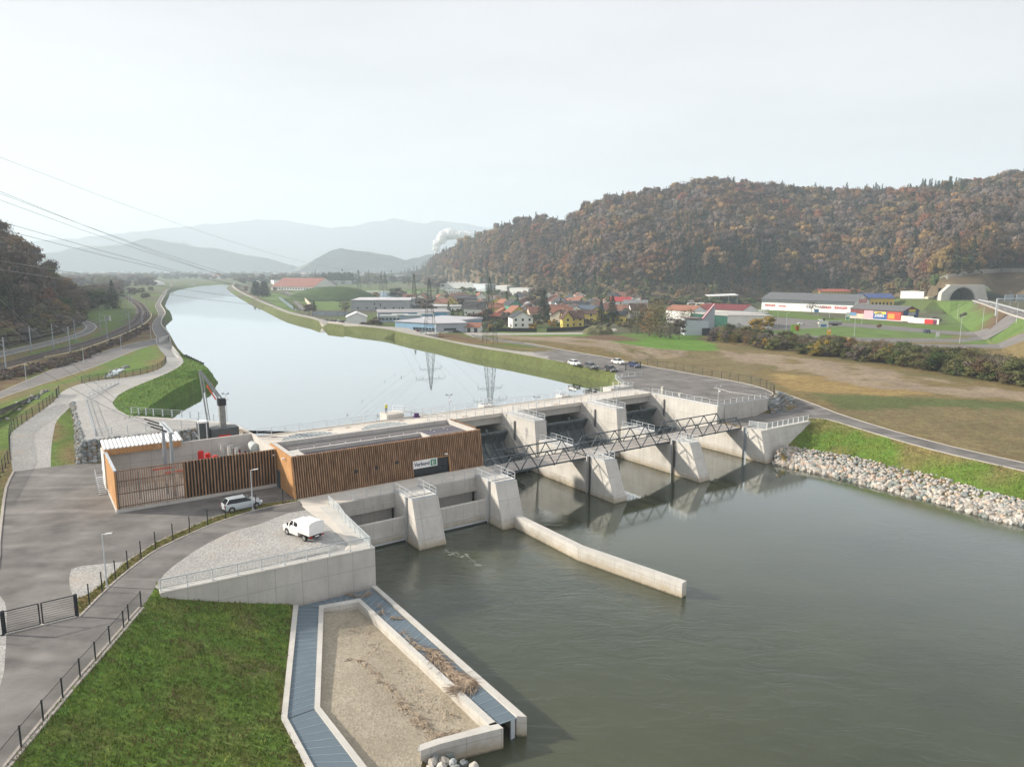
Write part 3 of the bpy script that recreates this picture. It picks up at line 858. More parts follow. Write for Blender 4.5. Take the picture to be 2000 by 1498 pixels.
def water_tail():
 m, nt, b = newmat('river_water')
 nt.nodes.remove(b)
 out = nt.nodes['Material Output']
 P = pos(nt)
 mp = nt.nodes.new('ShaderNodeMapping')
 nt.links.new(P, mp.inputs[0])
 mp.inputs['Rotation'].default_value = (0, 0, radians(58))
 mp.inputs['Scale'].default_value = (.55, 1, 1)
 col = mix(nt, rng(nt, noi(nt, mp.outputs[0], .06, 5, .6), .35, .65), (.036, .044, .027), (.060, .067, .040))
 d = nt.nodes.new('ShaderNodeBsdfDiffuse')
 nt.links.new(col, d.inputs[0])
 g = nt.nodes.new('ShaderNodeBsdfGlossy')
 g.inputs['Roughness'].default_value = .03
 g.inputs[0].default_value = (.93, .97, 1, 1)
 tc = nt.nodes.new('ShaderNodeTexNoise')
 nt.links.new(mp.outputs[0], tc.inputs['Vector'])
 tc.inputs['Scale'].default_value = .40
 tc.inputs['Detail'].default_value = 8
 tc.inputs['Roughness'].default_value = .66
 tc.inputs['Distortion'].default_value = 1.2
 sep = nt.nodes.new('ShaderNodeSeparateXYZ')
 nt.links.new(P, sep.inputs[0])
 S = mth(nt, 'ADD', mth(nt, 'MULTIPLY', sep.outputs[0], CT), mth(nt, 'MULTIPLY', sep.outputs[1], ST_))
 T = mth(nt, 'SUBTRACT', mth(nt, 'MULTIPLY', sep.outputs[0], ST_), mth(nt, 'MULTIPLY', sep.outputs[1], CT))
 amp = mth(nt, 'MAXIMUM', rng(nt, S, 52, 66, 1.0, .05), rng(nt, T, -72, -30, .03, .30))
 bp = nt.nodes.new('ShaderNodeBump')
 nt.links.new(mth(nt, 'MULTIPLY', tc.outputs[0], amp), bp.inputs['Height'])
 bp.inputs['Strength'].default_value = .38
 bp.inputs['Distance'].default_value = .24
 b2 = nt.nodes.new('ShaderNodeBump')
 nt.links.new(mth(nt, 'MULTIPLY', noi(nt, P, 3.0, 4, .6), rng(nt, T, -80, -50, .06, .8)), b2.inputs['Height'])
 b2.inputs['Strength'].default_value = .3
 b2.inputs['Distance'].default_value = .05
 nt.links.new(bp.outputs[0], b2.inputs['Normal'])
 nt.links.new(b2.outputs[0], g.inputs['Normal'])
 lw = nt.nodes.new('ShaderNodeLayerWeight')
 lw.inputs[0].default_value = .5
 nt.links.new(b2.outputs[0], lw.inputs['Normal'])
 cr = nt.nodes.new('ShaderNodeValToRGB')
 cr.color_ramp.elements[0].color = (.02, .02, .02, 1)
 cr.color_ramp.elements[1].color = (1, 1, 1, 1)
 for q, w_ in ((.40, .04), (.55, .10), (.66, .24), (.76, .46), (.88, .76)):
  e = cr.color_ramp.elements.new(q)
  e.color = (w_, w_, w_, 1)
 nt.links.new(lw.outputs['Facing'], cr.inputs[0])
 ms = nt.nodes.new('ShaderNodeMixShader')
 nt.links.new(cr.outputs[0], ms.inputs[0])
 nt.links.new(d.outputs[0], ms.inputs[1])
 nt.links.new(g.outputs[0], ms.inputs[2])
 nt.links.new(ms.outputs[0], out.inputs[0])
 return m
mb = MB()
mb.v = [(-120, -40, 0), (400, -40, 0), (400, 170, 0), (-40, 170, 0)]
# river surface: only inside the bed outline (a little under the banks)
RV = poly([W(29.3, -69.6, 0), XY(710, 1163, 0), XY(707, 1171, 0), XY(838, 1291, 0), XY(969, 1412, 0), XY(975, 1421, 0), XY(916, 1433, 0), XY(866, 1447, 0), Vector((-5.2, 44.2, 0)), Vector((-2.5, 38, 0)), Vector((4.2, 30, 0)), Vector((16, 17, 0)), Vector((48, -40, 0))], offs(rr_foot[::-1], 1.0, 0), [W(113.0, -80, 0), W(113, -109, 0), W(30.4, -109, 0)])
mb = MB()
mb._add([(p.x, p.y, 0.0) for p in RV], [tuple(range(len(RV)))])
bm = bmesh.new()
me = bpy.data.meshes.new('t')
me.from_pydata(mb.v, [], mb.f)
bm.from_mesh(me)
bmesh.ops.triangulate(bm, faces=bm.faces[:])
mb2 = MB()
mb2._add([v.co.copy() for v in bm.verts], [tuple(v.index for v in f.verts) for f in bm.faces])
bm.free()
o = mb2.build('river_water', water_tail(), kind='structure')
for p in o.data.polygons:
 if p.normal.z < 0:
  p.flip()
HP = poly([gp(262, 836, WZ), gp(262, 815, 9)], crestL[2:-2], [gp(349, 688, 9)], pathL_right[1:-1], [gp(446, 545, 9), gp(462, 551, 9)], crestR[::-1], [W(119, -129, WZ), W(112.5, -117.5, WZ), W(112.5, -108.6, WZ), W(57, -108.6, WZ), W(57, -115.5, WZ), W(29, -115.5, WZ), W(27, -120, WZ), gp(455, 834, 9), gp(350, 824, 9)])
bm = bmesh.new()
me = bpy.data.meshes.new('t')
me.from_pydata([(p.x, p.y, WZ) for p in HP], [], [tuple(range(len(HP)))])
bm.from_mesh(me)
bmesh.ops.triangulate(bm, faces=bm.faces[:])
mb2 = MB()
mb2._add([v.co.copy() for v in bm.verts], [tuple(v.index for v in f.verts) for f in bm.faces])
bm.free()
o = mb2.build('pool_water', water_head(), kind='structure')
for p in o.data.polygons:
 if p.normal.z < 0:
  p.flip()
# ================================================================= WEIR AND POWERHOUSE (weir frame)
def wth(name, label, cat_, s, t, z=0.0, group=None):
 p = W(s, t, z)
 return thing(name, label, cat_, (p.x, p.y, z), WTH, group)
DUCTM = mat('duct_steel', (.10, .105, .11), .5, .2, 2)
SLOTM = mat('slot_dark', (.085, .078, .07), .8, .3, 2, stretch=(1, 1, .2))
def WB():
 return MB(WM)
def slope_block(mb, s0, s1, t0, t1a, t1b, z0, z1):
 """block whose downstream face leans: t1b at the foot, t1a at the top"""
 mb.hexa([(s0, t0, z0), (s1, t0, z0), (s1, t1b, z0), (s0, t1b, z0)], [(s0, t0, z1), (s1, t0, z1), (s1, t1a, z1), (s0, t1a, z1)])
def pier(name, label, s0, s1, group):
 root = wth(name, label, 'pier', (s0 + s1) / 2, -95, 0, group)
 m = WB()
 z0 = -2.4
 # upstream cutwater and high part
 m.prism([(s0, -116), (s1, -116), (s1 - .2, -118.4), ((s0 + s1) / 2, -119.6), (s0 + .2, -118.4)][::-1], 2.0, 9.25)
 m.bx(s0, s1, -116, -109.7, z0, 8.45)
 slope_block(m, s0, s1, -109.7, -99.3, -98.0, z0, 9.15)
 m.build('upper_shaft', CONC, root)
 m = WB()
 m.bx(s0, s1, -98.0, -91.3, z0, 6.15)
 m.bx(s0, s1, -91.3, -85.3, z0, 5.3)
 m.bx(s0 + .35, s1 - .35, -84.95, -84.05, z0, 6.1)        # stop-log slots
 m.bx(s0, s1, -85.3, -84.95, z0, 6.15)
 slope_block(m, s0, s1, -84.05, -80.9, -78.65, 0.9, 6.15)
 m.hexa([(s0 - .06, -84.05, z0), (s1 + .06, -84.05, z0), (s1 + .06, -78.1, z0), (s0 - .06, -78.1, z0)], [(s0 - .06, -84.05, .9), (s1 + .06, -84.05, .9), (s1 + .06, -78.55, .9), (s0 - .06, -78.55, .9)])
 m.build('nose', CONC, root)
 m = WB()
 for ss in (s0, s1):
  sg = -1 if ss == s0 else 1
  m.bx(ss - sg * .34, ss - sg * .30, -84.95, -84.05, 0.0, 6.0)
 m.build('slot_shade_sheet', SLOTM, root)  # dark sheets on the slot backs: shade of the gap put into colour
 m = WB()
 for ss in (s0, s1):
  sg = -1 if ss == s0 else 1
  m.bx(ss + sg * .02, ss + sg * .05, -85.07, -84.95, -.3, 6.1)
  m.bx(ss + sg * .02, ss + sg * .05, -84.05, -83.93, -.3, 6.1)
 m.build('slot_lining', GALV_D, root)
 m = WB()
 sl = s0 - .05
 m.bx(sl - .16, sl, -105.45, -105.2, 2.0, 8.3)
 for k in range(12):
  m.bx(sl - .2, sl, -105.6, -105.05, 2.3 + k * .5, 2.38 + k * .5)
 m.build('cable_duct', DUCTM, root)
 return root
def shield(s0, sg, par=None):
 """thicker, darker lower side of a bay with its slanting top edge"""
 m = WB()
 pts = [(-115.5, -2.4), (-115.5, 6.9), (-108.2, 6.75), (-107.2, 6.6), (-104.3, 3.9), (-101.4, .9), (-101.0, -2.4)]
 a = [(s0, t, z) for t, z in pts]
 b = [(s0 + sg * .42, t, z) for t, z in pts]
 m.loft([a, b] if sg > 0 else [b, a])
 return m
PG = 'two long concrete weir piers'
p1 = pier('weir_pier', 'long concrete weir pier between the first and second gate bay, next to the timber powerhouse', 72.8, 75.3, PG)
p2 = pier('weir_pier', 'long concrete weir pier between the second and third gate bay, nearer the right bank', 92.1, 94.6, PG)
for par, s0, s1 in ((p1, 72.8, 75.3), (p2, 92.1, 94.6)):
 shield(s0, -1).build('side_shield', CONC_D, par)
 shield(s1, 1).build('side_shield', CONC_D, par)
# --- right abutment
ab = wth('weir_abutment', 'tall pale concrete abutment wall closing the weir at the right bank', 'abutment', 113, -95)
m = WB()
m.bx(111.4, 112.6, -118.5, -91.3, -2.4, 8.98)
m.bx(112.6, 113.4, -92.2, -91.3, 5.0, 8.98)
m.build('upper_wall', CONC, ab)
m = WB()
m.hexa([(113.4, -92.2, 5.2), (127.6, -91.9, 5.2), (127.6, -90.7, 5.2), (113.4, -90.75, 5.2)], [(113.4, -92.2, 8.98), (127.3, -91.9, 8.98), (127.3, -91.2, 8.98), (113.4, -91.3, 8.98)])
m.build('return_wall', CONC_D, ab)
m = WB()
m.bx(111.4, 112.9, -91.3, -85.3, -2.4, 5.45)
m.bx(111.4, 112.9, -85.3, -84.95, -2.4, 6.0)
m.bx(111.75, 112.9, -84.95, -84.05, -2.4, 5.9)
slope_block(m, 111.4, 113.7, -84.05, -81.0, -78.9, -2.4, 6.0)
m.build('lower_wall', CONC, ab)
m = WB()
a = [(113.7, -2.0), (113.7, 6.0), (127.0, 6.0), (127.0, 5.3), (118.3, 1.5), (117, -2.0)]
m.loft([[(s, -81.05 + (0 if z > 3 else 1.2), z) for s, z in a], [(s, -82.0, z) for s, z in a]])
m.build('wing_wall', CONC, ab)
shield(111.4, -1).build('side_shield', CONC_D, ab)
m = WB()
m.bx(111.2, 111.35, -105.45, -105.2, 2.0, 8.3)
for k in range(12):
 m.bx(111.15, 111.35, -105.6, -105.05, 2.3 + k * .5, 2.38 + k * .5)
m.build('cable_duct', DUCTM, ab)
m = WB()
m.bx(111.72, 111.76, -84.95, -84.05, 0, 5.9)
m.build('slot_lining', GALV_D, ab)
# --- weir deck
dk = wth('weir_bridge', 'straight pale concrete road deck crossing the weir above the three gates', 'bridge', 85, -113)
m = WB()
m.bx(57.0, 112.6, -116, -110.0, 8.5, 9.0)
m.bx(57.0, 112.6, -110.0, -109.55, 8.45, 9.12)
m.bx(57.0, 112.6, -116.3, -116.0, 8.3, 9.12)
m.build('road_slab', CONC_FLAT, dk)
for a, b in ((57.0, 72.8), (75.3, 92.1), (94.6, 111.4)):
 m = WB()
 m.bx(a, b, -110.5, -109.9, 7.15, 8.5)
 m.bx(a, b, -115.9, -115.3, 6.1, 8.5)  # upstream girder deepened to block the bright sky reflected under the deck
 m.build('girder', CONC_D, dk)
for s in (65, 86, 108):
 m = WB()
 m.bx(s, s + 1.2, -111.2, -110.7, 9.0, 9.012)
 m.build('drain_cover', mat('rust_brown', (.24, .13, .08), .8), dk)
# --- gates
def gate(s0, s1, label):
 g = wth('flap_gate', label, 'weir gate', (s0 + s1) / 2, -107, 0, 'steel weir gates')
 m = WB()
 m.loft([[(s, -107.3, 6.05), (s, -107.15, 5.85), (s, -107.95, 4.9), (s, -108.2, 4.2), (s, -108.5, 4.25), (s, -108.3, 5.2), (s, -107.9, 6.2)] for s in (s0 + .45, s1 - .45)])
 m.bx(s0 + .45, s1 - .45, -107.9, -106.95, 6.02, 6.2)
 m.build('flap', GATE, g)
 n = 8
 for k in range(n):
  s = s0 + .6 + (s1 - s0 - 1.2) * k / (n - 1)
  m = WB()
  m.loft([[(q, -107.0, 6.02), (q, -107.85, 4.6), (q, -108.1, 5.0), (q, -107.7, 6.02)] for q in (s - .06, s + .06)])
  m.build('rib', GATE, g)
 for k in (.37, .7):
  m = WB()
  s = s0 + (s1 - s0) * k
  m.loft([[(q, -107.8, 6.2), (q, -107.0, 6.2), (q, -107.35, 6.95), (q, -107.6, 6.95)] for q in (s - .12, s + .12)])
  m.build('splitter_fin', GATE, g)
 m = WB()
 arc = [(-108.6, 4.1), (-108.0, 3.1), (-107.2, 2.3), (-106.1, 1.5), (-104.8, .8), (-104.2, -.6)]
 m.loft([[(s, t, z) for t, z in arc] + [(s, t - .45, z - .3) for t, z in arc[::-1]] for s in (s0 + .45, s1 - .45)])
 m.build('skin_plate', GATE, g)
 m = WB()
 for k in range(9):
  s = s0 + .9 + (s1 - s0 - 1.8) * k / 8
  w_ = .1 if k % 2 else .28
  m.loft([[(q, t + .16, z + .14) for t, z in arc[:-1]] + [(q, t - .1, z - .1) for t, z in arc[:-1][::-1]] for q in (s - w_, s + w_)])
 m.build('stiffener', mat('gate_steel_light', (.13, .155, .165), .5, .2, 1), g)
 for s in (s0 + 1.1, s1 - 1.1):
  m = WB()
  m.beam((s, -106.6, 2.0), (s, -100.9, 3.0), .5, .7)
  m.build('gate_arm', GATE, g)
 m = WB()
 m.bx(s0 + .45, s1 - .45, -103.2, -101.2, .35, .95)
 m.bx(s0 + 2.2, s1 - .3, -101.2, -99.6, .5, .9)
 m.build('cross_beam', GATE, g)
gate(56.6, 72.8, 'grey steel flap gate in the bay beside the timber powerhouse')
gate(75.3, 92.1, 'grey steel flap gate in the middle weir bay between the two long piers')
gate(94.6, 111.4, 'grey steel flap gate in the bay nearest the right bank')
# --- intake block, tailrace
ib = wth('intake_block', 'broad concrete deck with two round grated covers upstream of the powerhouse', 'intake deck', 43, -110)
m = WB()
m.bx(29.6, 57.0, -116, -101.4, -2.4, 8.98)
m.build('deck_block', CONC_FLAT, ib)
m = WB()
m.bx(29.6, 57.0, -116.3, -116.0, 3, 9.12)
m.build('kerb', CONC_FLAT, ib)
for cs, r in ((35.9, 4.4), (48.9, 4.3)):
 m = WB()
 m.prism([(cs + r * cos(2 * pi * k / 40), -107.9 + r * sin(2 * pi * k / 40)) for k in range(40)], 8.98, 9.5)
 lid = m.build('round_cover', mat('cover_dark', (.17, .185, .19), .6), ib)
 m = WB()
 k = -r + .2
 while k < r:
  h = sqrt(max(0, r * r - k * k)) - .05
  m.bx(cs + k, cs + k + .36, -107.9 - h, -107.9 + h, 9.5, 9.6)
  k += .6
 m.build('grating', mat('grating_bars', (.34, .37, .38), .5, metal=.3), lid)
for s in (31.5, 40.8, 44, 54):
 m = WB()
 m.bx(s, s + .9, -114.6, -114.1, 8.985, 8.995)
 m.build('hatch', mat('rust_brown', (.24, .13, .08), .8), ib)
m = MB()
QL = L([(262, 813), (350, 819), (405, 823), (455, 828), (470, 835)], 9) + [W(29.5, -118.6, 9)]
for a, c in zip(QL, QL[1:]):
 m.beam((a.x, a.y, 6.0), (c.x, c.y, 6.0), .7, 6.02)
tag(m.build('quay_wall', CONC_IN), 'pale concrete quay wall along the pool edge of the gravel platform', 'quay wall')
tr = wth('tailrace_structure', 'concrete tailrace front with two outlet bays below the timber powerhouse', 'tailrace', 42, -86)
m = WB()
m.bx(29.9, 57.0, -91.2, -86.35, 5.0, 5.70)
m.bx(27.6, 29.9, -91.2, -86.35, 5.0, 5.70)
m.build('walkway_slab', CONC_FLAT, tr)
for a, b in ((31.6, 39.6), (43.5, 52.5)):
 m = WB()
 m.bx(a, b, -86.35, -85.85, 3.95, 5.82)
 m.bx(a, b, -85.9, -85.70, 3.9, 4.75)
 m.build('lintel_beam', CONC_D, tr)
 m = WB()
 m.bx(a, b, -87.6, -87.0, -2.4, 5.0)
 m.build('back_wall', CONC, tr)
 m = WB()
 m.bx(a, b, -83.6, -83.0, .45, 3.25)
 m.bx(a, b, -83.0, -82.85, .45, 1.25)
 m.build('outlet_panel', CONC, tr)
 m = WB()
 m.bx(a, b, -83.3, -82.75, .22, .42)
 m.build('seal_bar', GALV, tr)
m = WB()
m.bx(29.9, 31.6, -91.2, -83.5, -2.4, 5.0)
m.build('side_wall', CONC, tr)
m = WB()
m.bx(56.3, 57.0, -101.4, -86.35, -2.4, 5.0)
m.bx(56.3, 57.0, -109.6, -101.4, -2.4, 7.1)
m.build('side_wall', CONC, tr)
for i, (s0, s1) in enumerate(((39.6, 43.45), (52.45, 56.1))):
 root = wth('tailrace_pier', ['stout sloping concrete pier between the two tailrace bays', 'stout sloping concrete pier where the footbridge starts beside the tailrace'][i], 'pier', (s0 + s1) / 2, -83, 0, 'sloping tailrace piers')
 m = WB()
 m.bx(s0, s1, -86.35, -82.55, -2.4, 6.1)
 m.bx(s0 + .35, s1 - .1, -82.55, -81.95, -2.4, 6.0)
 m.hexa([(s0, -81.95, .6), (s1, -81.95, .6), (s1, -78.9, .6), (s0, -78.9, .6)], [(s0 + .05, -81.95, 6.1), (s1, -81.95, 6.1), (s1, -80.75, 6.1), (s0 + .05, -80.75, 6.1)])
 m.hexa([(s0 - .04, -82.2, -2.4), (s1 + .04, -82.2, -2.4), (s1 + .04, -78.3, -2.4), (s0 - .04, -78.3, -2.4)], [(s0 - .04, -82.2, .6), (s1 + .04, -82.2, .6), (s1 + .04, -78.85, .6), (s0 - .04, -78.85, .6)])
 m.build('shaft', CONC, root)
 m = WB()
 m.bx(s0 + .28, s0 + .36, -82.5, -82.0, 0, 5.95)
 m.bx(s0 - .05, s0 + .02, -82.75, -82.55, -.2, 6.15)
 m.build('slot_lining', GALV, root)
m = WB()
pl = [(54.25, -78.6), (55.2, -78.6), (55.25, -65), (58.05, -50.7), (57.15, -50.5), (54.3, -64.8)]
m.prism(pl[::-1], -2.4, [1.75] * 6)
tag(m.build('guide_wall', CONC), 'low pale concrete guide wall curving out into the river below the piers', 'guide wall')
# --- retaining walls around the gravel platform
rw = wth('retaining_wall', 'long grey concrete retaining wall around the gravel platform with the white pickup', 'retaining wall', 19, -70)
m = WB()
zb = [-2.4, -2.4, .5, 1.2, 1.9, 2.6, 3.4, 4.6, 5.0]
ss = [29.55, 29.0, 24, 21, 18, 15, 12, 9.5, 8.5]
tt = [-69.55 - (29.5 - s) * .048 for s in ss]
pts0 = [(s, t + .02) for s, t in zip(ss, tt)]
m.prism([(s, t) for s, t in pts0] + [(s, t - .62) for s, t in pts0[::-1]], -2.4, 5.72)
m.prism([(s, t + .06) for s, t in pts0] + [(s, t - .95) for s, t in pts0[::-1]], 5.725, 5.86)
m.build('river_face', CONC, rw)
m = WB()
m.hexa([(28.0, -70.0, -2.4), (29.6, -69.7, -2.4), (31.6, -84, -2.4), (29.2, -84, -2.4)], [(28.0, -70.0, 5.715), (29.5, -69.7, 5.715), (31.3, -84, 5.715), (29.2, -84, 5.715)])
m.hexa([(29.2, -84, -2.4), (31.6, -84, -2.4), (31.6, -86.33, -2.4), (29.2, -86.33, -2.4)], [(29.2, -84, 5.715), (31.3, -84, 5.715), (31.6, -86.33, 5.715), (29.2, -86.33, 5.715)])
m.build('side_face', CONC, rw)
# ================================================================= RAILINGS
def resample(pts, d):
 out = [pts[0].copy()]
 for a, b in zip(pts, pts[1:]):
  n = max(1, round((b - a).length / d))
  for k in range(1, n + 1):
   out.append(a.lerp(b, k / n))
 return out
def rail_run(name, label, pts, post_d=2.0, h=1.1, kind='wire', group='steel guard railings', m_=None, cat_='railing', pw=.08, closed_end=True):
 m_ = m_ or GALV
 root = thing(name, label, cat_, pts[0], 0, group)
 P_ = resample(pts, post_d)
 pm = MB()
 pm.bx(-pw / 2, pw / 2, -pw / 2, pw / 2, 0, h)
 pm.bx(-pw, pw, -pw, pw, 0, .03)
 me = None
 for p, q in zip(P_, P_[1:] + P_[-1:]):
  if me is None:
   o = pm.build('post', m_, root, keep=True)
   me = o.data
  else:
   o = bpy.data.objects.new('post', me)
   COL.objects.link(o)
   o.parent = root
  o.location = p - P_[0]
  d = (q - p) if (q - p).length > 0 else Vector((1, 0, 0))
  o.rotation_euler = (0, 0, atan2(d.y, d.x))
 m = MB()
 top = .06 if kind != 'mesh' else .03
 for a, b in zip(P_, P_[1:]):
  m.beam(a + Vector((0, 0, h)), b + Vector((0, 0, h)), top, .05)
 m.build('handrail', m_, root)
 m = MB()
 if kind == 'wire':
  for f in (.35, .68):
   for a, b in zip(P_, P_[1:]):
    m.beam(a + Vector((0, 0, h * f)), b + Vector((0, 0, h * f)), .035)
  m.build('knee_rail', m_, root)
 elif kind == 'bars':
  for a, b in zip(P_, P_[1:]):
   for f in (.12, .96):
    m.beam(a + Vector((0, 0, h * f)), b + Vector((0, 0, h * f)), .04)
   n = max(2, int((b - a).length / .14))
   for k in range(1, n):
    c = a.lerp(b, k / n)
    m.beam(c + Vector((0, 0, h * .12)), c + Vector((0, 0, h * .96)), .022)
  m.build('baluster_panel', m_, root)
 elif kind == 'glass':
  for a, b in zip(P_, P_[1:]):
   d = (b - a).normalized() * .07
   m.quad(a + d + Vector((0, 0, .12)), b - d + Vector((0, 0, .12)), b - d + Vector((0, 0, h - .06)), a + d + Vector((0, 0, h - .06)))
  m.build('mesh_panel', MESHP, root)
 elif kind == 'low':
  for a, b in zip(P_, P_[1:]):
   m.beam(a + Vector((0, 0, h * .5)), b + Vector((0, 0, h * .5)), .05)
   m.beam(a + Vector((0, 0, .1)), b + Vector((0, 0, .1)), .03, .18)
  m.build('knee_rail', m_, root)
 return root
def see_mat(name, c, a, per=None):
 """perforated/mesh panel: real holes, as an even transparency"""
 m, nt, b = newmat(name)
 b.inputs['Base Color'].default_value = (*c, 1)
 b.inputs['Alpha'].default_value = a
 b.inputs['Roughness'].default_value = .5
 return m
MESHP = see_mat('perforated_infill', (.45, .52, .55), .45)
FENCEM = see_mat('fence_wire', (.03, .04, .04), .30)
def Wl(*p):
 return [W(s, t, z) for s, t, z in p]
rail_run('railing', 'long wire railing on the upstream edge of the weir deck above the calm pool', Wl((29.8, -116.15, 9.12), (112.2, -116.15, 9.12)), 2.3)
rail_run('railing', 'deck railing above the gate bay beside the powerhouse', Wl((57.2, -109.75, 9.12), (72.9, -109.75, 9.12)), 2.0)
rail_run('railing', 'deck railing above the middle gate bay', Wl((75.2, -109.75, 9.12), (92.2, -109.75, 9.12)), 2.0)
rail_run('railing', 'deck railing above the right-hand gate bay', Wl((94.5, -109.75, 9.12), (111.2, -109.75, 9.12)), 2.0)
for i, (s0, s1) in enumerate(((72.8, 75.3), (92.1, 94.6))):
 nm = ['the weir pier beside the powerhouse bay', 'the weir pier nearer the right bank'][i]
 rail_run('railing', 'railing round the high top of ' + nm, Wl((s0 + .1, -107.8, 9.15), (s0 + .1, -99.5, 9.15), (s1 - .1, -99.5, 9.15), (s1 - .1, -109.4, 9.15)), 1.6, kind='low')
 rail_run('railing', 'left edge railing on the low top of ' + nm.replace('the weir pier', 'the pier'), Wl((s0 + .1, -97.7, 6.15), (s0 + .1, -91.6, 6.15)), 1.5, kind='low')
 rail_run('railing', 'right edge railing on the low top of ' + nm.replace('the weir pier', 'the pier'), Wl((s1 - .1, -97.7, 6.15), (s1 - .1, -91.6, 6.15)), 1.5, kind='low')
 rail_run('railing', 'railing round the river nose of ' + nm, Wl((s0 + .15, -85.1, 6.15), (s0 + .15, -84.0, 6.15), (s0 + .15, -81.2, 6.15), (s1 - .15, -81.2, 6.15), (s1 - .15, -85.1, 6.15)), 1.4, kind='low')
 rail_run('railing', 'small railing on the upstream tip of ' + nm.replace('the weir pier', 'the pier'), Wl((s0 + .3, -116.4, 9.25), (s0 + .3, -118.2, 9.25), (s1 - .3, -118.2, 9.25), (s1 - .3, -116.4, 9.25)), 1.2, kind='low')
for i, (s0, s1) in enumerate(((39.6, 43.45), (52.45, 56.1))):
 rail_run('railing', ['railing round the tailrace pier between the two outlet bays', 'railing round the tailrace pier at the start of the footbridge'][i], Wl((s0 + .15, -86.2, 6.1), (s0 + .15, -81.0, 6.1), (s1 - .15, -81.0, 6.1), (s1 - .15, -86.2, 6.1)), 1.6, kind='low')
rail_run('railing', 'thin railing along the walkway above the first outlet bay', Wl((31.8, -86.1, 5.82), (39.6, -86.1, 5.82)), 1.75, pw=.06)
rail_run('railing', 'thin railing along the walkway above the second outlet bay', Wl((43.4, -86.1, 5.82), (52.5, -86.1, 5.82)), 1.75, pw=.06)
rail_run('railing', 'grey baluster railing on top of the retaining wall behind the white pickup', Wl((8.6, -70.85, 5.86), (29.2, -69.85, 5.86)), 2.3, kind='bars', h=1.15)
rail_run('railing', 'pale infill railing down the river side of the gravel platform', Wl((30.7, -86.7, 5.72), (30.5, -82.6, 5.72), (29.9, -79, 5.72), (29.25, -69.9, 5.72)), 1.7, kind='glass', h=1.15)
rail_run('railing', 'railing on the high right abutment beside the turning area', Wl((111.9, -109.5, 8.98), (111.9, -91.7, 8.98)), 2.0, kind='low')
rail_run('railing', 'railing across the end of the turning area above the return wall', Wl((111.9, -91.6, 8.98), (127.0, -91.6, 8.98)), 2.0, kind='low')
rail_run('railing', 'pale infill railing on the wing wall at the right end of the footbridge', Wl((112.6, -84.6, 6.0), (113.8, -81.5, 6.0), (126.8, -81.5, 6.0)), 1.7, kind='glass', h=1.15, m_=WHITE)
rail_run('railing', 'short railing beside the upstream corner of the turning area', Wl((112.2, -118.2, 9.0), (119.3, -129.3, 9.0), (127.6, -128.8, 9.0)), 2.0, kind='low')
rail_run('railing', 'white railing at the right end of the weir deck', Wl((107.5, -117.2, 9.6), (113.8, -117.4, 9.2)), 1.6, kind='low', m_=WHITE)
m = WB()
m.bx(106.3, 112.3, -119.2, -116.6, 4, 9.55)
m.build('pool_corner_wall', CONC, ab)
for i, (s, lab) in enumerate(((53.9, 'small railed concrete block on the pool edge behind the powerhouse roof'),)):
 r_ = wth('trash_rack_head', lab, 'platform', s, -118)
 m = WB()
 m.bx(s - 1.4, s + 2.0, -119.2, -116.35, 4, 9.9)
 m.build('block', CONC_FLAT, r_)
rail_run('railing', 'slanting white railing beside the worker in yellow', Wl((54.9, -118.9, 9.9), (56.2, -117.0, 9.9), (62, -113, 9.0)), 1.6, kind='low', m_=WHITE)
rail_run('railing', 'short railing on the deck corner between intake and first gate bay', Wl((57.2, -109.0, 9.0), (57.2, -103.5, 9.0)), 1.6, kind='low', m_=GALV)
# ================================================================= TRUSS FOOTBRIDGES
def truss(s0, s1, label):
 root = wth('truss_footbridge', label, 'footbridge', (s0 + s1) / 2, -88.2, 5.5, 'three truss footbridge spans')
 n = 5
 dl = (s1 - s0) / n
 for t in (-85.85, -90.55):
  m = WB()
  m.beam((s0, t, 5.62), (s1, t, 5.62), .16, .20)
  m.build('bottom_chord', STEEL_B, root)
  m = WB()
  m.beam((s0 + dl / 2 - .08, t, 7.85), (s1 - dl / 2 + .08, t, 7.85), .16, .17)
  m.build('top_chord', STEEL_B, root)
  m = WB()
  for k in range(n):
   a, c, b = s0 + k * dl + .15, s0 + (k + .5) * dl, s0 + (k + 1) * dl - .15
   m.beam((a, t, 5.7), (c - .06, t, 7.78), .13)
   m.beam((c + .06, t, 7.78), (b, t, 5.7), .13)
  m.build('diagonal', STEEL_B, root)
  m = WB()
  sg = .1 if t < -88 else -.1
  m.beam((s0, t + sg, 6.75), (s1, t + sg, 6.75), .05)
  m.build('handrail', GALV_D, root)
 m = WB()
 m.bx(s0, s1, -90.45, -85.95, 5.52, 5.66)
 m.build('deck', mat('bridge_deck', (.37, .34, .31), .85, .12, .8), root)
 m = WB()
 for k in range(n + 1):
  m.bx(s0 + k * dl - .07 + (.1 if k == 0 else 0), s0 + k * dl + .07 - (.1 if k == n else 0), -90.45, -85.95, 5.34, 5.52)
 m.build('floor_beam', STEEL_B, root)
truss(57.0, 73.6, 'dark steel truss footbridge span starting beside the timber powerhouse')
truss(74.5, 92.9, 'dark steel truss footbridge span between the two long weir piers')
truss(93.8, 112.2, 'dark steel truss footbridge span landing on the right bank')
# ================================================================= POWERHOUSE
ph = wth('powerhouse', 'long timber-clad powerhouse with dark slatted front and recessed flat roof', 'powerhouse', 42.5, -96, 5.7)
B0, B1 = 27.7, 57.0       # along the weir
TOP = 11.3
def fr(z):
 """t of the leaning front at height z"""
 return -90.95 - (z - 5.7) * .165
m = WB()
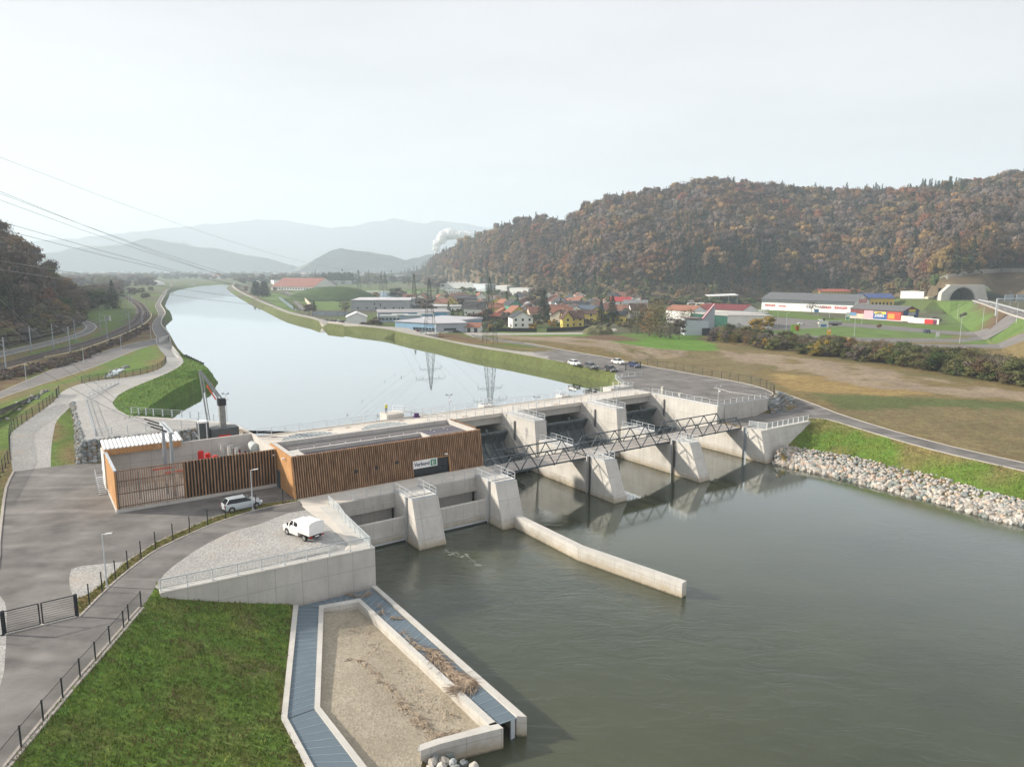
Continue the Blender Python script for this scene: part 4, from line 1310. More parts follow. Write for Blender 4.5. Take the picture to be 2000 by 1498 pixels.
# body behind the slats, with the door recess left open
ds0, ds1, dz1 = 45.1, 51.05, 8.15
for a, b, z0, z1 in ((B0 + .25, ds0, 5.7, TOP - .15), (ds1, B1 - .05, 5.7, TOP - .15), (ds0, ds1, dz1, TOP - .15)):
 m.hexa([(a, -92.6, z0), (b, -92.6, z0), (b, fr(z0) - .22, z0), (a, fr(z0) - .22, z0)], [(a, -92.6, z1), (b, -92.6, z1), (b, fr(z1) - .22, z1), (a, fr(z1) - .22, z1)])
m.build('front_wall', WOOD_D, ph)
m = WB()
m.bx(B0 + .25, B1 - .05, -101.35, -92.6, 5.7, 10.35)
m.build('core', CONC_IN, ph)
m = WB()
x = B0 + .1
pitch = .312
while x < B1:
 zb = 5.72 if not (ds0 - .12 < x < ds1 + .05) else dz1 + .02
 dz = U(-.02, .02)
 m.hexa([(x, fr(zb) - .25, zb), (x + .145, fr(zb) - .25, zb), (x + .145, fr(zb), zb), (x, fr(zb), zb)],
   [(x, fr(TOP) - .25, TOP + dz), (x + .145, fr(TOP) - .25, TOP + dz), (x + .145, fr(TOP), TOP + dz), (x, fr(TOP), TOP + dz)])
 x += pitch
m.build('slat_cladding', WOOD_S, ph)
m = WB()
m.hexa([(B0 - .05, -101.4, 5.75), (B0 + .2, -101.4, 5.75), (B0 + .2, fr(5.7), 5.75), (B0 - .05, fr(5.7), 5.75)], [(B0 - .05, -101.4, TOP - .1), (B0 + .2, -101.4, TOP - .1), (B0 + .2, fr(TOP), TOP - .1), (B0 - .05, fr(TOP), TOP - .1)])
m.build('side_cladding', WOOD_P, ph)
m = WB()
x = -101.3
while x < -93.2:
 m.bx(B1 + .0, B1 + .2, x, x + .145, 5.7, TOP)
 x += .34
m.build('side_slats', WOOD_S, ph)
m = WB()
m.bx(B0 + .21, B1 - .2, -102.0, -101.36, 9.0, TOP - .12)
m.bx(B1 - .55, B1 - .2, -101.36, -92.7, 10.3, TOP - .12)
m.bx(B0 + .21, B0 + .9, -101.36, -92.7, 10.3, TOP - .14)
m.bx(B0 + .9, 49.2, -96.6, -96.2, 10.3, 10.95)
m.bx(48.85, 49.2, -96.2, -92.7, 10.3, 10.95)
m.bx(B0 + .9, B0 + 2.3, -96.2, -92.7, 10.3, 11.0)
m.build('parapet', CONC_IN, ph)
m = WB()
m.bx(B0 + .9, B1 - .55, -101.3, -96.6, 10.36, 10.52)
m.bx(49.2, B1 - .55, -96.6, -92.7, 10.36, 10.52)
m.bx(B0 + 2.3, 48.85, -96.2, -92.7, 10.2, 10.42)
m.build('roof', ROOF_M, ph)
m = WB()
for t in (-100.9, -99.7):
 m.bx(B0 + 1.4, B1 - .8, t, t + .7, 10.52, 10.56)
m.bx(49.6, B1 - .8, -95.9, -95.3, 10.52, 10.56)
m.build('gravel_band', mat('gravel_strip', (.20, .19, .18), .95, .3, 6), ph)
m = WB()
for k in range(11):
 for t in (-98.6, -97.4):
  m.bx(B0 + 3 + k * 2.35, B0 + 3.12 + k * 2.35, t, t + .12, 10.52, 10.62)
m.build('roof_anchor', TIN, ph)
m = WB()
m.bx(ds0 - .05, ds1 + .05, -91.75, -91.6, 5.7, dz1)
m.build('door', mat('door_grey', (.030, .036, .045), .5, .1), ph)
m = WB()
m.bx(49.2, 49.26, -91.58, -91.55, 5.7, dz1)
m.bx(50.1, 50.15, -91.58, -91.55, 5.75, dz1)
m.bx(49.95, 50.0, -91.6, -91.5, 6.6, 6.9)
m.build('door_joint', ANTH, ph)
m = WB()
m.hexa([(ds1 + .03, -91.8, 5.7), (ds1 + .12, -91.8, 5.7), (ds1 + .12, fr(5.7) + .02, 5.7), (ds1 + .03, fr(5.7) + .02, 5.7)], [(ds1 + .03, -91.9, dz1), (ds1 + .12, -91.9, dz1), (ds1 + .12, fr(dz1), dz1), (ds1 + .03, fr(dz1), dz1)])
m.bx(ds0, ds1, -91.7, -91.35, dz1 - .12, dz1 - .02)
m.build('door_reveal', WOOD_P, ph)
for s, z in ((36.2, 7.85), (39.2, 7.9), (42.4, 8.15)):
 m = WB()
 m.bx(s, s + .42, fr(z) - .05, fr(z) + .05, z, z + .42)
 m.build('vent_grille', ANTH, ph)
m = WB()
m.bx(B0 - .2, B0 - .06, -98.6, -97.0, 5.75, 8.2)
m.build('side_door', mat('door_blue_grey', (.05, .075, .09), .5, .1), ph)
for s, t, z in ((B0 - .35, -94.2, 10.6), (B0 - .35, -98.4, 10.2), (B0 + .9, -92.3, 11.35), (50.6, fr(8.6) + .15, 8.45)):
 m = WB()
 m.box((s, t, z), (.45, .22, .16))
 m.build('security_camera', WHITE, ph)
# name board on the front
sgn = wth('name_board', 'white company name board with dark lettering and a green square emblem above the grey door', 'sign', 47.1, -91.3, 7.0)
SS0, SS1, SZ0, SZ1 = 45.12, 49.12, 6.92, 8.12
m = WB()
m.bx(SS0, SS1, -91.5, -91.35, SZ0, SZ1)
m.build('board', WHITE, sgn)
def text_on(name, txt, size, p, m_, parent, ex=.01, rot=None, sx=1.0, bold=0.0):
 cu = bpy.data.curves.new(name, 'FONT')
 cu.body = txt
 cu.size = size
 cu.extrude = ex
 cu.offset = bold
 cu.materials.append(m_)
 o = bpy.data.objects.new(name, cu)
 COL.objects.link(o)
 o.parent = parent
 Mw = Matrix.Translation(p) @ rot @ Matrix.Diagonal((sx, 1, 1, 1))
 inv = parent.matrix_basis.inverted()
 if parent.parent is not None:
  inv = inv @ parent.parent.matrix_basis.inverted()
 o.matrix_basis = inv @ Mw
 bpy.context.view_layer.update()
 dg = bpy.context.evaluated_depsgraph_get()
 me = bpy.data.meshes.new_from_object(o.evaluated_get(dg))
 o2 = bpy.data.objects.new(name, me)
 COL.objects.link(o2)
 o2.parent = parent
 o2.matrix_basis = o.matrix_basis.copy()
 bpy.data.objects.remove(o)
 return o2
ROTS = Matrix.Rotation(WTH, 4, 'Z') @ Matrix.Rotation(pi / 2, 4, 'X')
NAVY = mat('ink_navy', (.012, .02, .10), .5, .02)
GREENE = mat('emblem_green', (.0, .20, .09), .5, .02)
text_on('lettering', 'Verbund', .78, W(SS0 + .22, -91.33, SZ0 + .36), NAVY, sgn, rot=ROTS, sx=.92, bold=.012)
m = WB()
m.bx(48.02, 48.92, -91.35, -91.31, SZ0 + .14, SZ0 + 1.04)
em = m.build('emblem', GREENE, sgn)
m = WB()
for a, b, z0, z1 in ((48.22, 48.32, .30, .88), (48.22, 48.74, .80, .88), (48.22, 48.74, .30, .38), (48.36, 48.70, .55, .63), (48.22, 48.36, .55, .63)):
 m.bx(a, b, -91.31, -91.29, SZ0 + z0, SZ0 + z1)
m.build('emblem_letter', WHITE, em)
# ================================================================= SWITCHYARD
sy = wth('switchyard_building', 'roofless switchyard enclosure with timber slat screens and pale concrete inner walls', 'switchyard', 18, -105, 5.7)
A0, A1, F0, BK = 7.8, 27.45, -98.35, -110.0
m = WB()
m.bx(A0 - .1, A1 + .2, F0 - .35, F0 + .12, 5.6, 6.12)
m.bx(A0 - .1, A0 + .25, BK, F0 - .35, 5.6, 6.12)
m.build('plinth', CONC_IN, sy)
m = WB()
m.bx(A0, A1 + .2, BK - .35, BK, 5.6, 11.0)
m.bx(A1 - .05, A1 + .2, BK, F0 - .4, 5.6, 11.0)
m.bx(A0 + .28, A0 + .5, BK, F0 - .5, 5.6, 6.2)
m.build('concrete_wall', CONC_IN, sy)
m = WB()
m.bx(A0, A0 + .22, -113.4, F0 + .02, 6.12, 10.95)
m.build('side_cladding', WOOD_P, sy)
m = WB()
m.bx(A0 - .02, A0 + .3, BK, F0 + .05, 10.96, 11.12)
m.build('wall_coping', GALV, sy)
m = WB()
m.bx(A0 + .5, A1 - .05, BK, F0 - .4, 5.72, 5.78)
m.build('yard_floor', CONC_FLAT, sy)
m = WB()
x = A0 + .45
while x < 15.6:
 m.bx(x, x + .10, F0 - .06, F0 + .06, 6.14, 11.05)
 x += .262
m.build('open_slats', WOOD_S, sy)
m = WB()
for z in (6.3, 7.95, 9.55, 10.9):
 m.bx(A0 + .3, 15.7, F0 - .2, F0 - .07, z, z + .1)
m.bx(A0 + .22, A0 + .36, F0 - .2, F0 + .08, 6.12, 11.0)
m.build('slat_rail', mat('dull_rail', (.12, .10, .09), .7), sy)
m = WB()
m.bx(15.65, A1, F0 - .38, F0 - .12, 6.12, 10.95)
m.build('front_backing', WOOD_D, sy)
m = WB()
x = 15.75
while x < A1:
 m.bx(x, x + .15, F0 - .12, F0 + .12, 6.14, 11.05)
 x += .40
m.build('slat_cladding', WOOD_S, sy)
m = WB()
x = A0 - .1
while x < 17.3:
 m._add([(x, -113.6, 11.9), (x + .25, -113.6, 12.02), (x + .5, -113.6, 11.9), (x, -109.4, 11.45), (x + .25, -109.4, 11.57), (x + .5, -109.4, 11.45), (x, -113.6, 11.8), (x + .5, -113.6, 11.8), (x, -109.4, 11.35), (x + .5, -109.4, 11.35)],
   [(0, 1, 4, 3), (1, 2, 5, 4), (6, 8, 9, 7), (0, 6, 7, 2), (3, 5, 9, 8)])
 x += .5
m.build('corrugated_roof', WHITE, sy)
m = WB()
m.bx(A0, 17.4, -109.6, -109.35, 10.6, 11.4)
m.bx(A0, 17.4, -113.5, -110.36, 10.3, 11.3)
m.build('roof_fascia', WOOD_P, sy)
m = WB()
m.bx(A0 + .23, 17.3, -113.4, -110.36, 5.7, 10.3)
m.bx(A0 - .15, A0 - .02, -113.4, -109.6, 5.7, 10.95)
m.build('shed_wall', WHITE_R, sy)
# things standing in the switchyard
gy = wth('line_gantry', 'tall grey steel portal carrying the incoming power lines over the switchyard', 'gantry', 15.5, -104, 5.78)
for t in (-107.3, -101.2):
 m = WB()
 m.tube((14.9, t, 5.78), (14.9, t, 14.4), .26, .2, 10)
 m.build('column', GALV_D, gy)
m = WB()
for ds_ in (-.22, .22):
 m.beam((14.9 + ds_, -108.3, 14.5), (14.9 + ds_, -100.4, 14.5), .22, .3)
m.build('cross_beam', GALV, gy)
for k, t in enumerate((-107.6, -104.6, -101.6)):
 m = WB()
 p0, p1 = Vector((14.7, t, 14.5)), Vector((12.9, t - 2.0, 15.1))
 for q in range(9):
  c = p0.lerp(p1, .1 + q * .1)
  m.ball(c, .13, 8, 4)
 m.tube(p0, p1, .04, n=5)
 m.build('insulator', ANTH, gy)
for k in range(3):
 lab = ['tall red capped transformer bushing, back one of the row of three', 'red capped transformer bushing in the middle of the row of three', 'red capped transformer bushing at the front of the row of three'][k]
 s, t = 19.6 + k * .55, -107.6 + k * 2.0
 r_ = wth('current_transformer', lab, 'transformer', s, t, 5.78, 'row of red transformers')
 m = WB()
 m.tube((s, t, 5.78), (s, t, 7.6), .28, .24, 10)
 m.build('stand', GALV_D, r_)
 m = WB()
 for q in range(6):
  m.tube((s, t, 7.6 + q * .2), (s, t, 7.7 + q * .2), .3, .22, 10)
 m.tube((s, t, 7.6), (s, t, 8.8), .18, n=8)
 m.build('insulator', mat('porcelain_red', (.30, .03, .02), .3), r_)
 m = WB()
 m.tube((s, t, 8.8), (s, t, 9.9), .42, .40, 14)
 m.ball((s, t, 9.9), .40, 12, 6, sq=(1, 1, .35))
 m.build('tank', REDP, r_)
for k in range(3):
 lab = ['white insulator column with ring arm, back one of the trio', 'white insulator column with ring arm, middle one of the trio', 'white insulator column with ring arm, front one of the trio'][k]
 s, t = 22.6 + k * .6, -108.0 + k * 1.7
 r_ = wth('surge_arrester', lab, 'insulator', s, t, 5.78, 'trio of white insulator columns')
 m = WB()
 m.tube((s, t, 5.78), (s, t, 7.8), .16, n=8)
 m.build('stand', GALV_D, r_)
 m = WB()
 m.tube((s, t, 7.8), (s, t, 10.4), .22, .2, 10)
 for q in range(10):
  m.tube((s, t, 7.9 + q * .25), (s, t, 7.96 + q * .25), .28, .22, 10)
 m.build('shed_column', mat('porcelain_grey', (.5, .5, .48), .3), r_)
 m = WB()
 m.beam((s - .5, t, 10.45), (s + .6, t, 10.5), .08)
 m.build('ring_arm', GALV, r_)
for k in range(3):
 lab = ['dark red cable termination nearest the back wall', 'dark red cable termination in the middle of three', 'dark red cable termination nearest the slat screen'][k]
 s, t = 24.4 + k * .45, -108.5 + k * 1.4
 m = WB()
 m.tube((s, t, 5.78), (s, t, 9.2), .12, n=8)
 for q in range(9):
  m.tube((s, t, 7.0 + q * .24), (s, t, 7.1 + q * .24), .2, .14, 8)
 m.tube((s, t, 9.2), (s, t, 9.5), .14, n=8)
 tag(m.build('cable_termination', mat('porcelain_dark', (.10, .015, .02), .35)), lab, 'insulator', 'three dark red cable terminations')
m = WB()
m.tube((27.0, -106.6, 9.5), (27.0, -108.6, 9.5), .7, n=16)
m.ball((27.0, -106.6, 9.5), .7, 16, 6, sq=(1, .3, 1))
m.bx(26.6, 27.3, -108.2, -107.0, 5.78, 8.9)
tag(m.build('oil_conservator', mat('tank_grey', (.42, .46, .46), .4)), 'pale grey horizontal tank against the inner wall of the switchyard', 'tank')
for k in range(2):
 s, t = 13.2 + k * 1.1, -105.5 + k * 2.6
 r_ = wth('disconnector', ['red framed disconnector switch at the back beside the gantry', 'red framed disconnector switch close behind the open slats'][k], 'switchgear', s, t, 5.78, 'red framed switches')
 for ds_ in (0, 2.6):
  m = WB()
  m.tube((s + ds_, t, 5.78), (s + ds_, t, 8.6), .1, n=6)
  m.build('stand', GALV_D, r_)
 m = WB()
 m.beam((s - .2, t, 8.7), (s + 2.8, t, 8.7), .16, .22)
 m.build('frame', REDP, r_)
 m = WB()
 for ds_ in (0, 1.3, 2.6):
  for q in range(5):
   m.tube((s + ds_, t, 7.3 + q * .24), (s + ds_, t, 7.42 + q * .24), .17, .1, 8)
 m.build('insulator', mat('porcelain_grey', (.5, .5, .48), .3), r_)
m = WB()
s, t = 10.9, -102.6
m.tube((s, t, 5.78), (s, t, 9.6), .1, n=6)
for q in range(8):
 m.tube((s, t, 8.0 + q * .2), (s, t, 8.1 + q * .2), .17, .1, 8)
tag(m.build('voltage_transformer', mat('porcelain_blue', (.16, .22, .26), .3)), 'slim blue grey insulator post at the left end behind the open slats', 'insulator')
# exterior stairs beside the shed
m = WB()
for q in range(9):
 m.bx(6.6, 7.5, -111.5 + q * .42, -111.1 + q * .42, 5.75 + (8 - q) * .18, 5.80 + (8 - q) * .18)
m.beam((6.6, -111.5, 8.4), (6.6, -107.6, 6.8), .06)
m.beam((7.5, -111.5, 8.4), (7.5, -107.6, 6.8), .06)
for q in range(4):
 m.beam((6.6, -111.4 + q * 1.2, 5.75), (6.6, -111.4 + q * 1.2, 8.35 - q * .48), .05)
tag(m.build('outside_stair', GALV), 'small galvanised stair with handrails beside the switchyard shed', 'stairs')
# ================================================================= FISH LADDER (downstream, left bank)
fl = thing('fish_ladder', 'horseshoe of concrete channel walls with blue grey gratings around the silted basin', 'fish ladder', gp(575, 1180, 1.2))
T1 = 1.72
lo = [gp(573, 1181, T1), gp(549, 1402, T1), gp(600, 1500, T1), gp(668, 1610, T1), Vector((-8, 34, T1))]
lo_in = [gp(583, 1180, T1), gp(561, 1400, T1), gp(614, 1498, T1), gp(682, 1605, T1), Vector((-7.4, 33.6, T1))]
li_out = [gp(623, 1182, T1), gp(614, 1381, T1), gp(704, 1500, T1), gp(800, 1620, T1)]
li_in = [gp(632, 1187, T1), gp(625, 1379, T1), gp(718, 1498, T1), gp(815, 1618, T1)]
def wallstrip(name, A, Bs, z0, z1, m_=CONC):
 m = MB()
 for (a, b), (c, d) in zip(zip(A, Bs), zip(A[1:], Bs[1:])):
  m.hexa([(a.x, a.y, z0), (b.x, b.y, z0), (d.x, d.y, z0), (c.x, c.y, z0)], [(a.x, a.y, z1), (b.x, b.y, z1), (d.x, d.y, z1), (c.x, c.y, z1)])
 return m.build(name, m_, fl)
wallstrip('outer_wall', lo, lo_in, 0, T1)
top_in = [gp(623, 1182, T1), gp(703, 1168, T1), gp(972, 1413, T1)]
top_in2 = [gp(632, 1187, T1), gp(700, 1175, T1), gp(957, 1416, T1)]
wallstrip('inner_wall', li_out, li_in, 0, T1)
wallstrip('basin_wall', top_in, top_in2, -.5, T1)
rv_o = [gp(735, 1143, T1), gp(1029, 1399, T1)]
rv_i = [gp(726, 1144, T1), gp(1009, 1398, T1)]
wallstrip('river_wall', rv_o, rv_i, -2.4, T1)
e0, e1 = gp(1029, 1399, T1), gp(1009, 1398, T1)
cross_o = [gp(983, 1421, T1), gp(918, 1437, T1), gp(860, 1452, T1), gp(821, 1468, T1 - .1)]
cross_i = [gp(968, 1409, T1), gp(914, 1426, T1), gp(857, 1441, T1), gp(820, 1456, T1 - .1)]
wallstrip('cross_wall', cross_o, cross_i, -1.4, T1)
GRATE, nt, b = newmat('ladder_grating')
P = nt.nodes.new('ShaderNodeNewGeometry').outputs['Position']
f = noi(nt, P, .4, 4)
col = mix(nt, f, (.100, .140, .175), (.145, .185, .220))
nt.links.new(col, b.inputs['Base Color'])
b.inputs['Roughness'].default_value = .6
b.inputs['Metallic'].default_value = .2
GRL = mat('grating_seam', (.25, .32, .36), .6)
def grating(A, Bq, n, name='grating'):
 """A, Bq: the two long edges; n panels with seams"""
 def at(Lq, t):
  tot = sum((b_ - a_).length for a_, b_ in zip(Lq, Lq[1:]))
  d = t * tot
  for a_, b_ in zip(Lq, Lq[1:]):
   l_ = (b_ - a_).length
   if d <= l_ or b_ is Lq[-1]:
    return a_.lerp(b_, min(1, d / l_))
   d -= l_
 for k in range(n):
  m = MB()
  a, b_, c, d = at(A, (k + .03) / n), at(Bq, (k + .03) / n), at(Bq, (k + .97) / n), at(A, (k + .97) / n)
  m.hexa([(p.x, p.y, 1.50) for p in (a, b_, c, d)], [(p.x, p.y, 1.57) for p in (a, b_, c, d)])
  g_ = m.build(name, GRATE, fl)
 m = MB()
 for k in range(n + 1):
  a, b_ = at(A, k / n), at(Bq, k / n)
  m.beam((a.x, a.y, 1.56), (b_.x, b_.y, 1.56), .045, .06)
 m.build('seam_bar', GRL, fl)
grating(lo_in[0:2], li_out[0:2], 24)
grating(lo_in[1:3], li_out[1:3], 8)
grating(lo_in[2:4], li_out[2:4], 5)
grating([gp(583, 1181, T1), gp(725, 1147, T1)], [gp(620, 1184, T1), gp(703, 1167, T1)], 9)
grating([gp(726, 1147, T1), gp(1009, 1398, T1)], [gp(704, 1169, T1), gp(972, 1411, T1)], 26)
m = MB()
for a, b_ in ((gp(725, 1147, 0), gp(1005, 1397, 0)),):
 pass
m.hexa([(p.x, p.y, -2) for p in (gp(996, 1401, T1), gp(1005, 1398, T1), gp(1006, 1400, T1), gp(998, 1404, T1))], [(p.x, p.y, T1 - .2) for p in (gp(996, 1401, T1), gp(1005, 1398, T1), gp(1006, 1400, T1), gp(998, 1404, T1))])
m.build('stoplog_guide', GALV, fl)
# ================================================================= VEHICLES
TYRE = mat('tyre', (.02, .02, .02), .85)
RIM = mat('alloy_rim', (.55, .56, .58), .35, .05, 4, metal=.6)
LAMPW = mat('headlamp_glass', (.75, .78, .8), .15, .05)
LAMPR = mat('tail_lamp_glass', (.45, .01, .01), .25, .05)
PLATE = mat('plate_white', (.75, .75, .75), .5, .02)
PLAST = mat('black_plastic', (.03, .03, .032), .6, .1)
def paint(name, c):
 if name in MATS:
  return MATS[name]
 m, nt, b = newmat(name)
 b.inputs['Base Color'].default_value = (*c, 1)
 b.inputs['Roughness'].default_value = .3
 b.inputs['Metallic'].default_value = .15
 b.inputs['Coat Weight'].default_value = .5
 b.inputs['Coat Roughness'].default_value = .08
 MATS[name] = m
 return m
def wheel(root, x, y, r=.34, w_=.24, detail=True):
 m = MB()
 m.tube((x, y - w_ / 2, r), (x, y + w_ / 2, r), r, n=16)
 t = m.build('wheel', TYRE, root, keep=True)
 if detail:
  m = MB()
  sg = 1 if y > 0 else -1
  yo = y + sg * (w_ / 2 + .005)
  m.tube((x, y, r), (x, yo, r), r * .66, n=14)
  rim = m.build('rim', RIM, t, keep=True)
  m = MB()
  for k in range(5):
   a = 2 * pi * k / 5 + .3
   m.box((x + cos(a) * r * .42, yo + sg * .004, r + sin(a) * r * .42), (.09, .01, .09))
  m.build('rim_gap', PLAST, t, keep=True)
 return t
CARK = {
 #        L     W     H    hoodz belt  wsb   wst  rt    rb     ground
 'suv': (4.75, 1.90, 1.66, 1.04, 1.12, 1.20, .30, -1.72, -2.22),
 'wagon': (4.65, 1.82, 1.50, .92, .98, 1.10, .25, -1.75, -2.20),
 'hatch': (4.25, 1.80, 1.52, .92, .98, 1.05, .25, -1.55, -1.98),
 'coupe': (4.60, 1.90, 1.60, .98, 1.04, 1.15, .25, -1.05, -2.05),
}
def car(label, kind, pm, loc, rz, group=None, detail=True, cat_='car'):
 Ln, Wd, Hh, hz_, belt, wsb, wst, rt, rb = CARK[kind]
 root = thing('parked_car', label, cat_, loc, rz, group)
 h = Ln / 2
 hw = Wd / 2
 m = MB()
 rings = []
 for x, zl, zt, k in ((-h, .50, .80, .78), (-h + .06, .34, belt - .10, .92), (-h + .30, .24, belt - .02, .98), (-h + 1.0, .20, belt, 1.0), (0, .20, belt, 1.0),
       (wsb + .05, .21, belt - .02, .995), (wsb + .45, .22, hz_ - .03, .98), (h - .45, .24, hz_ - .14, .95), (h - .12, .28, .74, .86), (h, .42, .62, .72)):
  w_ = hw * k
  zm = (zl + zt) / 2
  rings.append([(x, -w_ * .90, zl), (x, w_ * .90, zl), (x, w_, zl + .12), (x, w_, zm + .08), (x, w_ * .955, zt - .05), (x, w_ * .80, zt), (x, -w_ * .80, zt), (x, -w_ * .955, zt - .05), (x, -w_, zm + .08), (x, -w_, zl + .12)])
 m.loft(rings)
 m.build('body', pm, root, smooth=False, keep=True)
 bw, tw = hw * .91, hw * .70
 z0, z1 = belt - .04, Hh - .07
 m = MB()
 xm = (wst + rt) / 2
 m.loft([[(rb, -bw * .92, z0), (rb, bw * .92, z0), (rt, tw * .95, z1), (rt, -tw * .95, z1)],
   [(xm - .3, -bw, z0), (xm - .3, bw, z0), (xm - .3, tw, z1 + .03), (xm - .3, -tw, z1 + .03)],
   [(wsb - .35, -bw, z0), (wsb - .35, bw, z0), (wst, tw, z1), (wst, -tw, z1)],
   [(wsb, -bw * .88, z0), (wsb, bw * .88, z0), (wst + .02, tw * .98, z1), (wst + .02, -tw * .98, z1)]])
 m.build('window', GLASS, root, keep=True)
 m = MB()
 m.loft([[(rt - .08, -tw * .93, z1 - .02), (rt - .08, tw * .93, z1 - .02), (rt - .02, tw * .85, z1 + .03), (rt - .02, -tw * .85, z1 + .03)],
   [(xm - .3, -tw - .03, z1 + .0), (xm - .3, tw + .03, z1 + .0), (xm - .3, tw * .88, Hh), (xm - .3, -tw * .88, Hh)],
   [(wst + .04, -tw - .02, z1 - .02), (wst + .04, tw + .02, z1 - .02), (wst - .02, tw * .88, z1 + .04), (wst - .02, -tw * .88, z1 + .04)]])
 m.build('roof', pm, root, keep=True)
 m = MB()
 for sy_ in (-1, 1):
  for (xa, xb, ya, yb) in ((wsb - .04, wst + .02, bw * .93, tw * .99), (rb + .02, rt - .02, bw * .94, tw * .95)):
   m.beam((xa, sy_ * ya, z0), (xb, sy_ * yb, z1 + .01), .055, .05)
 m.build('pillar', pm, root, keep=True)
 m = MB()
 for sy_ in (-1, 1):
  for (xa, xb, ya, yb) in ((-.15, -.18, bw * 1.0, tw * 1.005), (-1.15, -1.2, bw * .985, tw * 1.0)):
   m.beam((xa, sy_ * ya, z0), (xb, sy_ * yb, z1 + .01), .05, .04)
 m.build('door_pillar', PLAST, root, keep=True)
 for x in (-h + .85, h - .88):
  for sy_ in (-1, 1):
   wheel(root, x, sy_ * (hw - .10), .34, .23, detail)
 if detail:
  for x in (-h + .85, h - .88):
   for sy_ in (-1, 1):
    m = MB()
    m.tube((x, sy_ * (hw - .16), .36), (x, sy_ * (hw + .006), .36), .405, n=18)
    m.build('wheel_arch', PLAST, root, keep=True)
  m = MB()
  m.bx(-h - .02, -h + .1, -hw * .7, hw * .7, .30, .50)
  m.build('bumper', PLAST, root, keep=True)
  m = MB()
  m.bx(h - .1, h + .01, -hw * .6, hw * .6, .34, .56)
  m.build('grille', PLAST, root, keep=True)
 for sy_ in (-1, 1):
  m = MB()
  m.box((h - .10, sy_ * hw * .70, .70), (.14, .34, .13))
  m.build('headlight', LAMPW, root, keep=True)
  m = MB()
  m.box((-h + .06, sy_ * hw * .78, .86), (.12, .30, .16))
  m.build('taillight', LAMPR, root, keep=True)
  m = MB()
  m.box((wsb - .25, sy_ * (hw + .06), belt + .06), (.16, .18, .13))
  m.build('mirror', pm, root, keep=True)
 for x in (-h - .025, h + .015):
  m = MB()
  m.box((x, 0, .5), (.02, .5, .12))
  m.build('number_plate', PLATE, root, keep=True)
 return root
P_SIL, P_WHI, P_GRY, P_BLK, P_BLU, P_RED = paint('silver_blue_paint', (.50, .56, .60)), paint('white_car_paint', (.78, .78, .77)), paint('graphite_paint', (.07, .08, .085)), paint('black_car_paint', (.025, .028, .03)), paint('dark_blue_paint', (.02, .04, .13)), paint('red_car_paint', (.45, .03, .02))
a, b_ = gp(437, 1001, YZ), gp(491, 990, YZ)
c = (a + b_) / 2 + Vector((.35, .55, 0))
car('silver estate-like SUV parked on the asphalt below the switchyard slats', 'suv', P_SIL, c, atan2(b_.y - a.y, b_.x - a.x))
RG = 'cars parked on the right turning area'
for u, v, k, pm, lab in ((1122, 713, 'wagon', P_WHI, 'white estate car, leftmost of those parked on the turning area'),
       (1154, 719, 'wagon', P_GRY, 'dark grey estate car parked between a white car and a black one'),
       (1193, 725, 'hatch', P_BLK, 'black hatchback parked nearest the gate on the turning area'),
       (1207, 711, 'coupe', P_WHI, 'white sloping-roofed SUV parked beside a dark blue car'),
       (1239, 717, 'hatch', P_BLU, 'dark blue car behind the gate, rightmost on the turning area')):
 car(lab, k, pm, gp(u, v, DZ), radians(-62), RG, detail=True)
# pickup with crew cab and tarpaulin box
p0, p1_ = gp(566, 1047, YZ), gp(594, 1058, YZ)
d_ = (p1_ - p0)
rzp = atan2(-d_.y, -d_.x)
cen = gp(592, 1046, YZ)
pk = thing('pickup_van', 'white crew cab pickup with a tall white tarpaulin box parked on the gravel', 'pickup', cen, rzp)
m = MB()
rings = []
for x, zl, zt, hw in ((2.65, .45, .85, .78), (2.5, .35, 1.05, .90), (1.95, .33, 1.22, .95), (1.55, .33, 1.28, .95), (.0, .33, 1.3, .95), (-.35, .33, 1.3, .95)):
 rings.append([(x, -hw, zl), (x, hw, zl), (x, hw, zt - .08), (x, hw * .93, zt), (x, -hw * .93, zt), (x, -hw, zt - .08)])
m.loft(rings)
m.build('body', P_WHI, pk, keep=True)
m = MB()
m.loft([[(1.75, -.86, 1.22), (1.75, .86, 1.22), (1.0, .74, 1.88), (1.0, -.74, 1.88)], [(1.2, -.91, 1.25), (1.2, .91, 1.25), (.85, .76, 1.93), (.85, -.76, 1.93)], [(-.35, -.91, 1.25), (-.35, .91, 1.25), (-.35, .78, 1.95), (-.35, -.78, 1.95)]])
m.build('cab', P_WHI, pk, keep=True)
m = MB()
m.loft([[(1.74, -.74, 1.30), (1.74, .74, 1.30), (1.10, .66, 1.84), (1.10, -.66, 1.84)], [(1.78, -.74, 1.30), (1.78, .74, 1.30), (1.14, .66, 1.86), (1.14, -.66, 1.86)]])
m.build('windscreen', GLASS, pk, keep=True)
for sy_ in (-1, 1):
 for xa, xb in ((.62, 1.28), (-.22, .42)):
  m = MB()
  xt = xb - (.32 if xb > 1 else 0)
  m.hexa([(xa, sy_ * .90, 1.30), (xb, sy_ * .90, 1.30), (xb, sy_ * .925, 1.30), (xa, sy_ * .925, 1.30)][::sy_], [(xa, sy_ * .775, 1.82), (xt, sy_ * .775, 1.82), (xt, sy_ * .80, 1.82), (xa, sy_ * .80, 1.82)][::sy_])
  m.build('window', GLASS, pk, keep=True)
 m = MB()
 m.box((1.35, sy_ * 1.07, 1.38), (.14, .2, .26))
 m.build('mirror', PLAST, pk, keep=True)
 m = MB()
 m.box((2.52, sy_ * .72, .85), (.2, .3, .18))
 m.build('headlight', LAMPW, pk, keep=True)
 m = MB()
 m.box((-2.62, sy_ * .78, .62), (.06, .32, .14))
 m.build('taillight', LAMPR, pk, keep=True)
m = MB()
m.bx(-2.6, -.42, -1.0, 1.0, .80, 1.18)
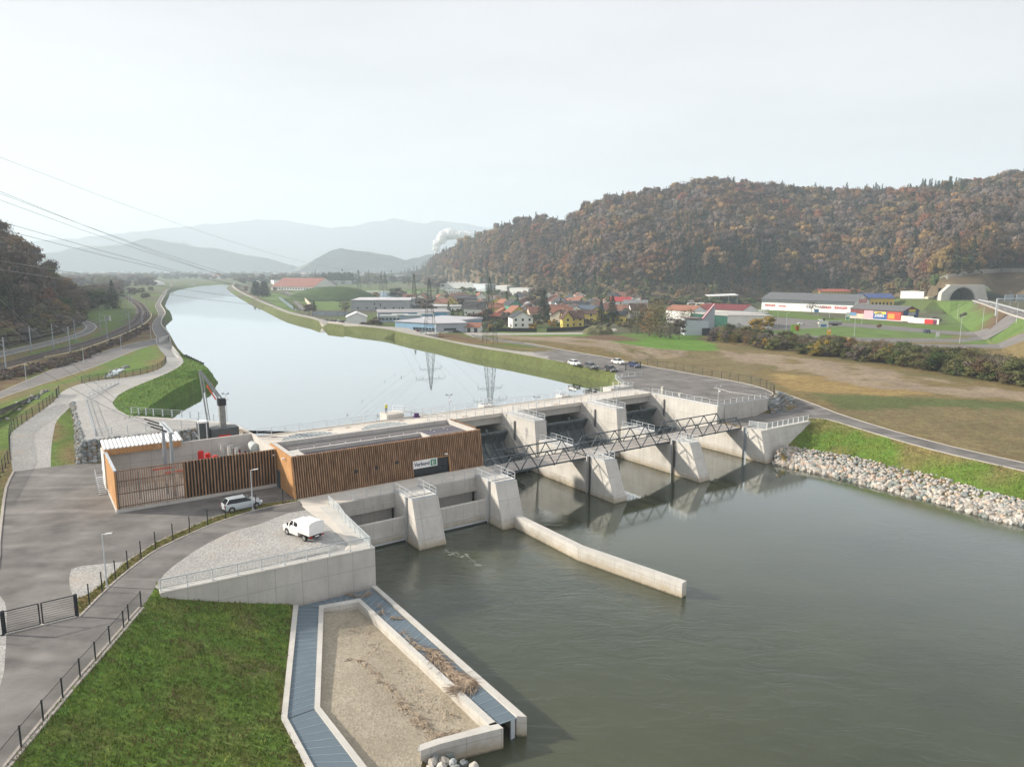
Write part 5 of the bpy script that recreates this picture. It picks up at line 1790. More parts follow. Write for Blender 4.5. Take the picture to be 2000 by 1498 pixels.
m.build('bed', P_WHI, pk, keep=True)
m = MB()
m.loft([[(x, -1.0, 1.19), (x, 1.0, 1.19), (x, .99, 2.12), (x, .7, 2.26), (x, 0, 2.33), (x, -.7, 2.26), (x, -.99, 2.12)] for x in (-2.62, -2.0, -1.3, -.45)])
m.build('tarpaulin_box', mat('tarpaulin_white', (.76, .76, .75), .55, .06, 1.5, bs=.15, bscale=2), pk, keep=True)
m = MB()
m.bx(-2.6, -.45, -.55, .55, .45, .80)
m.bx(-2.64, -2.56, -.62, .62, .52, .72)
m.build('chassis', PLAST, pk, keep=True)
m = MB()
m.box((-2.66, 0, .62), (.03, .52, .13))
m.build('number_plate', PLATE, pk, keep=True)
for x in (1.72, -1.55):
 for sy_ in (-1, 1):
  wheel(pk, x, sy_ * .86, .35, .24)
m = MB()
for sy_ in (-1, 1):
 m.tube((1.72, sy_ * .8, .40), (1.72, sy_ * .956, .40), .42, n=18)
m.build('wheel_arch', PLAST, pk, keep=True)
m = MB()
m.bx(2.4, 2.68, -.8, .8, .32, .6)
m.build('bumper', PLAST, pk, keep=True)
# ================================================================= LAMPS, MASTS, FENCES
def lamp(label, p, h=5.2, dirx=(1, 0), arm=.9, group='street lamps', name='street_lamp', cat_='street lamp'):
 r_ = thing(name, label, cat_, p, 0, group)
 m = MB()
 m.tube((0, 0, 0), (0, 0, h), .085, .05, 8)
 m.build('pole', GALV, r_, keep=True)
 m = MB()
 m.box((0, 0, .04), (.36, .36, .08))
 m.build('base_plate', CONC_IN, r_, keep=True)
 m = MB()
 d = Vector((dirx[0], dirx[1], 0)).normalized()
 m.beam(Vector((0, 0, h)), d * arm * .4 + Vector((0, 0, h + .04)), .07)
 m.beam(d * arm * .3 + Vector((0, 0, h + .03)), d * arm + Vector((0, 0, h + .10)), .26, .08)
 m.build('lamp_head', TIN, r_, keep=True)
 return r_
lamp('grey street lamp standing on the verge beside the curved access path', gp(209, 1146, YZ), 5.25, (1, .1))
lamp('grey street lamp in front of the silver SUV', gp(494, 996, YZ), 5.2, (1, .2))
for u, v, z, lab in ((52, 750, 7.9, 'slim street lamp beside the left road, nearest the left frame edge'), (164, 712, 8.4, 'slim street lamp beside the left road, below the start of the yellow cable duct'), (237, 684, 8.8, 'slim street lamp beside the left road below the railway curve'), (295, 663, 9, 'slim street lamp at the bend where road and riverside path meet')):
 lamp(lab, gp(u, v, z), 5.0, (.6, -1), .7)
def campole(label, p, h, group='camera masts'):
 r_ = thing('camera_mast', label, 'mast', p, 0, group)
 m = MB()
 m.tube((0, 0, 0), (0, 0, h), .07, .05, 8)
 m.build('pole', GALV, r_, keep=True)
 for dx in (-.45, .45):
  m = MB()
  m.beam((0, 0, h), (dx, 0, h + .05), .05)
  m.box((dx, -.1, h + .12), (.28, .42, .22))
  m.build('floodlight', GALV_D, r_, keep=True)
 m = MB()
 m.ball((.22, -.05, h - .9), .2, 8, 6)
 m.build('dome_camera', WHITE, r_, keep=True)
 return r_
campole('slim mast with twin floodlights at the pool edge behind the crane', gp(444, 823, 9), 4.9)
campole('slim mast with twin floodlights on the weir deck behind the powerhouse roof', W(62.2, -110.8, 9), 4.3)
campole('slim mast with twin floodlights on the pier between first and second gate', W(74.8, -101.5, 9.15), 3.9)
campole('slim mast with twin floodlights on the pier between second and third gate', W(94.1, -101.5, 9.15), 3.9)
campole('slim mast with a white dome at the corner above the return wall', W(113.1, -92.6, 9), 3.6)
for i, (s, t) in enumerate(((113.2, -107.6), (114.2, -103.5))):
 m = WB()
 m.bx(s - .35, s + .35, t - .3, t + .3, 9, 10.6 - i * .9)
 tag(m.build('control_cabinet', mat('cabinet_grey', (.42, .41, .37), .6)), ['tall grey control cabinet on the right abutment', 'small grey control box on the right abutment'][i], 'cabinet')
def fence(label, pts, post_d=2.6, h=1.9, name='mesh_fence', group='dark mesh fences', m_=None, panel=True, gapmat=None):
 m_ = m_ or ANTH
 root = thing(name, label, 'fence', pts[0], 0, group)
 P_ = resample(pts, post_d)
 pm = MB()
 pm.bx(-.04, .04, -.04, .04, 0, h)
 pm.bx(-.05, .05, -.05, .05, h, h + .05)
 pm.bx(-.13, .13, -.13, .13, -.1, .04)
 me = None
 for p in P_:
  if me is None:
   o = pm.build('post', m_, root, keep=True)
   me = o.data
  else:
   o = bpy.data.objects.new('post', me)
   COL.objects.link(o)
   o.parent = root
  o.location = p - P_[0]
 if panel:
  m = MB()
  for a, b2 in zip(P_, P_[1:]):
   m.quad(a + Vector((0, 0, .08)), b2 + Vector((0, 0, .08)), b2 + Vector((0, 0, h - .06)), a + Vector((0, 0, h - .06)))
  m.build('mesh_panel', gapmat or FENCEM, root)
  m = MB()
  for a, b2 in zip(P_, P_[1:]):
   for f in (.08, h - .06):
    m.beam(a + Vector((0, 0, f)), b2 + Vector((0, 0, f)), .03)
  m.build('rail', m_, root)
 return root
THIN = see_mat('thin_wire', (.05, .05, .05), .16)
THIN2 = see_mat('green_wire', (.03, .07, .04), .35)
F1 = [gp(u, v, YZ) for u, v in ((553, 984), (500, 995), (441, 1013), (406, 1026), (371, 1041), (338, 1056), (304, 1073), (276, 1092), (250, 1112), (226, 1132), (200, 1156), (175, 1181), (153, 1204))]
fence('row of dark posts on the grass verge beside the curved path', F1, 50, 1.95, panel=False)
F2 = [gp(u, v, YZ) for u, v in ((276, 1186), (252, 1213), (242, 1226), (215, 1257), (187, 1289), (157, 1323), (123, 1363), (85, 1408), (42, 1460), (-10, 1525))]
fence('dark post and mesh fence along the top of the big lawn', F2, 50, 1.5, gapmat=THIN)
# kerb strips with stones
m = MB()
for a, b2 in zip(F2, F2[1:]):
 m.beam(a + Vector((0, 0, -.03)), b2 + Vector((0, 0, -.03)), .55, .16)
o = m.build('fence_kerb', mat('kerb_stone', (.36, .33, .30), .9, .25, 5, bs=.4), kind='structure')
m = MB()
KP = [p + Vector((.12, -.15, 0)) for p in F1]
KP = cat([gp(584, 979.5, YZ)] + KP, n=3)
for a, b2 in zip(KP, KP[1:]):
 m.beam(a + Vector((0, 0, -.03)), b2 + Vector((0, 0, -.03)), .22, .16)
m.build('path_kerb', mat('kerb_stone'  , (.36, .33, .30)), kind='structure')
m = MB()
for a, b2 in zip(verge_up, verge_up[1:]):
 m.beam(a + Vector((0, 0, -.03)), b2 + Vector((0, 0, -.03)), .18, .14)
m.build('verge_kerb', mat('kerb_stone'  , (.36, .33, .30)), kind='structure')
m = MB()
for a, b2 in zip(kerbL[:11], kerbL[1:11]):
 m.beam(a, b2, .3, .2)
m.build('yard_kerb', mat('kerb_stone'  , (.36, .33, .30)), kind='structure')
gl = [Vector((p.x, p.y, p.z)) for p in gl_left[1:]]
fence('dark green mesh fence curving along the outer side of the gravel track', [gp(-30, 985, 5.7), gp(0, 931, 5.8)] + gl[1:17] + [gp(112, 776, 8.6)], 2.6, 1.9, gapmat=FENCEM)
fence('dark green mesh fence between the gravel track and the little stream', [p for p in gl[20:36]], 2.8, 1.7, gapmat=THIN2)
fence('dark mesh fence curving beside the parking area into the dry meadow', [p + Vector((.4, .4, 0)) for p in rd2_up[12:25]], 3.0, 1.9, gapmat=THIN)
# gates
def swing_gate(label, A, B, z, h=1.9, n=2):
 r_ = thing('double_gate', label, 'gate', A, 0, 'dark mesh gates')
 for p in (A, B):
  m = MB()
  m.bx(p.x - .09, p.x + .09, p.y - .09, p.y + .09, z, z + h + .1)
  m.build('gate_post', ANTH, r_)
 for k in range(n):
  a, c = A.lerp(B, k / n + .02), A.lerp(B, (k + 1) / n - .02)
  m = MB()
  for q in (z + .15, z + h):
   m.beam((a.x, a.y, q), (c.x, c.y, q), .07)
  for p in (a, c):
   m.beam((p.x, p.y, z + .15), (p.x, p.y, z + h), .08)
  for q in range(1, 9):
   m.beam((a.x, a.y, z + .15 + q * (h - .15) / 9), (c.x, c.y, z + .15 + q * (h - .15) / 9), .02)
  m.build('gate_leaf', ANTH, r_)
 m = MB()
 m.beam((A.x, A.y, z + .03), (B.x, B.y, z + .03), .25, .1)
 m.build('threshold', CONC_IN, r_)
swing_gate('wide dark double gate across the yard entrance beside the access path', gp(9, 1239, YZ), gp(151, 1204, YZ), YZ, 2.0)
swing_gate('dark gate on the right turning area between the parked cars and the weir', gp(1222, 724, 9), gp(1251, 720, 9), 9.0, 1.9, 1)
fence('short dark fence stub left of the yard gate', [gp(6, 1240, YZ), gp(-40, 1255, YZ)], 1.4, 1.9, gapmat=THIN)
swing_gate('dark gate across the riverside path where it meets the gravel', gp(309, 671, 9), gp(330, 668, 9), 9.0, 1.9, 1)
# platform railings
PR1 = [gp(257, 808, 9), gp(300, 811.5, 9), gp(355, 815, 9), gp(405, 819, 9), gp(430, 824, 9)]
rail_run('railing', 'broad-posted railing between gravel platform and pool', PR1, 1.9, kind='wire', pw=.14, h=1.25)
rail_run('railing', 'railing along the front edge of the gravel platform above the stone wall', [gp(187, 852, 9), gp(250, 846, 9), gp(320, 839, 9), gp(388, 832, 9)], 2.5, kind='wire', pw=.14, h=1.25)
rail_run('railing', 'railing down the left side of the gravel platform', [gp(187, 852, 9), gp(175, 812, 9), gp(166, 780, 9)], 1.6, kind='low', h=1.1)
rail_run('railing', 'bent railing end reaching across the gravel track', [gp(166, 780, 9), gp(200, 764, 9), gp(232, 749, 9)], 2.8, kind='low', h=1.1)
rail_run('railing', 'short railing at the small culvert beside the riverside path', [gp(338, 688, 9), gp(350, 697, 9)], 1.8, kind='low')
# crane: trash rack cleaner
cp_ = W(24.6, -119.6, 0)
cr_ = thing('rack_cleaning_crane', 'dark grey crane with a folded jib and red ram behind the switchyard', 'crane', (cp_.x, cp_.y, 9), WTH)
def CW(u, v, t=-119.6):
 A, B = W(0, t), W(10, t)
 return vp(u, v, A, B)
m = MB()
a0 = CW(410, 854)
m = WB()
m.prism([(23.4 + .0, -118.5), (27.6, -118.5), (27.6, -120.8), (26.5, -121.3), (24.6, -121.3), (23.4, -120.8)][::-1], 8.9, 10.5)
m.build('counterweight_house', mat('crane_grey', (.075, .085, .09), .5, .15, 1), cr_)
m = WB()
m.bx(21.6, 23.2, -120.6, -119.0, 9.0, 11.6)
m.build('cabin', mat('cabin_grey', (.05, .06, .065), .35, .1, 1), cr_)
m = WB()
m.prism([(22.4 + .8 * cos(k * pi / 6), -119.8 + .8 * sin(k * pi / 6)) for k in range(12)], 11.6, 11.85)
m.build('cabin_roof', WHITE, cr_)
m = WB()
m.bx(25.05, 25.95, -120.4, -119.6, 10.5, 14.2)
m.build('mast_column', mat('crane_mast', (.22, .225, .22), .5, .2, 2), cr_)
m = WB()
m.bx(24.9, 26.1, -120.5, -119.5, 14.0, 15.1)
m.build('head_joint', ANTH, cr_)
m = WB()
for ds_ in (-.25, .25):
 m.beam((25.4 + ds_, -120, 15.0), (22.6 + ds_ * .3, -120, 19.9), .16, .22)
m.beam((25.2, -120, 15.6), (24.3, -120, 16.6), .2)
for q in range(7):
 m.beam((25.1 - q * .36, -120, 15.4 + q * .62), (25.1 - q * .36 + (.15 if q % 2 else -.15), -120, 15.9 + q * .62), .06)
m.build('boom', mat('boom_grey', (.26, .28, .29), .45, .1, 2, metal=.3), cr_)
m = WB()
m.beam((24.7, -120.1, 15.0), (23.5, -120.1, 17.4), .2)
m.build('hydraulic_ram', mat('ram_red', (.62, .10, .06), .4), cr_)
m = WB()
m.beam((22.5, -120, 19.9), (23.2, -120, 11.5), .2, .22)
m.beam((22.9, -120, 19.4), (23.55, -120, 11.8), .12, .14)
m.build('stick', mat('boom_grey', (.26, .28, .29)), cr_)
m = WB()
m.bx(24.4, 26.3, -118.48, -118.44, 9.0, 9.45)
m.build('warning_panel', REDP, cr_)
m = WB()
m.beam((21.5, -118.2, 9), (21.5, -118.2, 12.2), .12)
m.beam((22.6, -117.9, 9), (22.6, -117.9, 11.8), .12)
m.beam((20.8, -118.4, 10.6), (21.8, -117.6, 8.8), .1)
m.build('access_ladder', GALV, cr_)
# worker on the deck (one continuous skinned figure)
def person(label, p, rz, top, legs, h=1.78):
 root = thing('person', label, 'person', p, rz)
 me = bpy.data.meshes.new('body')
 V = [(0, 0, .95), (0, 0, 1.18), (0, 0, 1.42), (0, 0, 1.52), (0, .02, 1.62), (0, .02, 1.72),
   (.11, 0, .90), (.13, .02, .50), (.13, 0, .09), (.14, .14, .04), (-.11, 0, .90), (-.14, -.02, .50), (-.15, -.05, .09), (-.15, .10, .04),
   (.20, 0, 1.42), (.25, .03, 1.14), (.22, .20, .98), (.21, .27, .94), (-.20, 0, 1.42), (-.26, .02, 1.14), (-.27, .10, .88), (-.27, .14, .82)]
 E = [(0, 1), (1, 2), (2, 3), (3, 4), (4, 5), (0, 6), (6, 7), (7, 8), (8, 9), (0, 10), (10, 11), (11, 12), (12, 13), (2, 14), (14, 15), (15, 16), (16, 17), (2, 18), (18, 19), (19, 20), (20, 21)]
 R_ = [.15, .15, .16, .06, .09, .08, .10, .07, .05, .045, .10, .07, .05, .045, .075, .05, .04, .045, .075, .05, .04, .045]
 me.from_pydata([(x, y, z * h / 1.8) for x, y, z in V], E, [])
 o = bpy.data.objects.new('body', me)
 COL.objects.link(o)
 sk = o.modifiers.new('skin', 'SKIN')
 for i, d in enumerate(me.skin_vertices[0].data):
  d.radius = (R_[i], R_[i] * (.7 if i < 3 else 1))
  d.use_root = (i == 0)
 ss_ = o.modifiers.new('sub', 'SUBSURF')
 ss_.levels = ss_.render_levels = 1
 bpy.context.view_layer.update()
 dg = bpy.context.evaluated_depsgraph_get()
 m2 = bpy.data.meshes.new_from_object(o.evaluated_get(dg))
 bpy.data.objects.remove(o)
 o = bpy.data.objects.new('body', m2)
 COL.objects.link(o)
 o.parent = root
 m2.materials.clear()
 for mm in (top, legs, mat('skin_tone', (.50, .30, .21), .6)):
  m2.materials.append(mm)
 for p_ in m2.polygons:
  z = p_.center.z
  x = abs(p_.center.x)
  p_.material_index = 2 if z > 1.50 or (x > .18 and z < .97 and p_.center.y > .06 and z > .75) else (0 if z > .90 else 1)
 m = MB()
 m.ball((0, .02, 1.70), .115, 10, 5, sq=(1, 1.1, .8))
 m.build('helmet', WHITE, root, keep=True)
 return root
HIVIS = mat('hi_vis_yellow', (.62, .60, .05), .7, .05)
person('worker in a yellow high-visibility jacket standing at the pool railing', W(53.2, -118.0, 9.9), .6, HIVIS, mat('work_trousers', (.05, .05, .07), .8))
m = WB()
m.bx(57.4, 58.4, -115.6, -115.0, 9.0, 9.35)
m.bx(57.5, 58.3, -115.5, -115.1, 9.36, 9.75)
tag(m.build('tool_crate', mat('crate_red_blue', (.30, .03, .05), .5, .6, 2, c2=(.03, .05, .25))), 'red and blue tool crate on the deck beside the worker', 'crate')
# ================================================================= ROCKS
STONE = mat('riprap_stone', (.33, .30, .26), .9, .3, .8, c2=(.50, .47, .43), rand=.28, bs=.4, bscale=4)
STONE2 = mat('riprap_stone_green', (.22, .26, .24), .9, .3, .8, c2=(.37, .39, .36), rand=.25, bs=.4, bscale=4)
STONE3 = mat('riprap_stone_pink', (.43, .32, .24), .9, .25, .8, c2=(.58, .48, .39), rand=.2, bs=.4, bscale=4)
WALLST = mat('wall_stone', (.17, .19, .20), .9, .35, 1.2, c2=(.34, .36, .37), rand=.25, bs=.5, bscale=4)
rr_ = random.Random(5)
rockmesh = []
for k in range(7):
 m = MB()
 m.ball((0, 0, 0), 1, 7, 5, .22, rr_, sq=(1, rr_.uniform(.65, .9), rr_.uniform(.55, .75)))
 me = bpy.data.meshes.new('rock')
 me.from_pydata(m.v, [], m.f)
 rockmesh.append(me)
rockvar = []
for mm in (STONE, STONE, STONE, STONE2, STONE3, WALLST):
 row = []
 for me in rockmesh:
  c = me.copy()
  c.materials.append(mm)
  row.append(c)
 rockvar.append(row)
def rock(p, r, var, name='boulder', label='', cat_='boulder', group=None, flat=1.0):
 o = bpy.data.objects.new(name, rr_.choice(rockvar[var]))
 o.location = p
 o.scale = (r, r * rr_.uniform(.8, 1.15), r * flat)
 o.rotation_euler = (rr_.uniform(-.4, .4), rr_.uniform(-.4, .4), rr_.uniform(0, 6.3))
 COL.objects.link(o)
 tag(o, label, cat_, group)
 return o
def rockmass(name, label, pts, cat_, m_, group=None):
 """the rest of a rock slope that nobody would count"""
 m = MB()
 for p, r in pts:
  b = len(m.v)
  src = rr_.choice(rockmesh)
  a = rr_.uniform(0, 6.3)
  ca, sa = cos(a), sin(a)
  k = rr_.uniform(.75, 1.1)
  m._add([(p[0] + r * (v.co.x * ca - v.co.y * sa), p[1] + r * k * (v.co.x * sa + v.co.y * ca), p[2] + r * v.co.z) for v in src.vertices], [tuple(pl_.vertices) for pl_ in src.polygons], col=rr_.choice(ROCKC))
 o = m.build(name, m_)
 o['kind'] = 'stuff'
 tag(o, label, cat_, group)
 return o
ROCKC = [tuple(x * .85 for x in q) for q in [(.50, .47, .43), (.42, .39, .35), (.57, .54, .50), (.34, .38, .36), (.60, .47, .37), (.27, .29, .29), (.52, .46, .40), (.46, .45, .44)]]
ROCKM = attr_mat('rock_mass', nscale=1.5, namp=.22, bs=.5, bscale=3, fine=7)
# riprap slope: 300 largest as things, the rest as one mass
tot, cand = 0, []
NR = 150
for i in range(NR):
 f = i / (NR - 1)
 L_ = 46 * 1.0
 k = f * (len(rr_foot) - 5)
 a, c = rr_foot[int(k)].lerp(rr_foot[int(k) + 1], k % 1), None
 k2 = f * (len(rr_top) - 5)
 c = rr_top[int(k2)].lerp(rr_top[int(k2) + 1], k2 % 1)
 n = 9
 for j in range(n):
  g = (j + rr_.uniform(.1, .9)) / n
  p = a.lerp(c, g) + Vector((rr_.uniform(-.35, .35), rr_.uniform(-.35, .35), .12))
  r = rr_.uniform(.42, .70) * (1.08 - .62 * g)
  cand.append((p, r))
vis = [q for q in cand if -2 < q[0].x and abs(q[0].x / q[0].y) < .74]
vis.sort(key=lambda q: -q[1] / q[0].length)
big = vis[:290]
ids = set(id(q) for q in big)
for p, r in big:
 rock(p, r, rr_.choice((0, 1, 2, 3, 4)), 'boulder', 'pale boulder among many in the riprap slope along the right river bank', 'boulder', 'boulders of the riprap slope')
rockmass('riprap', 'smaller pale stones filling the riprap slope on the right river bank', [q for q in cand if id(q) not in ids], 'riprap', ROCKM)
# rocks at the foot of the basin cross wall
for k, (u, v, r) in enumerate(((832, 1474, .45), (850, 1480, .4), (845, 1492, .5), (868, 1488, .45), (885, 1494, .45), (905, 1492, .4), (862, 1503, .5), (840, 1506, .5), (890, 1508, .5), (925, 1500, .4), (822, 1468, .35), (915, 1512, .5), (880, 1478, .35))):
 rock(gp(u, v, .8) + Vector((0, 0, .1)), r, rr_.choice((0, 1, 3, 5)), 'boulder', 'grey boulder in the small heap below the basin cross wall', 'boulder', 'boulders below the cross wall')
# stone walls of the platform
def stonewall(label, top, foot, nr, name='stone_wall'):
 pts = []
 tot = sum((b2 - a).length for a, b2 in zip(top, top[1:]))
 nc = int(tot / .72)
 for i in range(nc + 1):
  f = i / nc
  k = f * (len(top) - 1)
  a = top[min(int(k), len(top) - 2)].lerp(top[min(int(k), len(top) - 2) + 1], k - min(int(k), len(top) - 2))
  k = f * (len(foot) - 1)
  c = foot[min(int(k), len(foot) - 2)].lerp(foot[min(int(k), len(foot) - 2) + 1], k - min(int(k), len(foot) - 2))
  hh = a.z - c.z
  n = max(1, int(hh / .55))
  for j in range(n + 1):
   p = c.lerp(a, (j + .3) / (n + .6)) + Vector((rr_.uniform(-.12, .12), rr_.uniform(-.12, .12), 0))
   pts.append((p, rr_.uniform(.38, .52)))
 m = MB()
 for p, r in pts:
  src = rr_.choice(rockmesh)
  a = rr_.uniform(0, 6.3)
  ca, sa = cos(a), sin(a)
  m._add([(p.x + r * (v.co.x * ca - v.co.y * sa), p.y + r * (v.co.x * sa + v.co.y * ca), p.z + r * 1.1 * v.co.z) for v in src.vertices], [tuple(pl_.vertices) for pl_ in src.polygons], col=rr_.choice([(.17, .19, .20), (.24, .26, .27), (.30, .32, .33), (.22, .23, .21), (.36, .38, .38), (.26, .22, .18)]))
 tag(m.build(name, ROCKM), label, 'stone wall', 'rough stone retaining walls')
stonewall('rough grey stone wall on the left flank of the gravel platform', sw_top, [sw_foot[3], sw_foot[2], sw_foot[1], sw_foot[0]], 5)
stonewall('rough grey stone wall behind the switchyard below the gravel platform', [fw_top[0], fw_top[1], fw_top[2]], [fw_foot[0], fw_foot[1], fw_foot[2]], 6)
sr_t = [W(127.2, -91.6, 9), W(129.5, -91.6, 8.9), gp(1520, 768, 8.9), gp(1513, 764, 8.9)]
sr_f = [W(127.4, -90.2, 6), W(130.5, -89.4, 6), gp(1556, 790, 6), gp(1535, 770, 6.4)]
stonewall('rough grey stone wall turning the corner below the parking area', sr_t, sr_f, 5)
# stream in the left meadow
for nm, pl_, z in (('stream', [(205, 740), (214, 727), (228, 722), (240, 720), (250, 716), (242, 724), (232, 731), (222, 737), (213, 741)], 8.55), ('stream', [(0, 805), (20, 797), (50, 785), (78, 774), (92, 770), (80, 779), (50, 792), (25, 805), (0, 818), (-40, 830), (-40, 815)], 7.7)):
 P_ = [gp(u, v, z) for u, v in pl_]
 zt = max(ground(p.x, p.y) for p in P_) + .06
 m = MB()
 m._add([(p.x, p.y, max(zt - .2, ground(p.x, p.y) + .05)) for p in P_], [tuple(range(len(P_)))])
 o = m.build(nm, MATS.get('stream_w') or bpy.data.materials['pool_water'], kind='structure')
 for q in range(34):
  a = P_[q % len(P_)]
  c = P_[(q + 1) % len(P_)]
  p = a.lerp(c, rr_.random())
  rock(Vector((p.x + U(-.6, .6), p.y + U(-.6, .6), ground(p.x, p.y) + .1)), rr_.uniform(.25, .55), rr_.choice((1, 5, 2)), 'boulder', 'grey boulder on the edge of the little stream by the left road', 'boulder', 'boulders along the little stream')
# driftwood
DW = mat('driftwood', (.28, .20, .14), .9, .4, 2, c2=(.52, .42, .32))
FOAM = mat('foam_white', (.38, .40, .38), .9, .2, 3)
rr_ = random.Random(77)
m = MB()
for u0, v0, u1, v1, n in ((868, 1073, 892, 1082, 42), (892, 1082, 912, 1084, 30), (912, 1084, 940, 1108, 42)):
 for k in range(n):
  f = rr_.random()
  p = gp(u0 + (u1 - u0) * f, v0 + (v1 - v0) * f + 4 * sin(f * 4), .03) + Vector((rr_.gauss(0, .18), rr_.gauss(0, .2), 0))
  a, l_ = rr_.uniform(-.9, .2), rr_.uniform(.08, .3)
  m.beam(p, p + Vector((cos(a) * l_, sin(a) * l_, 0)), rr_.uniform(.015, .04), .02)
o = m.build('foam', FOAM)
o['kind'] = 'stuff'
tag(o, 'thin white foam streaks trailing off the tailrace pier', 'foam')
def drift(label, spine, n, wid, ll=(.3, 1.2), zb=1.6):
 sp_ = cat([gp(u, v, zb) for u, v in spine], n=6)
 m = MB()
 for _ in range(n):
  k = rr_.random() * (len(sp_) - 1.001)
  p = sp_[int(k)].lerp(sp_[int(k) + 1], k % 1)
  d = (sp_[int(k) + 1] - sp_[int(k)]).normalized()
  off = rr_.gauss(0, wid * .45)
  p = p + Vector((-d.y, d.x, 0)) * off + Vector((0, 0, rr_.uniform(0, .28) * max(0, 1 - abs(off) / wid)))
  a = atan2(d.y, d.x) + rr_.gauss(0, .55)
  l_ = rr_.uniform(*ll)
  q = p + Vector((cos(a), sin(a), rr_.uniform(-.08, .12))) * l_
  m.tube(p, q, rr_.uniform(.012, .038), rr_.uniform(.006, .02), 4, cap=False)
 o = m.build('driftwood_pile', DW)
 o['kind'] = 'stuff'
 tag(o, label, 'driftwood')
drift('big pile of pale driftwood on the grating beside the river wall', [(838, 1270), (855, 1290), (872, 1310), (890, 1322), (905, 1330), (915, 1338), (905, 1346), (890, 1348)], 900, .8, (.3, 1.3), 1.62)
drift('small heap of driftwood on the upper end of the grating', [(670, 1158), (688, 1164), (710, 1164), (718, 1160)], 70, .25, (.3, 1.0), 1.62)
drift('scattered driftwood at the middle of the river side grating', [(780, 1232), (800, 1250), (812, 1262), (830, 1270), (842, 1272)], 160, .4, (.2, .8), 1.62)
drift('twisted driftwood branches below the grating corner', [(732, 1176), (742, 1184), (747, 1194), (745, 1198)], 30, .12, (.4, 1.0), 1.62)
drift('thin driftwood twigs across the grating lower down', [(758, 1206), (770, 1208), (786, 1207)], 40, .2, (.2, .7), 1.62)
drift('long winding line of driftwood across the basin floor', [(634, 1270), (650, 1293), (690, 1290), (705, 1293), (722, 1308), (742, 1328), (760, 1345), (776, 1368), (795, 1382), (810, 1400), (822, 1412), (840, 1430), (862, 1440), (900, 1432)], 520, .7, (.12, .7), .95)
drift('thin twigs strewn over the upper basin floor', [(640, 1200), (655, 1235), (680, 1215), (700, 1255), (740, 1280), (700, 1230), (660, 1260)], 260, 1.5, (.1, .4), .90)
drift('thin twigs strewn over the lower basin floor', [(760, 1290), (800, 1340), (850, 1385), (880, 1400), (820, 1360)], 160, 1.3, (.1, .4), .90)
drift('flat raft of driftwood on the concrete apron at the pool corner', [(455, 841), (465, 842), (476, 846), (480, 850)], 130, .7, (.4, 1.4), 9.05)
# round grey posts / cable duct on the railway side
m = MB()
CD = [p + Vector((0, 0, .25)) for p in rail_lo[9:26]]
for a, c in zip(CD, CD[1:]):
 m.beam(a, c, .45, .4)
tag(m.build('cable_duct', mat('duct_yellow', (.55, .46, .28), .8, .1)), 'long pale yellow cable duct along the outer edge of the railway ballast', 'cable duct')
# riverside parapet
m = MB()
PP = [p + Vector((0, 0, .3)) for p in pathL_right[:22]]
for a, c in zip(PP, PP[1:]):
 m.beam(a, c, .35, .6)
tag(m.build('path_parapet', CONC_IN), 'low pale parapet on the river side of the winding left bank path', 'parapet')
m = MB()
for a, c in ((gp(1428, 766, 9.01), gp(1496, 775, 9.01)), (gp(1395, 757, 9.01), gp(1428, 766, 9.01))):
 m.beam(a, c, .3, .04)
m.build('drain_strip', CONC_IN, kind='structure')
# ================================================================= RAILWAY
def railline(off_, label):
 mid = []
 n = min(len(rail_lo), len(rail_up))
 for i in range(n):
  a, c = rail_lo[i], rail_up[min(i, len(rail_up) - 1)]
  mid.append(a.lerp(c, off_) + Vector((0, 0, .16)))
 r_ = thing('railway_track', label, 'track', mid[0], 0, 'railway tracks')
 mid = resample(mid, 5)
 for sg in (-.72, .72):
  m = MB()
  q = offs(mid, sg)
  for a, c in zip(q, q[1:]):
   m.beam(a, c, .09, .16)
  m.build('rail', mat('rail_steel', (.22, .20, .19), .4, .2, metal=.5), r_)
 m = MB()
 q = resample(mid, 1.6)
 for a, c in zip(q, q[1:]):
  d = (c - a).normalized()
  nn = Vector((-d.y, d.x, 0)) * 1.25
  m.beam(a - nn - Vector((0, 0, .1)), a + nn - Vector((0, 0, .1)), .28, .14)
 m.build('sleeper_row', mat('sleeper', (.12, .09, .075), .9, .2), r_)['kind'] = 'stuff'
railline(.28, 'nearer railway track curving along the foot of the left hill')
railline(.72, 'farther railway track beside the left hill road')
def catmast(label, u, v, h=8.5, z=8.6, sg=1):
 p = gp(u, v, z)
 p.z = ground(p.x, p.y)
 r_ = thing('catenary_mast', label, 'mast', p, 0, 'railway catenary masts')
 m = MB()
 m.tube((0, 0, -.2), (0, 0, h), .19, .14, 8)
 m.build('pole', GALV_D, r_, keep=True)
 m = MB()
 m.beam((0, 0, h * .92), (2.6 * sg, -.8 * sg, h * .90), .07)
 m.beam((0, 0, h * .72), (2.6 * sg, -.8 * sg, h * .90), .06)
 m.build('bracket', GALV_D, r_, keep=True)
 return p + Vector((2.6 * sg, -.8 * sg, h * .88))
near = [(12, 720), (137, 688), (210, 666), (254, 648), (278, 634), (289, 617)]
far = [(62, 690), (105, 681), (148, 669), (197, 651), (247, 622), (258, 606), (252, 593)]
ordn = ['nearest the frame edge', 'second from the frame edge', 'third from the frame edge', 'fourth from the frame edge', 'fifth from the frame edge', 'sixth from the frame edge', 'farthest up the line']
A_ = [catmast('grey catenary mast on the near side of the tracks, ' + ordn[i], u, v, sg=-1) for i, (u, v) in enumerate(near)]
B_ = [catmast('grey catenary mast on the hill side of the tracks, ' + ordn[i], u, v) for i, (u, v) in enumerate(far)]
WIRE = mat('wire_grey', (.26, .27, .28), .6)
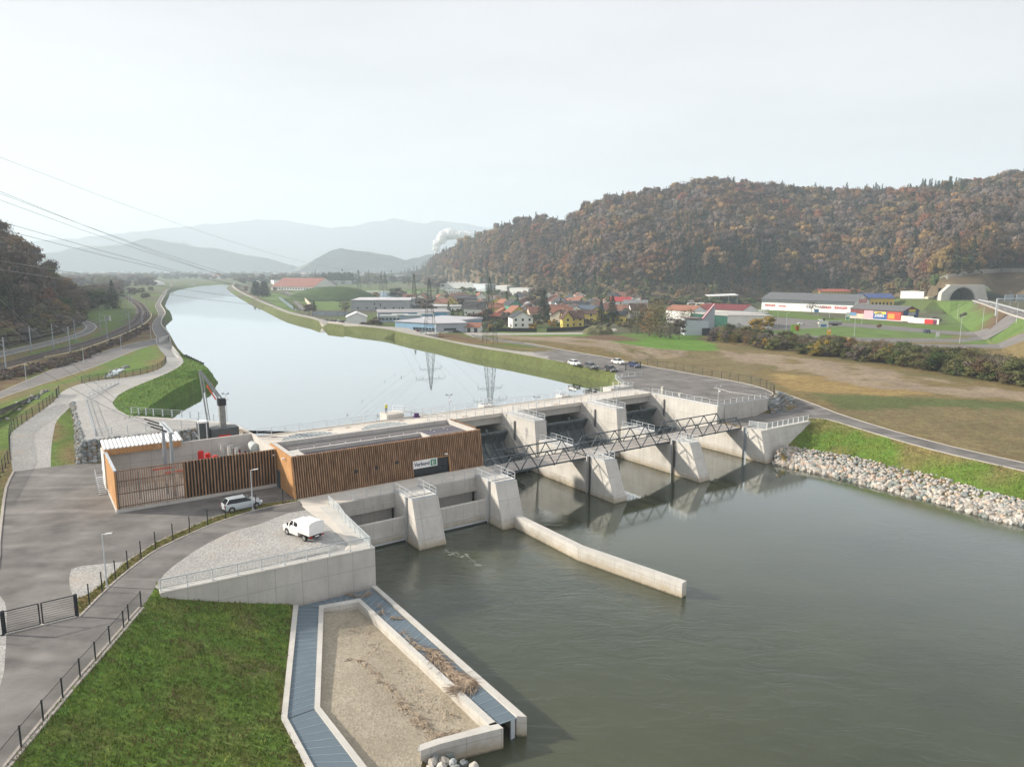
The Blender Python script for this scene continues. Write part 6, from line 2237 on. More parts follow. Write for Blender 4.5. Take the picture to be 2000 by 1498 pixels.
def cable(name, label, pts, r, sag, grp, cat_='overhead wire', par=None):
 cu = bpy.data.curves.new(name, 'CURVE')
 m = MB()
 full = []
 for a, c in zip(pts, pts[1:]):
  n = 14
  for k in range(n + (1 if c is pts[-1] else 0)):
   t = k / n
   p = a.lerp(c, t)
   p.z -= sag * 4 * t * (1 - t)
   full.append(p)
 for a, c in zip(full, full[1:]):
  m.tube(a, c, r, n=4, cap=False)
 o = m.build(name, WIRE)
 tag(o, label, cat_, grp)
 return o, full
def lift(Ls, dz):
 return [p + Vector((0, 0, dz)) for p in Ls]
ext = gp(-60, 735, 8.6) + Vector((0, 0, 7))
cable('catenary_wire', 'upper overhead wire of the hill side railway track', [gp(-60, 705, 8.6) + Vector((0, 0, 8))] + B_, .035, .8, 'railway overhead wires')
cable('catenary_wire', 'lower contact wire of the hill side railway track', lift([gp(-60, 705, 8.6) + Vector((0, 0, 8))] + B_, -1.8), .03, .1, 'railway overhead wires')
cable('catenary_wire', 'upper overhead wire of the near railway track', [ext] + A_, .035, .8, 'railway overhead wires')
cable('catenary_wire', 'lower contact wire of the near railway track', lift([ext] + A_, -1.8), .03, .1, 'railway overhead wires')
# ================================================================= PYLONS AND POWER LINES
PYM = mat('pylon_green', (.050, .066, .056), .7, .2, 1)
def pylon(label, u, v, z, h, arms=((.60, 5.0), (.78, 6.8)), base=5.0, rz=.4, thick=.16):
 p = gp(u, v, z)
 r_ = thing('lattice_pylon', label, 'pylon', p, rz, 'lattice power pylons')
 def wd(t):
  return base / 2 * (1 - t) ** 1.15 * .86 + .32
 for sx in (-1, 1):
  for sy_ in (-1, 1):
   m = MB()
   N_ = 8
   for k in range(N_):
    a, c = k / N_, (k + 1) / N_
    m.beam((sx * wd(a), sy_ * wd(a), a * h), (sx * wd(c) * (0 if c == 1 else 1), sy_ * wd(c) * (0 if c == 1 else 1), c * h), thick)
   m.build('leg', PYM, r_, keep=True)
 m = MB()
 N_ = 11
 lv = [1 - (1 - k / N_) ** 1.25 for k in range(N_)]
 for a, c in zip(lv, lv[1:]):
  for s1_, s2_ in (((-1, -1), (1, -1)), ((1, -1), (1, 1)), ((1, 1), (-1, 1)), ((-1, 1), (-1, -1))):
   pa = lambda s_, t: Vector((s_[0] * wd(t), s_[1] * wd(t), t * h))
   m.beam(pa(s1_, a), pa(s2_, c), thick * .5)
   m.beam(pa(s2_, a), pa(s1_, c), thick * .5)
   m.beam(pa(s1_, c), pa(s2_, c), thick * .45)
 m.build('lattice_bracing', PYM, r_, keep=True)
 tips = []
 for f, ln in arms:
  m = MB()
  for sx in (-1, 1):
   w_ = wd(f)
   for sy_ in (-1, 1):
    m.beam((0, sy_ * w_, f * h), (sx * ln, 0, f * h + .1), thick * .6)
   m.beam((0, 0, f * h + 1.5), (sx * ln, 0, f * h + .1), thick * .5)
   for q in (.3, .55, .8):
    m.beam((sx * ln * q, 0, f * h + .1), (sx * ln * q, 0, f * h + 1.5 * (1 - q)), thick * .4)
  m.build('cross_arm', PYM, r_, keep=True)
  for sx in (-1, 1):
   for q in ((1.0,) if ln < 6 else (1.0, .55)):
    tips.append(Matrix.Translation(p) @ Matrix.Rotation(rz, 4, 'Z') @ Vector((sx * ln * q, 0, f * h - 1.2)))
    m = MB()
    m.tube((sx * ln * q, 0, f * h), (sx * ln * q, 0, f * h - 1.2), .09, n=5)
    m.build('insulator', ANTH, r_, keep=True)
 return p, tips, p + Vector((0, 0, h))
pyl = []
for args in (
 ('green lattice pylon standing in the rough grass beside the pool embankment road', 957, 677, 6.0, 27.0),
 ('green lattice pylon on a concrete base in front of the pale blue warehouse', 840, 655, 6.0, 25.5),
 ('distant lattice pylon left of the village roofs, next after the warehouse one', 810, 617, 5, 28),
 ('distant lattice pylon beside the dark broad evergreen', 753, 585, 5, 28),
 ('distant lattice pylon standing in the green field behind the factory', 745, 577, 5, 27),
 ('faint lattice pylon near the long white sheds, left of two', 702, 574, 5, 30),
 ('faint lattice pylon far off beyond the red roofed hall', 617, 560, 5, 30),
 ('faint lattice pylon far off in the hazy town', 721, 563, 5, 30)):
 pyl.append(pylon(*args, thick=.12 if args[1] in (957, 840) else .17))
LG = 'high voltage power lines'
# lines that run from behind the left of the camera over the pool to the pylons
def line_to(label, u0, v0, d0, end, sag, r=.03, mark=()):
 """starts at survey direction (u0, v0), distance d0 in depth"""
 b2 = (v0 - 749) / CF
 k = d0
 a = Vector(((u0 - 1000) / CF * k, (cos(CP) - b2 * sin(CP)) * k, CH + (-sin(CP) - b2 * cos(CP)) * k))
 o, full = cable('power_line', label, [a, end], r, sag, LG, 'power line')
 for q in mark:
  p = full[int(q * (len(full) - 1))]
  m = MB()
  m.tube(p, p - Vector((0, 0, .9)), .16, .12, 6)
  t = m.build('bird_marker', ANTH, o)
 return full
t1, t2 = pyl[0][1], pyl[1][1]
top1 = pyl[1][2]
line_to('single thin earth wire crossing highest over the pool', -30, 296, 95, pyl[2][2] + Vector((0, 0, 5)), 9, .022, (.50, .62, .72, .82))
line_to('power line just below the earth wire, upper strand of the pair', -30, 362, 90, t2[0], 7, .026, (.9,))
line_to('power line just below the earth wire, lower strand of the pair', -30, 367, 95, t2[1], 7, .025)
line_to('power line third from the top over the left hill', -30, 380, 88, t2[2], 7, .026)
line_to('power line crossing in front of the hazy hills, upper of two', -30, 424, 70, t2[3], 6, .024, (.7,))
line_to('power line crossing in front of the hazy hills, lower of two', -30, 440, 70, t2[4], 6, .024, (.6,))
line_to('power line low over the left trees, upper of two', -30, 505, 60, t1[4], 5, .02, ())
line_to('power line low over the left trees, lower of two', -30, 522, 60, t1[3], 5, .02, ())
for i, (pa, pb) in enumerate(((0, 2), (1, 3), (2, 4), (3, 5))):
 ta, tb = pyl[pa][1], pyl[pb][1]
 for k in range(0, 6, 2):
  cable('power_line', 'thin power line strung between the distant pylons over the village', [ta[k], tb[k]], .035, 4, 'thin lines between the distant pylons', 'power line')
# branch lines into the gantry
G_ = [W(12.9, t - 2.0, 15.1) for t in (-107.6, -104.6, -101.6)]
for i, (u0, v0, d0) in enumerate(((-20, 566, 62), (-20, 608, 60), (-20, 660, 58))):
 b2 = (v0 - 749) / CF
 a = Vector(((u0 - 1000) / CF * d0, (cos(CP) - b2 * sin(CP)) * d0, CH + (-sin(CP) - b2 * cos(CP)) * d0))
 cable('power_line', ['incoming line to the switchyard gantry, uppermost of three', 'incoming line to the switchyard gantry, middle of three', 'incoming line to the switchyard gantry, lowest of three'][i], [a, G_[i]], .022, .6, LG, 'power line')
for i, c in enumerate(G_):
 cable('jumper_wire', 'thin jumper wire hanging from the gantry into the switchyard', [c + Vector((.6, .3, -.3)), W(14 + i, -106 + i * 1.5, 8.7)], .02, .8, 'hanging jumper wires', 'wire')
# ================================================================= HILLS AND MOUNTAINS
import numpy as np
FOREST = attr_mat('foliage', rough=.95, nscale=.03, namp=.10, bs=0, fine=.12)
HILLM = mat('hill_soil', (.12, .085, .05), .95, .3, .05, c2=(.15, .115, .065))
MOUNTM = mat('mountain_forest', (.028, .038, .026), .95, .25, .008, c2=(.105, .10, .06))
def pt_at(u, v, y):
 """point at depth y seen along (u, v)"""
 b = (v - 749) / CF
 k = y / (cos(CP) - b * sin(CP))
 return Vector(((u - 1000) / CF * k, y, CH + (-sin(CP) - b * cos(CP)) * k))
def interp(T, u):
 for (a, *x), (b_, *y) in zip(T, T[1:]):
  if u <= b_:
   f = (u - a) / (b_ - a)
   f = max(0, f)
   return [p + (q - p) * f for p, q in zip(x, y)]
 return list(T[-1][1:])
def hill(name, base, ridge, nu, nw, prof=.8, amp=3.0, mtl=None, back=1.35, fold=(0, 1)):
 """base: (u, v, z) feet, ridge: (u, v, depth)"""
 u0, u1 = base[0][0], base[-1][0]
 V, Fs = [], []
 for i in range(nu + 1):
  u = u0 + (u1 - u0) * i / nu
  bv, bz = interp(base, u)
  rv, ry = interp(ridge, u)
  a = gp(u, bv, bz)
  r = pt_at(u, rv, ry)
  for j in range(nw + 1):
   w = j / nw * back
   p = a.lerp(r, w)
   zz = a.z + (r.z - a.z) * (min(w, 1) ** prof if w <= 1 else 1 - (w - 1) * .25)
   n = noise.fractal(Vector((p.x * .006, p.y * .006, 3)), 1, 2, 4)
   g = noise.noise(Vector((p.x * fold[1], p.y * fold[1] * .3, 1))) * fold[0]
   p.z = zz + (n * amp + g) * min(1, w * 4) * (1 if w < .95 else .4)
   V.append(tuple(p))
 for i in range(nu):
  for j in range(nw):
   a = i * (nw + 1) + j
   Fs.append((a, a + nw + 1, a + nw + 2, a + 1))
 m = MB()
 m.v, m.f = V, Fs
 o = m.build(name, mtl or HILLM, kind='structure', smooth=True)
 return BVHTree.FromPolygons(V, Fs)
HB = [(770, 546, 5), (815, 549, 5), (850, 555, 5), (900, 562, 5), (1000, 573, 5), (1100, 581, 5), (1200, 586, 5), (1300, 588, 5), (1400, 590, 5), (1500, 588, 5), (1600, 586, 5), (1700, 590, 5), (1760, 593, 6), (1800, 592, 8), (1836, 573, 18.5), (1850, 556, 24.6), (1925, 556, 24.6), (1945, 575, 17), (2000, 583, 15), (2200, 600, 15), (2600, 620, 15)]
HR = [(770, 545, 2300), (815, 530, 2050), (850, 508, 1700), (900, 482, 1450), (950, 465, 1300), (1000, 447, 1150), (1060, 442, 1080), (1090, 453, 1060), (1160, 420, 1020), (1225, 392, 1000), (1290, 390, 980), (1350, 376, 960), (1430, 371, 960), (1490, 378, 960), (1560, 385, 950), (1620, 388, 940), (1700, 394, 930), (1750, 401, 920), (1805, 392, 900), (1855, 387, 900), (1960, 366, 900), (2010, 368, 900), (2200, 360, 900), (2600, 350, 900)]
HR = [(a, b_ + 7, c) for a, b_, c in HR]
hbvh = hill('wooded_hill', HB, HR, 150, 26, .85, 11.0, fold=(12, .014))
LB = [(-500, 735, 9), (-200, 725, 9), (0, 678, 9), (60, 668, 9), (120, 650, 9), (150, 636, 9), (165, 610, 8), (215, 588, 7), (240, 575, 7)]
LR = [(-500, 330, 420), (-200, 370, 400), (0, 470, 390), (40, 500, 400), (80, 540, 430), (120, 570, 470), (160, 583, 560), (215, 572, 760), (240, 562, 900)]
lbvh = hill('wooded_slope', LB, LR, 60, 16, .9, 2.0)
hill('mountains', [(-900, 528, 5), (2600, 528, 5)], [(-900, 480, 8500), (0, 473, 8500), (80, 474, 8500), (160, 468, 8500), (250, 461, 8600), (330, 452, 9000), (400, 441, 9500), (480, 437, 9800), (530, 434, 9800), (600, 441, 9800), (640, 450, 9800), (690, 447, 9800), (730, 437, 9800), (770, 433, 9800), (820, 442, 9800), (870, 434, 9800), (910, 443, 9800), (1000, 455, 9800), (1200, 470, 9800), (2600, 470, 9800)], 170, 14, .9, 60, MOUNTM, 1.2, fold=(60, .0016))
hill('low_hills', [(-300, 532, 5), (610, 531, 5)], [(-300, 505, 5200), (60, 498, 5200), (130, 487, 5200), (200, 482, 5200), (270, 470, 5200), (310, 470, 5200), (380, 482, 5200), (450, 493, 5200), (520, 505, 5200), (610, 530, 5200)], 120, 14, .75, 34, MOUNTM, 1.2, fold=(30, .004))
hill('low_hills', [(575, 530, 5), (900, 530, 5)], [(575, 528, 4700), (600, 516, 4700), (625, 503, 4700), (645, 497, 4700), (665, 491, 4700), (690, 494, 4700), (715, 496, 4700), (740, 501, 4700), (765, 503, 4700), (790, 511, 4700), (850, 500, 4900), (900, 492, 5000)], 90, 14, .7, 34, MOUNTM, 1.2, fold=(26, .006))
# ================================================================= TREES
tr_ = random.Random(21)
BARK = mat('bark', (.10, .085, .07), .95, .3, 2)
def leaves(shape, nl, size, seed):
 """unit-height crown: list of (centre, normal-ish tilt, size, tone with painted crown shading)"""
 r = random.Random(seed)
 out = []
 lobes = []
 if shape == 'conifer':
  for i in range(nl):
   z = .06 + .94 * (i / nl) ** .8
   rad = .20 * (1 - z) ** .85 + .012
   rad *= (.75 + .25 * abs(sin(z * 26)))
   a = r.uniform(0, 6.283)
   q = r.uniform(.55, 1.0)
   out.append(((rad * q * cos(a), rad * q * sin(a), z), (cos(a), sin(a), .9), size * (1.25 - .8 * z), r.uniform(.55, 1.25)))
  return out, ()
 nlb = 11
 for i in range(nlb):
  a = i * 2.4 + r.uniform(-.3, .3)
  h = r.uniform(.34, .86)
  rr2 = {'round': .24, 'tall': .15, 'wide': .30, 'bush': .30, 'poplar': .13}[shape] * r.uniform(.6, 1.0) * (1.1 - abs(h - .55))
  lobes.append((rr2 * cos(a), rr2 * sin(a), h if shape not in ('bush', 'poplar') else r.uniform(.2, .7) if shape == 'bush' else .1 + .8 * i / nlb, r.uniform(.12, .22) * (1.25 if shape in ('wide', 'bush') else 1), r.uniform(.65, 1.3)))
 for i in range(nl):
  lb = lobes[i % nlb]
  t, p = r.uniform(0, 6.283), math.acos(r.uniform(-.55, 1))
  rad = lb[3] * r.uniform(.72, 1.08)
  n = (sin(p) * cos(t), sin(p) * sin(t), cos(p))
  out.append(((lb[0] + n[0] * rad, lb[1] + n[1] * rad, min(1.0, lb[2] + n[2] * rad * .85)), n, size * r.uniform(.6, 1.2), (.7 + .3 * lb[4]) * r.uniform(.85, 1.15) * (.86 + .3 * (n[2] + .5) / 1.5)))  # crown tops brighter, undersides darker: self-shading put into the leaf tone
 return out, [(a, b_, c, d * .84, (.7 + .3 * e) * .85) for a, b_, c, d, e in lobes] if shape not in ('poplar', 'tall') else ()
def cubeball():
 g = [-1, 0, 1]
 out = []
 for ax in range(3):
  for sg in (-1, 1):
   for i in range(2):
    for j in range(2):
     q = []
     for a, b_ in ((i, j), (i + 1, j), (i + 1, j + 1), (i, j + 1)):
      p = [0, 0, 0]
      p[ax], p[(ax + 1) % 3], p[(ax + 2) % 3] = sg, g[a] * sg, g[b_]
      q.append(tuple(p))
     out.append(q)
 return out
CB = cubeball()
def leafarr(lv, seed, lobes=()):
 r = random.Random(seed)
 vs = []
 tn = []
 for x, y, z, rad, t in lobes:
  jt = {}
  for q in CB:
   for p in q:
    if p not in jt:
     jt[p] = Vector(p).normalized() * rad * r.uniform(.72, 1.0)
    w_ = jt[p]
    vs.append(Vector((x + w_.x, y + w_.y, z + w_.z * .85)))
   tn.append(t * r.uniform(.82, 1.0))
 for c, n, s, t in lv:
  nn = Vector((n[0] + r.uniform(-.8, .8), n[1] + r.uniform(-.8, .8), n[2] + r.uniform(-.4, .9))).normalized()
  a = nn.orthogonal().normalized()
  b2 = nn.cross(a)
  k = r.uniform(0, 6.28)
  x = a * cos(k) + b2 * sin(k)
  y = b2 * cos(k) - a * sin(k)
  c = Vector(c)
  hs = s / 2
  vs += [c - x * hs - y * hs * .7, c + x * hs - y * hs * .8, c + x * hs * .8 + y * hs, c - x * hs * .7 + y * hs * .9]
  tn.append(t)
 return np.array([tuple(v) for v in vs], dtype=np.float32), np.array(tn, dtype=np.float32)
def npmesh(name, V, Cc, m_):
 """V (n*4,3) quads, Cc (n,3) face colours"""
 n = len(V) // 4
 me = bpy.data.meshes.new(name)
 me.vertices.add(n * 4)
 me.vertices.foreach_set('co', V.astype(np.float32).ravel())
 me.loops.add(n * 4)
 me.loops.foreach_set('vertex_index', np.arange(n * 4, dtype=np.int32))
 me.polygons.add(n)
 me.polygons.foreach_set('loop_start', np.arange(0, n * 4, 4, dtype=np.int32))
 me.polygons.foreach_set('loop_total', np.full(n, 4, dtype=np.int32))
 at = me.color_attributes.new('Col', 'FLOAT_COLOR', 'CORNER')
 c4 = np.ones((n * 4, 4), dtype=np.float32)
 c4[:, :3] = np.repeat(Cc, 4, axis=0)
 at.data.foreach_set('color', c4.ravel())
 me.materials.append(m_)
 me.update()
 me.validate()
 return me
LOWS = {s: [(lambda q: leafarr(q[0], i + 3, q[1]))(leaves(s, n, z, i * 7 + 1)) for i in range(5)] for s, n, z in (('round', 150, .062), ('tall', 190, .05), ('wide', 160, .064), ('conifer', 130, .08), ('bush', 70, .12), ('poplar', 170, .055))}
HIGH = {s: [(lambda q: leafarr(q[0], i + 5, [(a, b_, c, d * .8, e * .8) for a, b_, c, d, e in q[1]]))(leaves(s, n, z, i * 7 + 2)) for i in range(3)] for s, n, z in (('round', 750, .040), ('tall', 620, .034), ('wide', 800, .042), ('conifer', 900, .036), ('bush', 420, .052), ('poplar', 900, .026))}
TC = {k: tuple(x * 1.0 for x in q) for k, q in {'brown': (.120, .080, .050), 'rust': (.160, .072, .044), 'ochre': (.20, .130, .058), 'mauve': (.112, .086, .076), 'olive': (.105, .105, .042), 'green': (.060, .085, .028), 'yellow': (.30, .19, .04), 'conifer': (.020, .036, .020), 'grey': (.125, .105, .085), 'gold': (.24, .16, .035)}.items()}
_tm = {}
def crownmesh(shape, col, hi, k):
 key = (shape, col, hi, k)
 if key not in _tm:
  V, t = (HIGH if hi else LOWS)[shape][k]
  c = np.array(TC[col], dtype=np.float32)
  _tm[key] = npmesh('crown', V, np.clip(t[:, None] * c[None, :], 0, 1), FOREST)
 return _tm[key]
def trunkmesh(shape, hi, k):
 key = (shape, 'trunk', hi, k)
 if key not in _tm:
  m = MB()
  top = .95 if shape == 'conifer' else .55
  m.tube((0, 0, -.03), (0, 0, top), .022, .006, 6 if hi else 4)
  if hi and shape not in ('conifer', 'bush'):
   r = random.Random(k)
   for q in range(9):
    a, z = q * 2.4, r.uniform(.22, .5)
    m.tube((0, 0, z), (cos(a) * .2, sin(a) * .2, z + r.uniform(.15, .38)), .009, .002, 4)
  me = bpy.data.meshes.new('trunk')
  me.from_pydata([tuple(v) for v in m.v], [], m.f)
  me.materials.append(BARK)
  _tm[key] = me
 return _tm[key]
def tree(p, h, shape, col, label, group, hi=True, sx=1.0, cat_='tree', name=None):
 k = tr_.randrange(3)
 name = name or ('conifer_tree' if shape == 'conifer' else 'shrub' if shape == 'bush' else 'deciduous_tree')
 o = thing(name, label, cat_, p, 0, group)
 o.matrix_basis = Matrix.Translation(Vector(p)) @ Matrix.Rotation(tr_.uniform(0, 6.28), 4, 'Z') @ Matrix.Diagonal((h * sx, h * sx, h, 1))
 for nm, me in (('crown', crownmesh(shape, col, hi, k)), ('trunk', trunkmesh(shape, hi, k))):
  c = bpy.data.objects.new(nm, me)
  COL.objects.link(c)
  c.parent = o
 return o
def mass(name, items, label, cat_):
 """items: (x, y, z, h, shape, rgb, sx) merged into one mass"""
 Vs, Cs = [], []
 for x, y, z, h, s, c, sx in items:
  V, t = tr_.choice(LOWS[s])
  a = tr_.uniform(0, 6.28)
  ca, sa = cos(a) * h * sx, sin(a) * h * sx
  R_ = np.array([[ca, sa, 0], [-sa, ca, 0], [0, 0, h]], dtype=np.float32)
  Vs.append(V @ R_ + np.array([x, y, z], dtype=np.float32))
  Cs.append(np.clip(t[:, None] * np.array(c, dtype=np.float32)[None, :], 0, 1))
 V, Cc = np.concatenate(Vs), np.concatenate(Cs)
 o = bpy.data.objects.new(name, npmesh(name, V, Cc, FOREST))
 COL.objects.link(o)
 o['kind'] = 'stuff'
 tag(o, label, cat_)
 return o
def jit(c, a=.38):
 k = tr_.uniform(1 - a, 1 + a)
 return tuple(max(0, x * k * tr_.uniform(.93, 1.07)) for x in c)
# --- the wooded hill
items = []
HBW = [gp(u, v, z) for u, v, z in HB]
y = 505.0
while y < 2200:
 x = -330.0
 st = 8.0 if y < 1000 else 10.5
 while x < 1100:
  px, py = x + tr_.uniform(-3, 3), y + tr_.uniform(-3, 3)
  x += st
  uu = 1000 + CF * px / (py * cos(CP) + 5)
  if uu < 740 or uu > 2180:
   continue
  h_ = hbvh.ray_cast(Vector((px, py, 900)), Vector((0, 0, -1)))
  if h_[0] is None:
   continue
  ry = interp(HR, uu)[1]
  if py > ry + 25:
   continue
  z = h_[0].z
  hv = 749 - CF * ((z - CH) * cos(CP) + py * sin(CP)) / (py * cos(CP) - (z - CH) * sin(CP))
  if uu > 1826 and hv > interp([(1826, 575), (1842, 556), (1850, 545), (1900, 536), (1950, 530), (2000, 528), (2300, 528)], uu)[0]:
   continue            # cleared slope above the tunnel
  n = noise.noise(Vector((px * .012, py * .012, 4)))
  n2 = noise.noise(Vector((px * .03, py * .03, 14)))
  low = hv > interp(HB, uu)[0] - 26
  q = tr_.random()
  rel = py / ry
  cf = (1300 < uu < 1500 and 505 < hv < 575) or (1180 < uu < 1215 and hv < 415) or (1690 < uu < 1850 and hv < 402) or (1408 < uu < 1438 and hv < 385)
  if (cf and q < .75) or q < .09 or (n < -.32 and q < .3):
   s, c = 'conifer', jit(TC['conifer'])
   hh = tr_.uniform(20, 29)
   cn = 'conifer'
  else:
   s = tr_.choice(('round', 'round', 'wide', 'tall'))
   if low:
    cn = tr_.choice(('olive', 'green', 'olive', 'ochre', 'brown', 'grey'))
   elif n2 > .22:
    cn = tr_.choice(('rust', 'brown', 'brown', 'ochre'))
   elif n > .12:
    cn = tr_.choice(('ochre', 'brown', 'brown', 'mauve', 'rust'))
   else:
    cn = tr_.choice(('mauve', 'brown', 'mauve', 'mauve', 'brown', 'ochre', 'grey'))
   c = jit(TC[cn])
   hh = tr_.uniform(16, 26) if not low else tr_.uniform(7, 15)
  items.append((px, py, z - .5, hh, s, c, tr_.uniform(.72, 1.1), cn, hh / py))
 y += st
items.sort(key=lambda t: -t[8])
ind, rest = items[:105], items[105:]
CN = {'brown': 'brown', 'rust': 'rust red', 'ochre': 'ochre', 'mauve': 'bare mauve-brown', 'olive': 'olive green', 'green': 'green', 'grey': 'bare grey', 'conifer': 'dark evergreen', 'yellow': 'yellow', 'gold': 'golden'}
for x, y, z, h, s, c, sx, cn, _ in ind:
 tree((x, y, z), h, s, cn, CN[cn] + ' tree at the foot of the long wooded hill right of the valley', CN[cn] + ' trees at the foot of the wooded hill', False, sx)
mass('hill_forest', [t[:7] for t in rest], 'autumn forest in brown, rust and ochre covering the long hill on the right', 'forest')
# --- left slope: bigger, nearer trees
n_ = 0
li = []
for i in range(1400):
 u = tr_.uniform(-260, 236)
 w_ = tr_.random()
 bv, bz = interp(LB, u)
 rv, ry = interp(LR, u)
 a, r = gp(u, bv, bz), pt_at(u, rv, ry)
 p = a.lerp(r, w_)
 if any((p.x - q[0]) ** 2 + (p.y - q[1]) ** 2 < 62 for q in li):
  continue
 h_ = lbvh.ray_cast(Vector((p.x, p.y, 900)), Vector((0, 0, -1)))
 if h_[0] is None:
  continue
 li.append((p.x, p.y, h_[0].z, u, w_))
for x, y, z, u, w_ in li:
 cn = tr_.choice(('brown', 'mauve', 'brown', 'ochre', 'olive', 'grey', 'rust') if w_ > .3 else ('olive', 'brown', 'grey', 'ochre', 'olive', 'green'))
 h = tr_.uniform(11, 17) * (1 if u < 120 else .75)
 if w_ < .12:
  h *= .55
 tree((x, y, z - .4), h, tr_.choice(('round', 'wide', 'round', 'tall')), cn, CN[cn] + ' tree on the wooded slope above the left road', CN[cn] + ' trees on the left slope', u > -80, tr_.uniform(.95, 1.25))
us = []
for i in range(900):
 u = tr_.uniform(-200, 236)
 w_ = tr_.random() ** 1.6 * .8
 bv, bz = interp(LB, u)
 rv, ry = interp(LR, u)
 p = gp(u, bv, bz).lerp(pt_at(u, rv, ry), w_)
 h_ = lbvh.ray_cast(Vector((p.x, p.y, 900)), Vector((0, 0, -1)))
 if h_[0] is not None:
  us.append((p.x, p.y, h_[0].z - .4, tr_.uniform(4, 8), 'bush', jit(TC[tr_.choice(('brown', 'mauve', 'olive', 'grey', 'brown'))]), 1.5))
mass('slope_undergrowth', us, 'brown undergrowth below the trees of the left slope', 'shrubs')
def T_(u, v, h, s, cn, label, z=None, hi=True, sx=1.0, grp=None, **kw):
 p = gp(u, v, GZ if z is None else z)
 p.z = min(p.z, ground(p.x, p.y)) if z is None else z
 return tree(p, h, s, cn, label, grp, hi, sx, **kw)
T_(30, 640, 34, 'wide', 'mauve', 'tallest bare brown tree on top of the left slope at the frame edge', 14, sx=.8)
T_(222, 608, 21, 'conifer', 'conifer', 'tall dark conifer beside the railway curve on the left', 7, sx=1.5)
T_(165, 600, 10, 'round', 'yellow', 'bright orange-yellow tree between dark trees left of the conifer', 8)
T_(192, 606, 14, 'wide', 'green', 'broad dark green tree beside the railway transformer boxes', 8, sx=1.2)
T_(140, 608, 11, 'wide', 'olive', 'olive tree at the tip of the left road bend', 8)
for u, v, h in ((205, 596, 11), (232, 588, 10), (258, 580, 10), (275, 577, 9), (285, 588, 8), (245, 566, 10), (268, 562, 9), (215, 575, 12), (180, 580, 13), (295, 571, 7), (200, 566, 12), (230, 558, 13), (260, 553, 12), (290, 552, 11), (310, 556, 8)):
 T_(u, v, h, 'wide', tr_.choice(('olive', 'olive', 'green', 'grey')), 'rounded olive tree in the belt between railway and riverside path', 7, grp='olive trees along the railway curve', sx=1.3)
# village trees
T_(1063, 629, 19, 'conifer', 'conifer', 'biggest dark spruce, left of the yellow house', sx=1.55)
T_(1174, 628, 13, 'conifer', 'conifer', 'narrow dark spruce right of the beige house, left one of two', sx=1.3)
T_(1196, 631, 15.5, 'conifer', 'conifer', 'broad dark spruce right of the beige house, right one of two', sx=1.75)
T_(773, 587, 13, 'wide', 'conifer', 'dark broad evergreen behind the grey factory roof', sx=1.5)
T_(785, 588, 11, 'wide', 'mauve', 'bare purple-brown tree beside the dark broad evergreen')
for i, (u, v) in enumerate(((497, 579), (505, 579), (513, 580), (521, 580), (501, 577), (517, 578))):
 T_(u, v, 17, 'conifer', 'conifer', 'dark conifer in the tight clump beside the red roofed hall', 5, grp='clump of conifers by the red roofed hall', sx=1.9)
T_(481, 572, 9, 'round', 'rust', 'small rust red tree between embankment and conifer clump')
T_(537, 572, 8, 'round', 'mauve', 'bare reddish tree on the lawn in front of the red roofed hall')
T_(614, 609, 8, 'conifer', 'conifer', 'small dark conifer beside the walled parking area', sx=1.4)
T_(604, 616, 8, 'wide', 'mauve', 'bare brown bushy tree in front of the small dark conifer', sx=1.3)
T_(674, 619, 11, 'tall', 'grey', 'tall thin bare tree behind the white tent', sx=1.3)
T_(735, 636, 6, 'bush', 'grey', 'grey-brown bush in front of the pale blue warehouse', sx=1.6)
T_(712, 638, 3.5, 'bush', 'brown', 'low brown hedge bush beside the white tent', sx=2.4)
T_(1326, 663, 9, 'wide', 'grey', 'multi-stemmed pale tree standing alone on the brown meadow', sx=.9)
for i, (u, v, h, cn) in enumerate(((1245, 652, 14, 'olive'), (1268, 656, 15, 'ochre'), (1290, 659, 16, 'olive'), (1308, 662, 12, 'grey'), (1255, 645, 15, 'grey'), (1280, 648, 17, 'ochre'), (1232, 650, 10, 'grey'), (1345, 640, 11, 'olive'), (1352, 628, 12, 'ochre'), (1330, 634, 9, 'mauve'), (1375, 632, 8, 'mauve'))):
 T_(u, v, h, 'poplar', cn, 'thin golden-green poplar in the loose grove right of the village', grp='loose grove right of the village', sx=1.35)
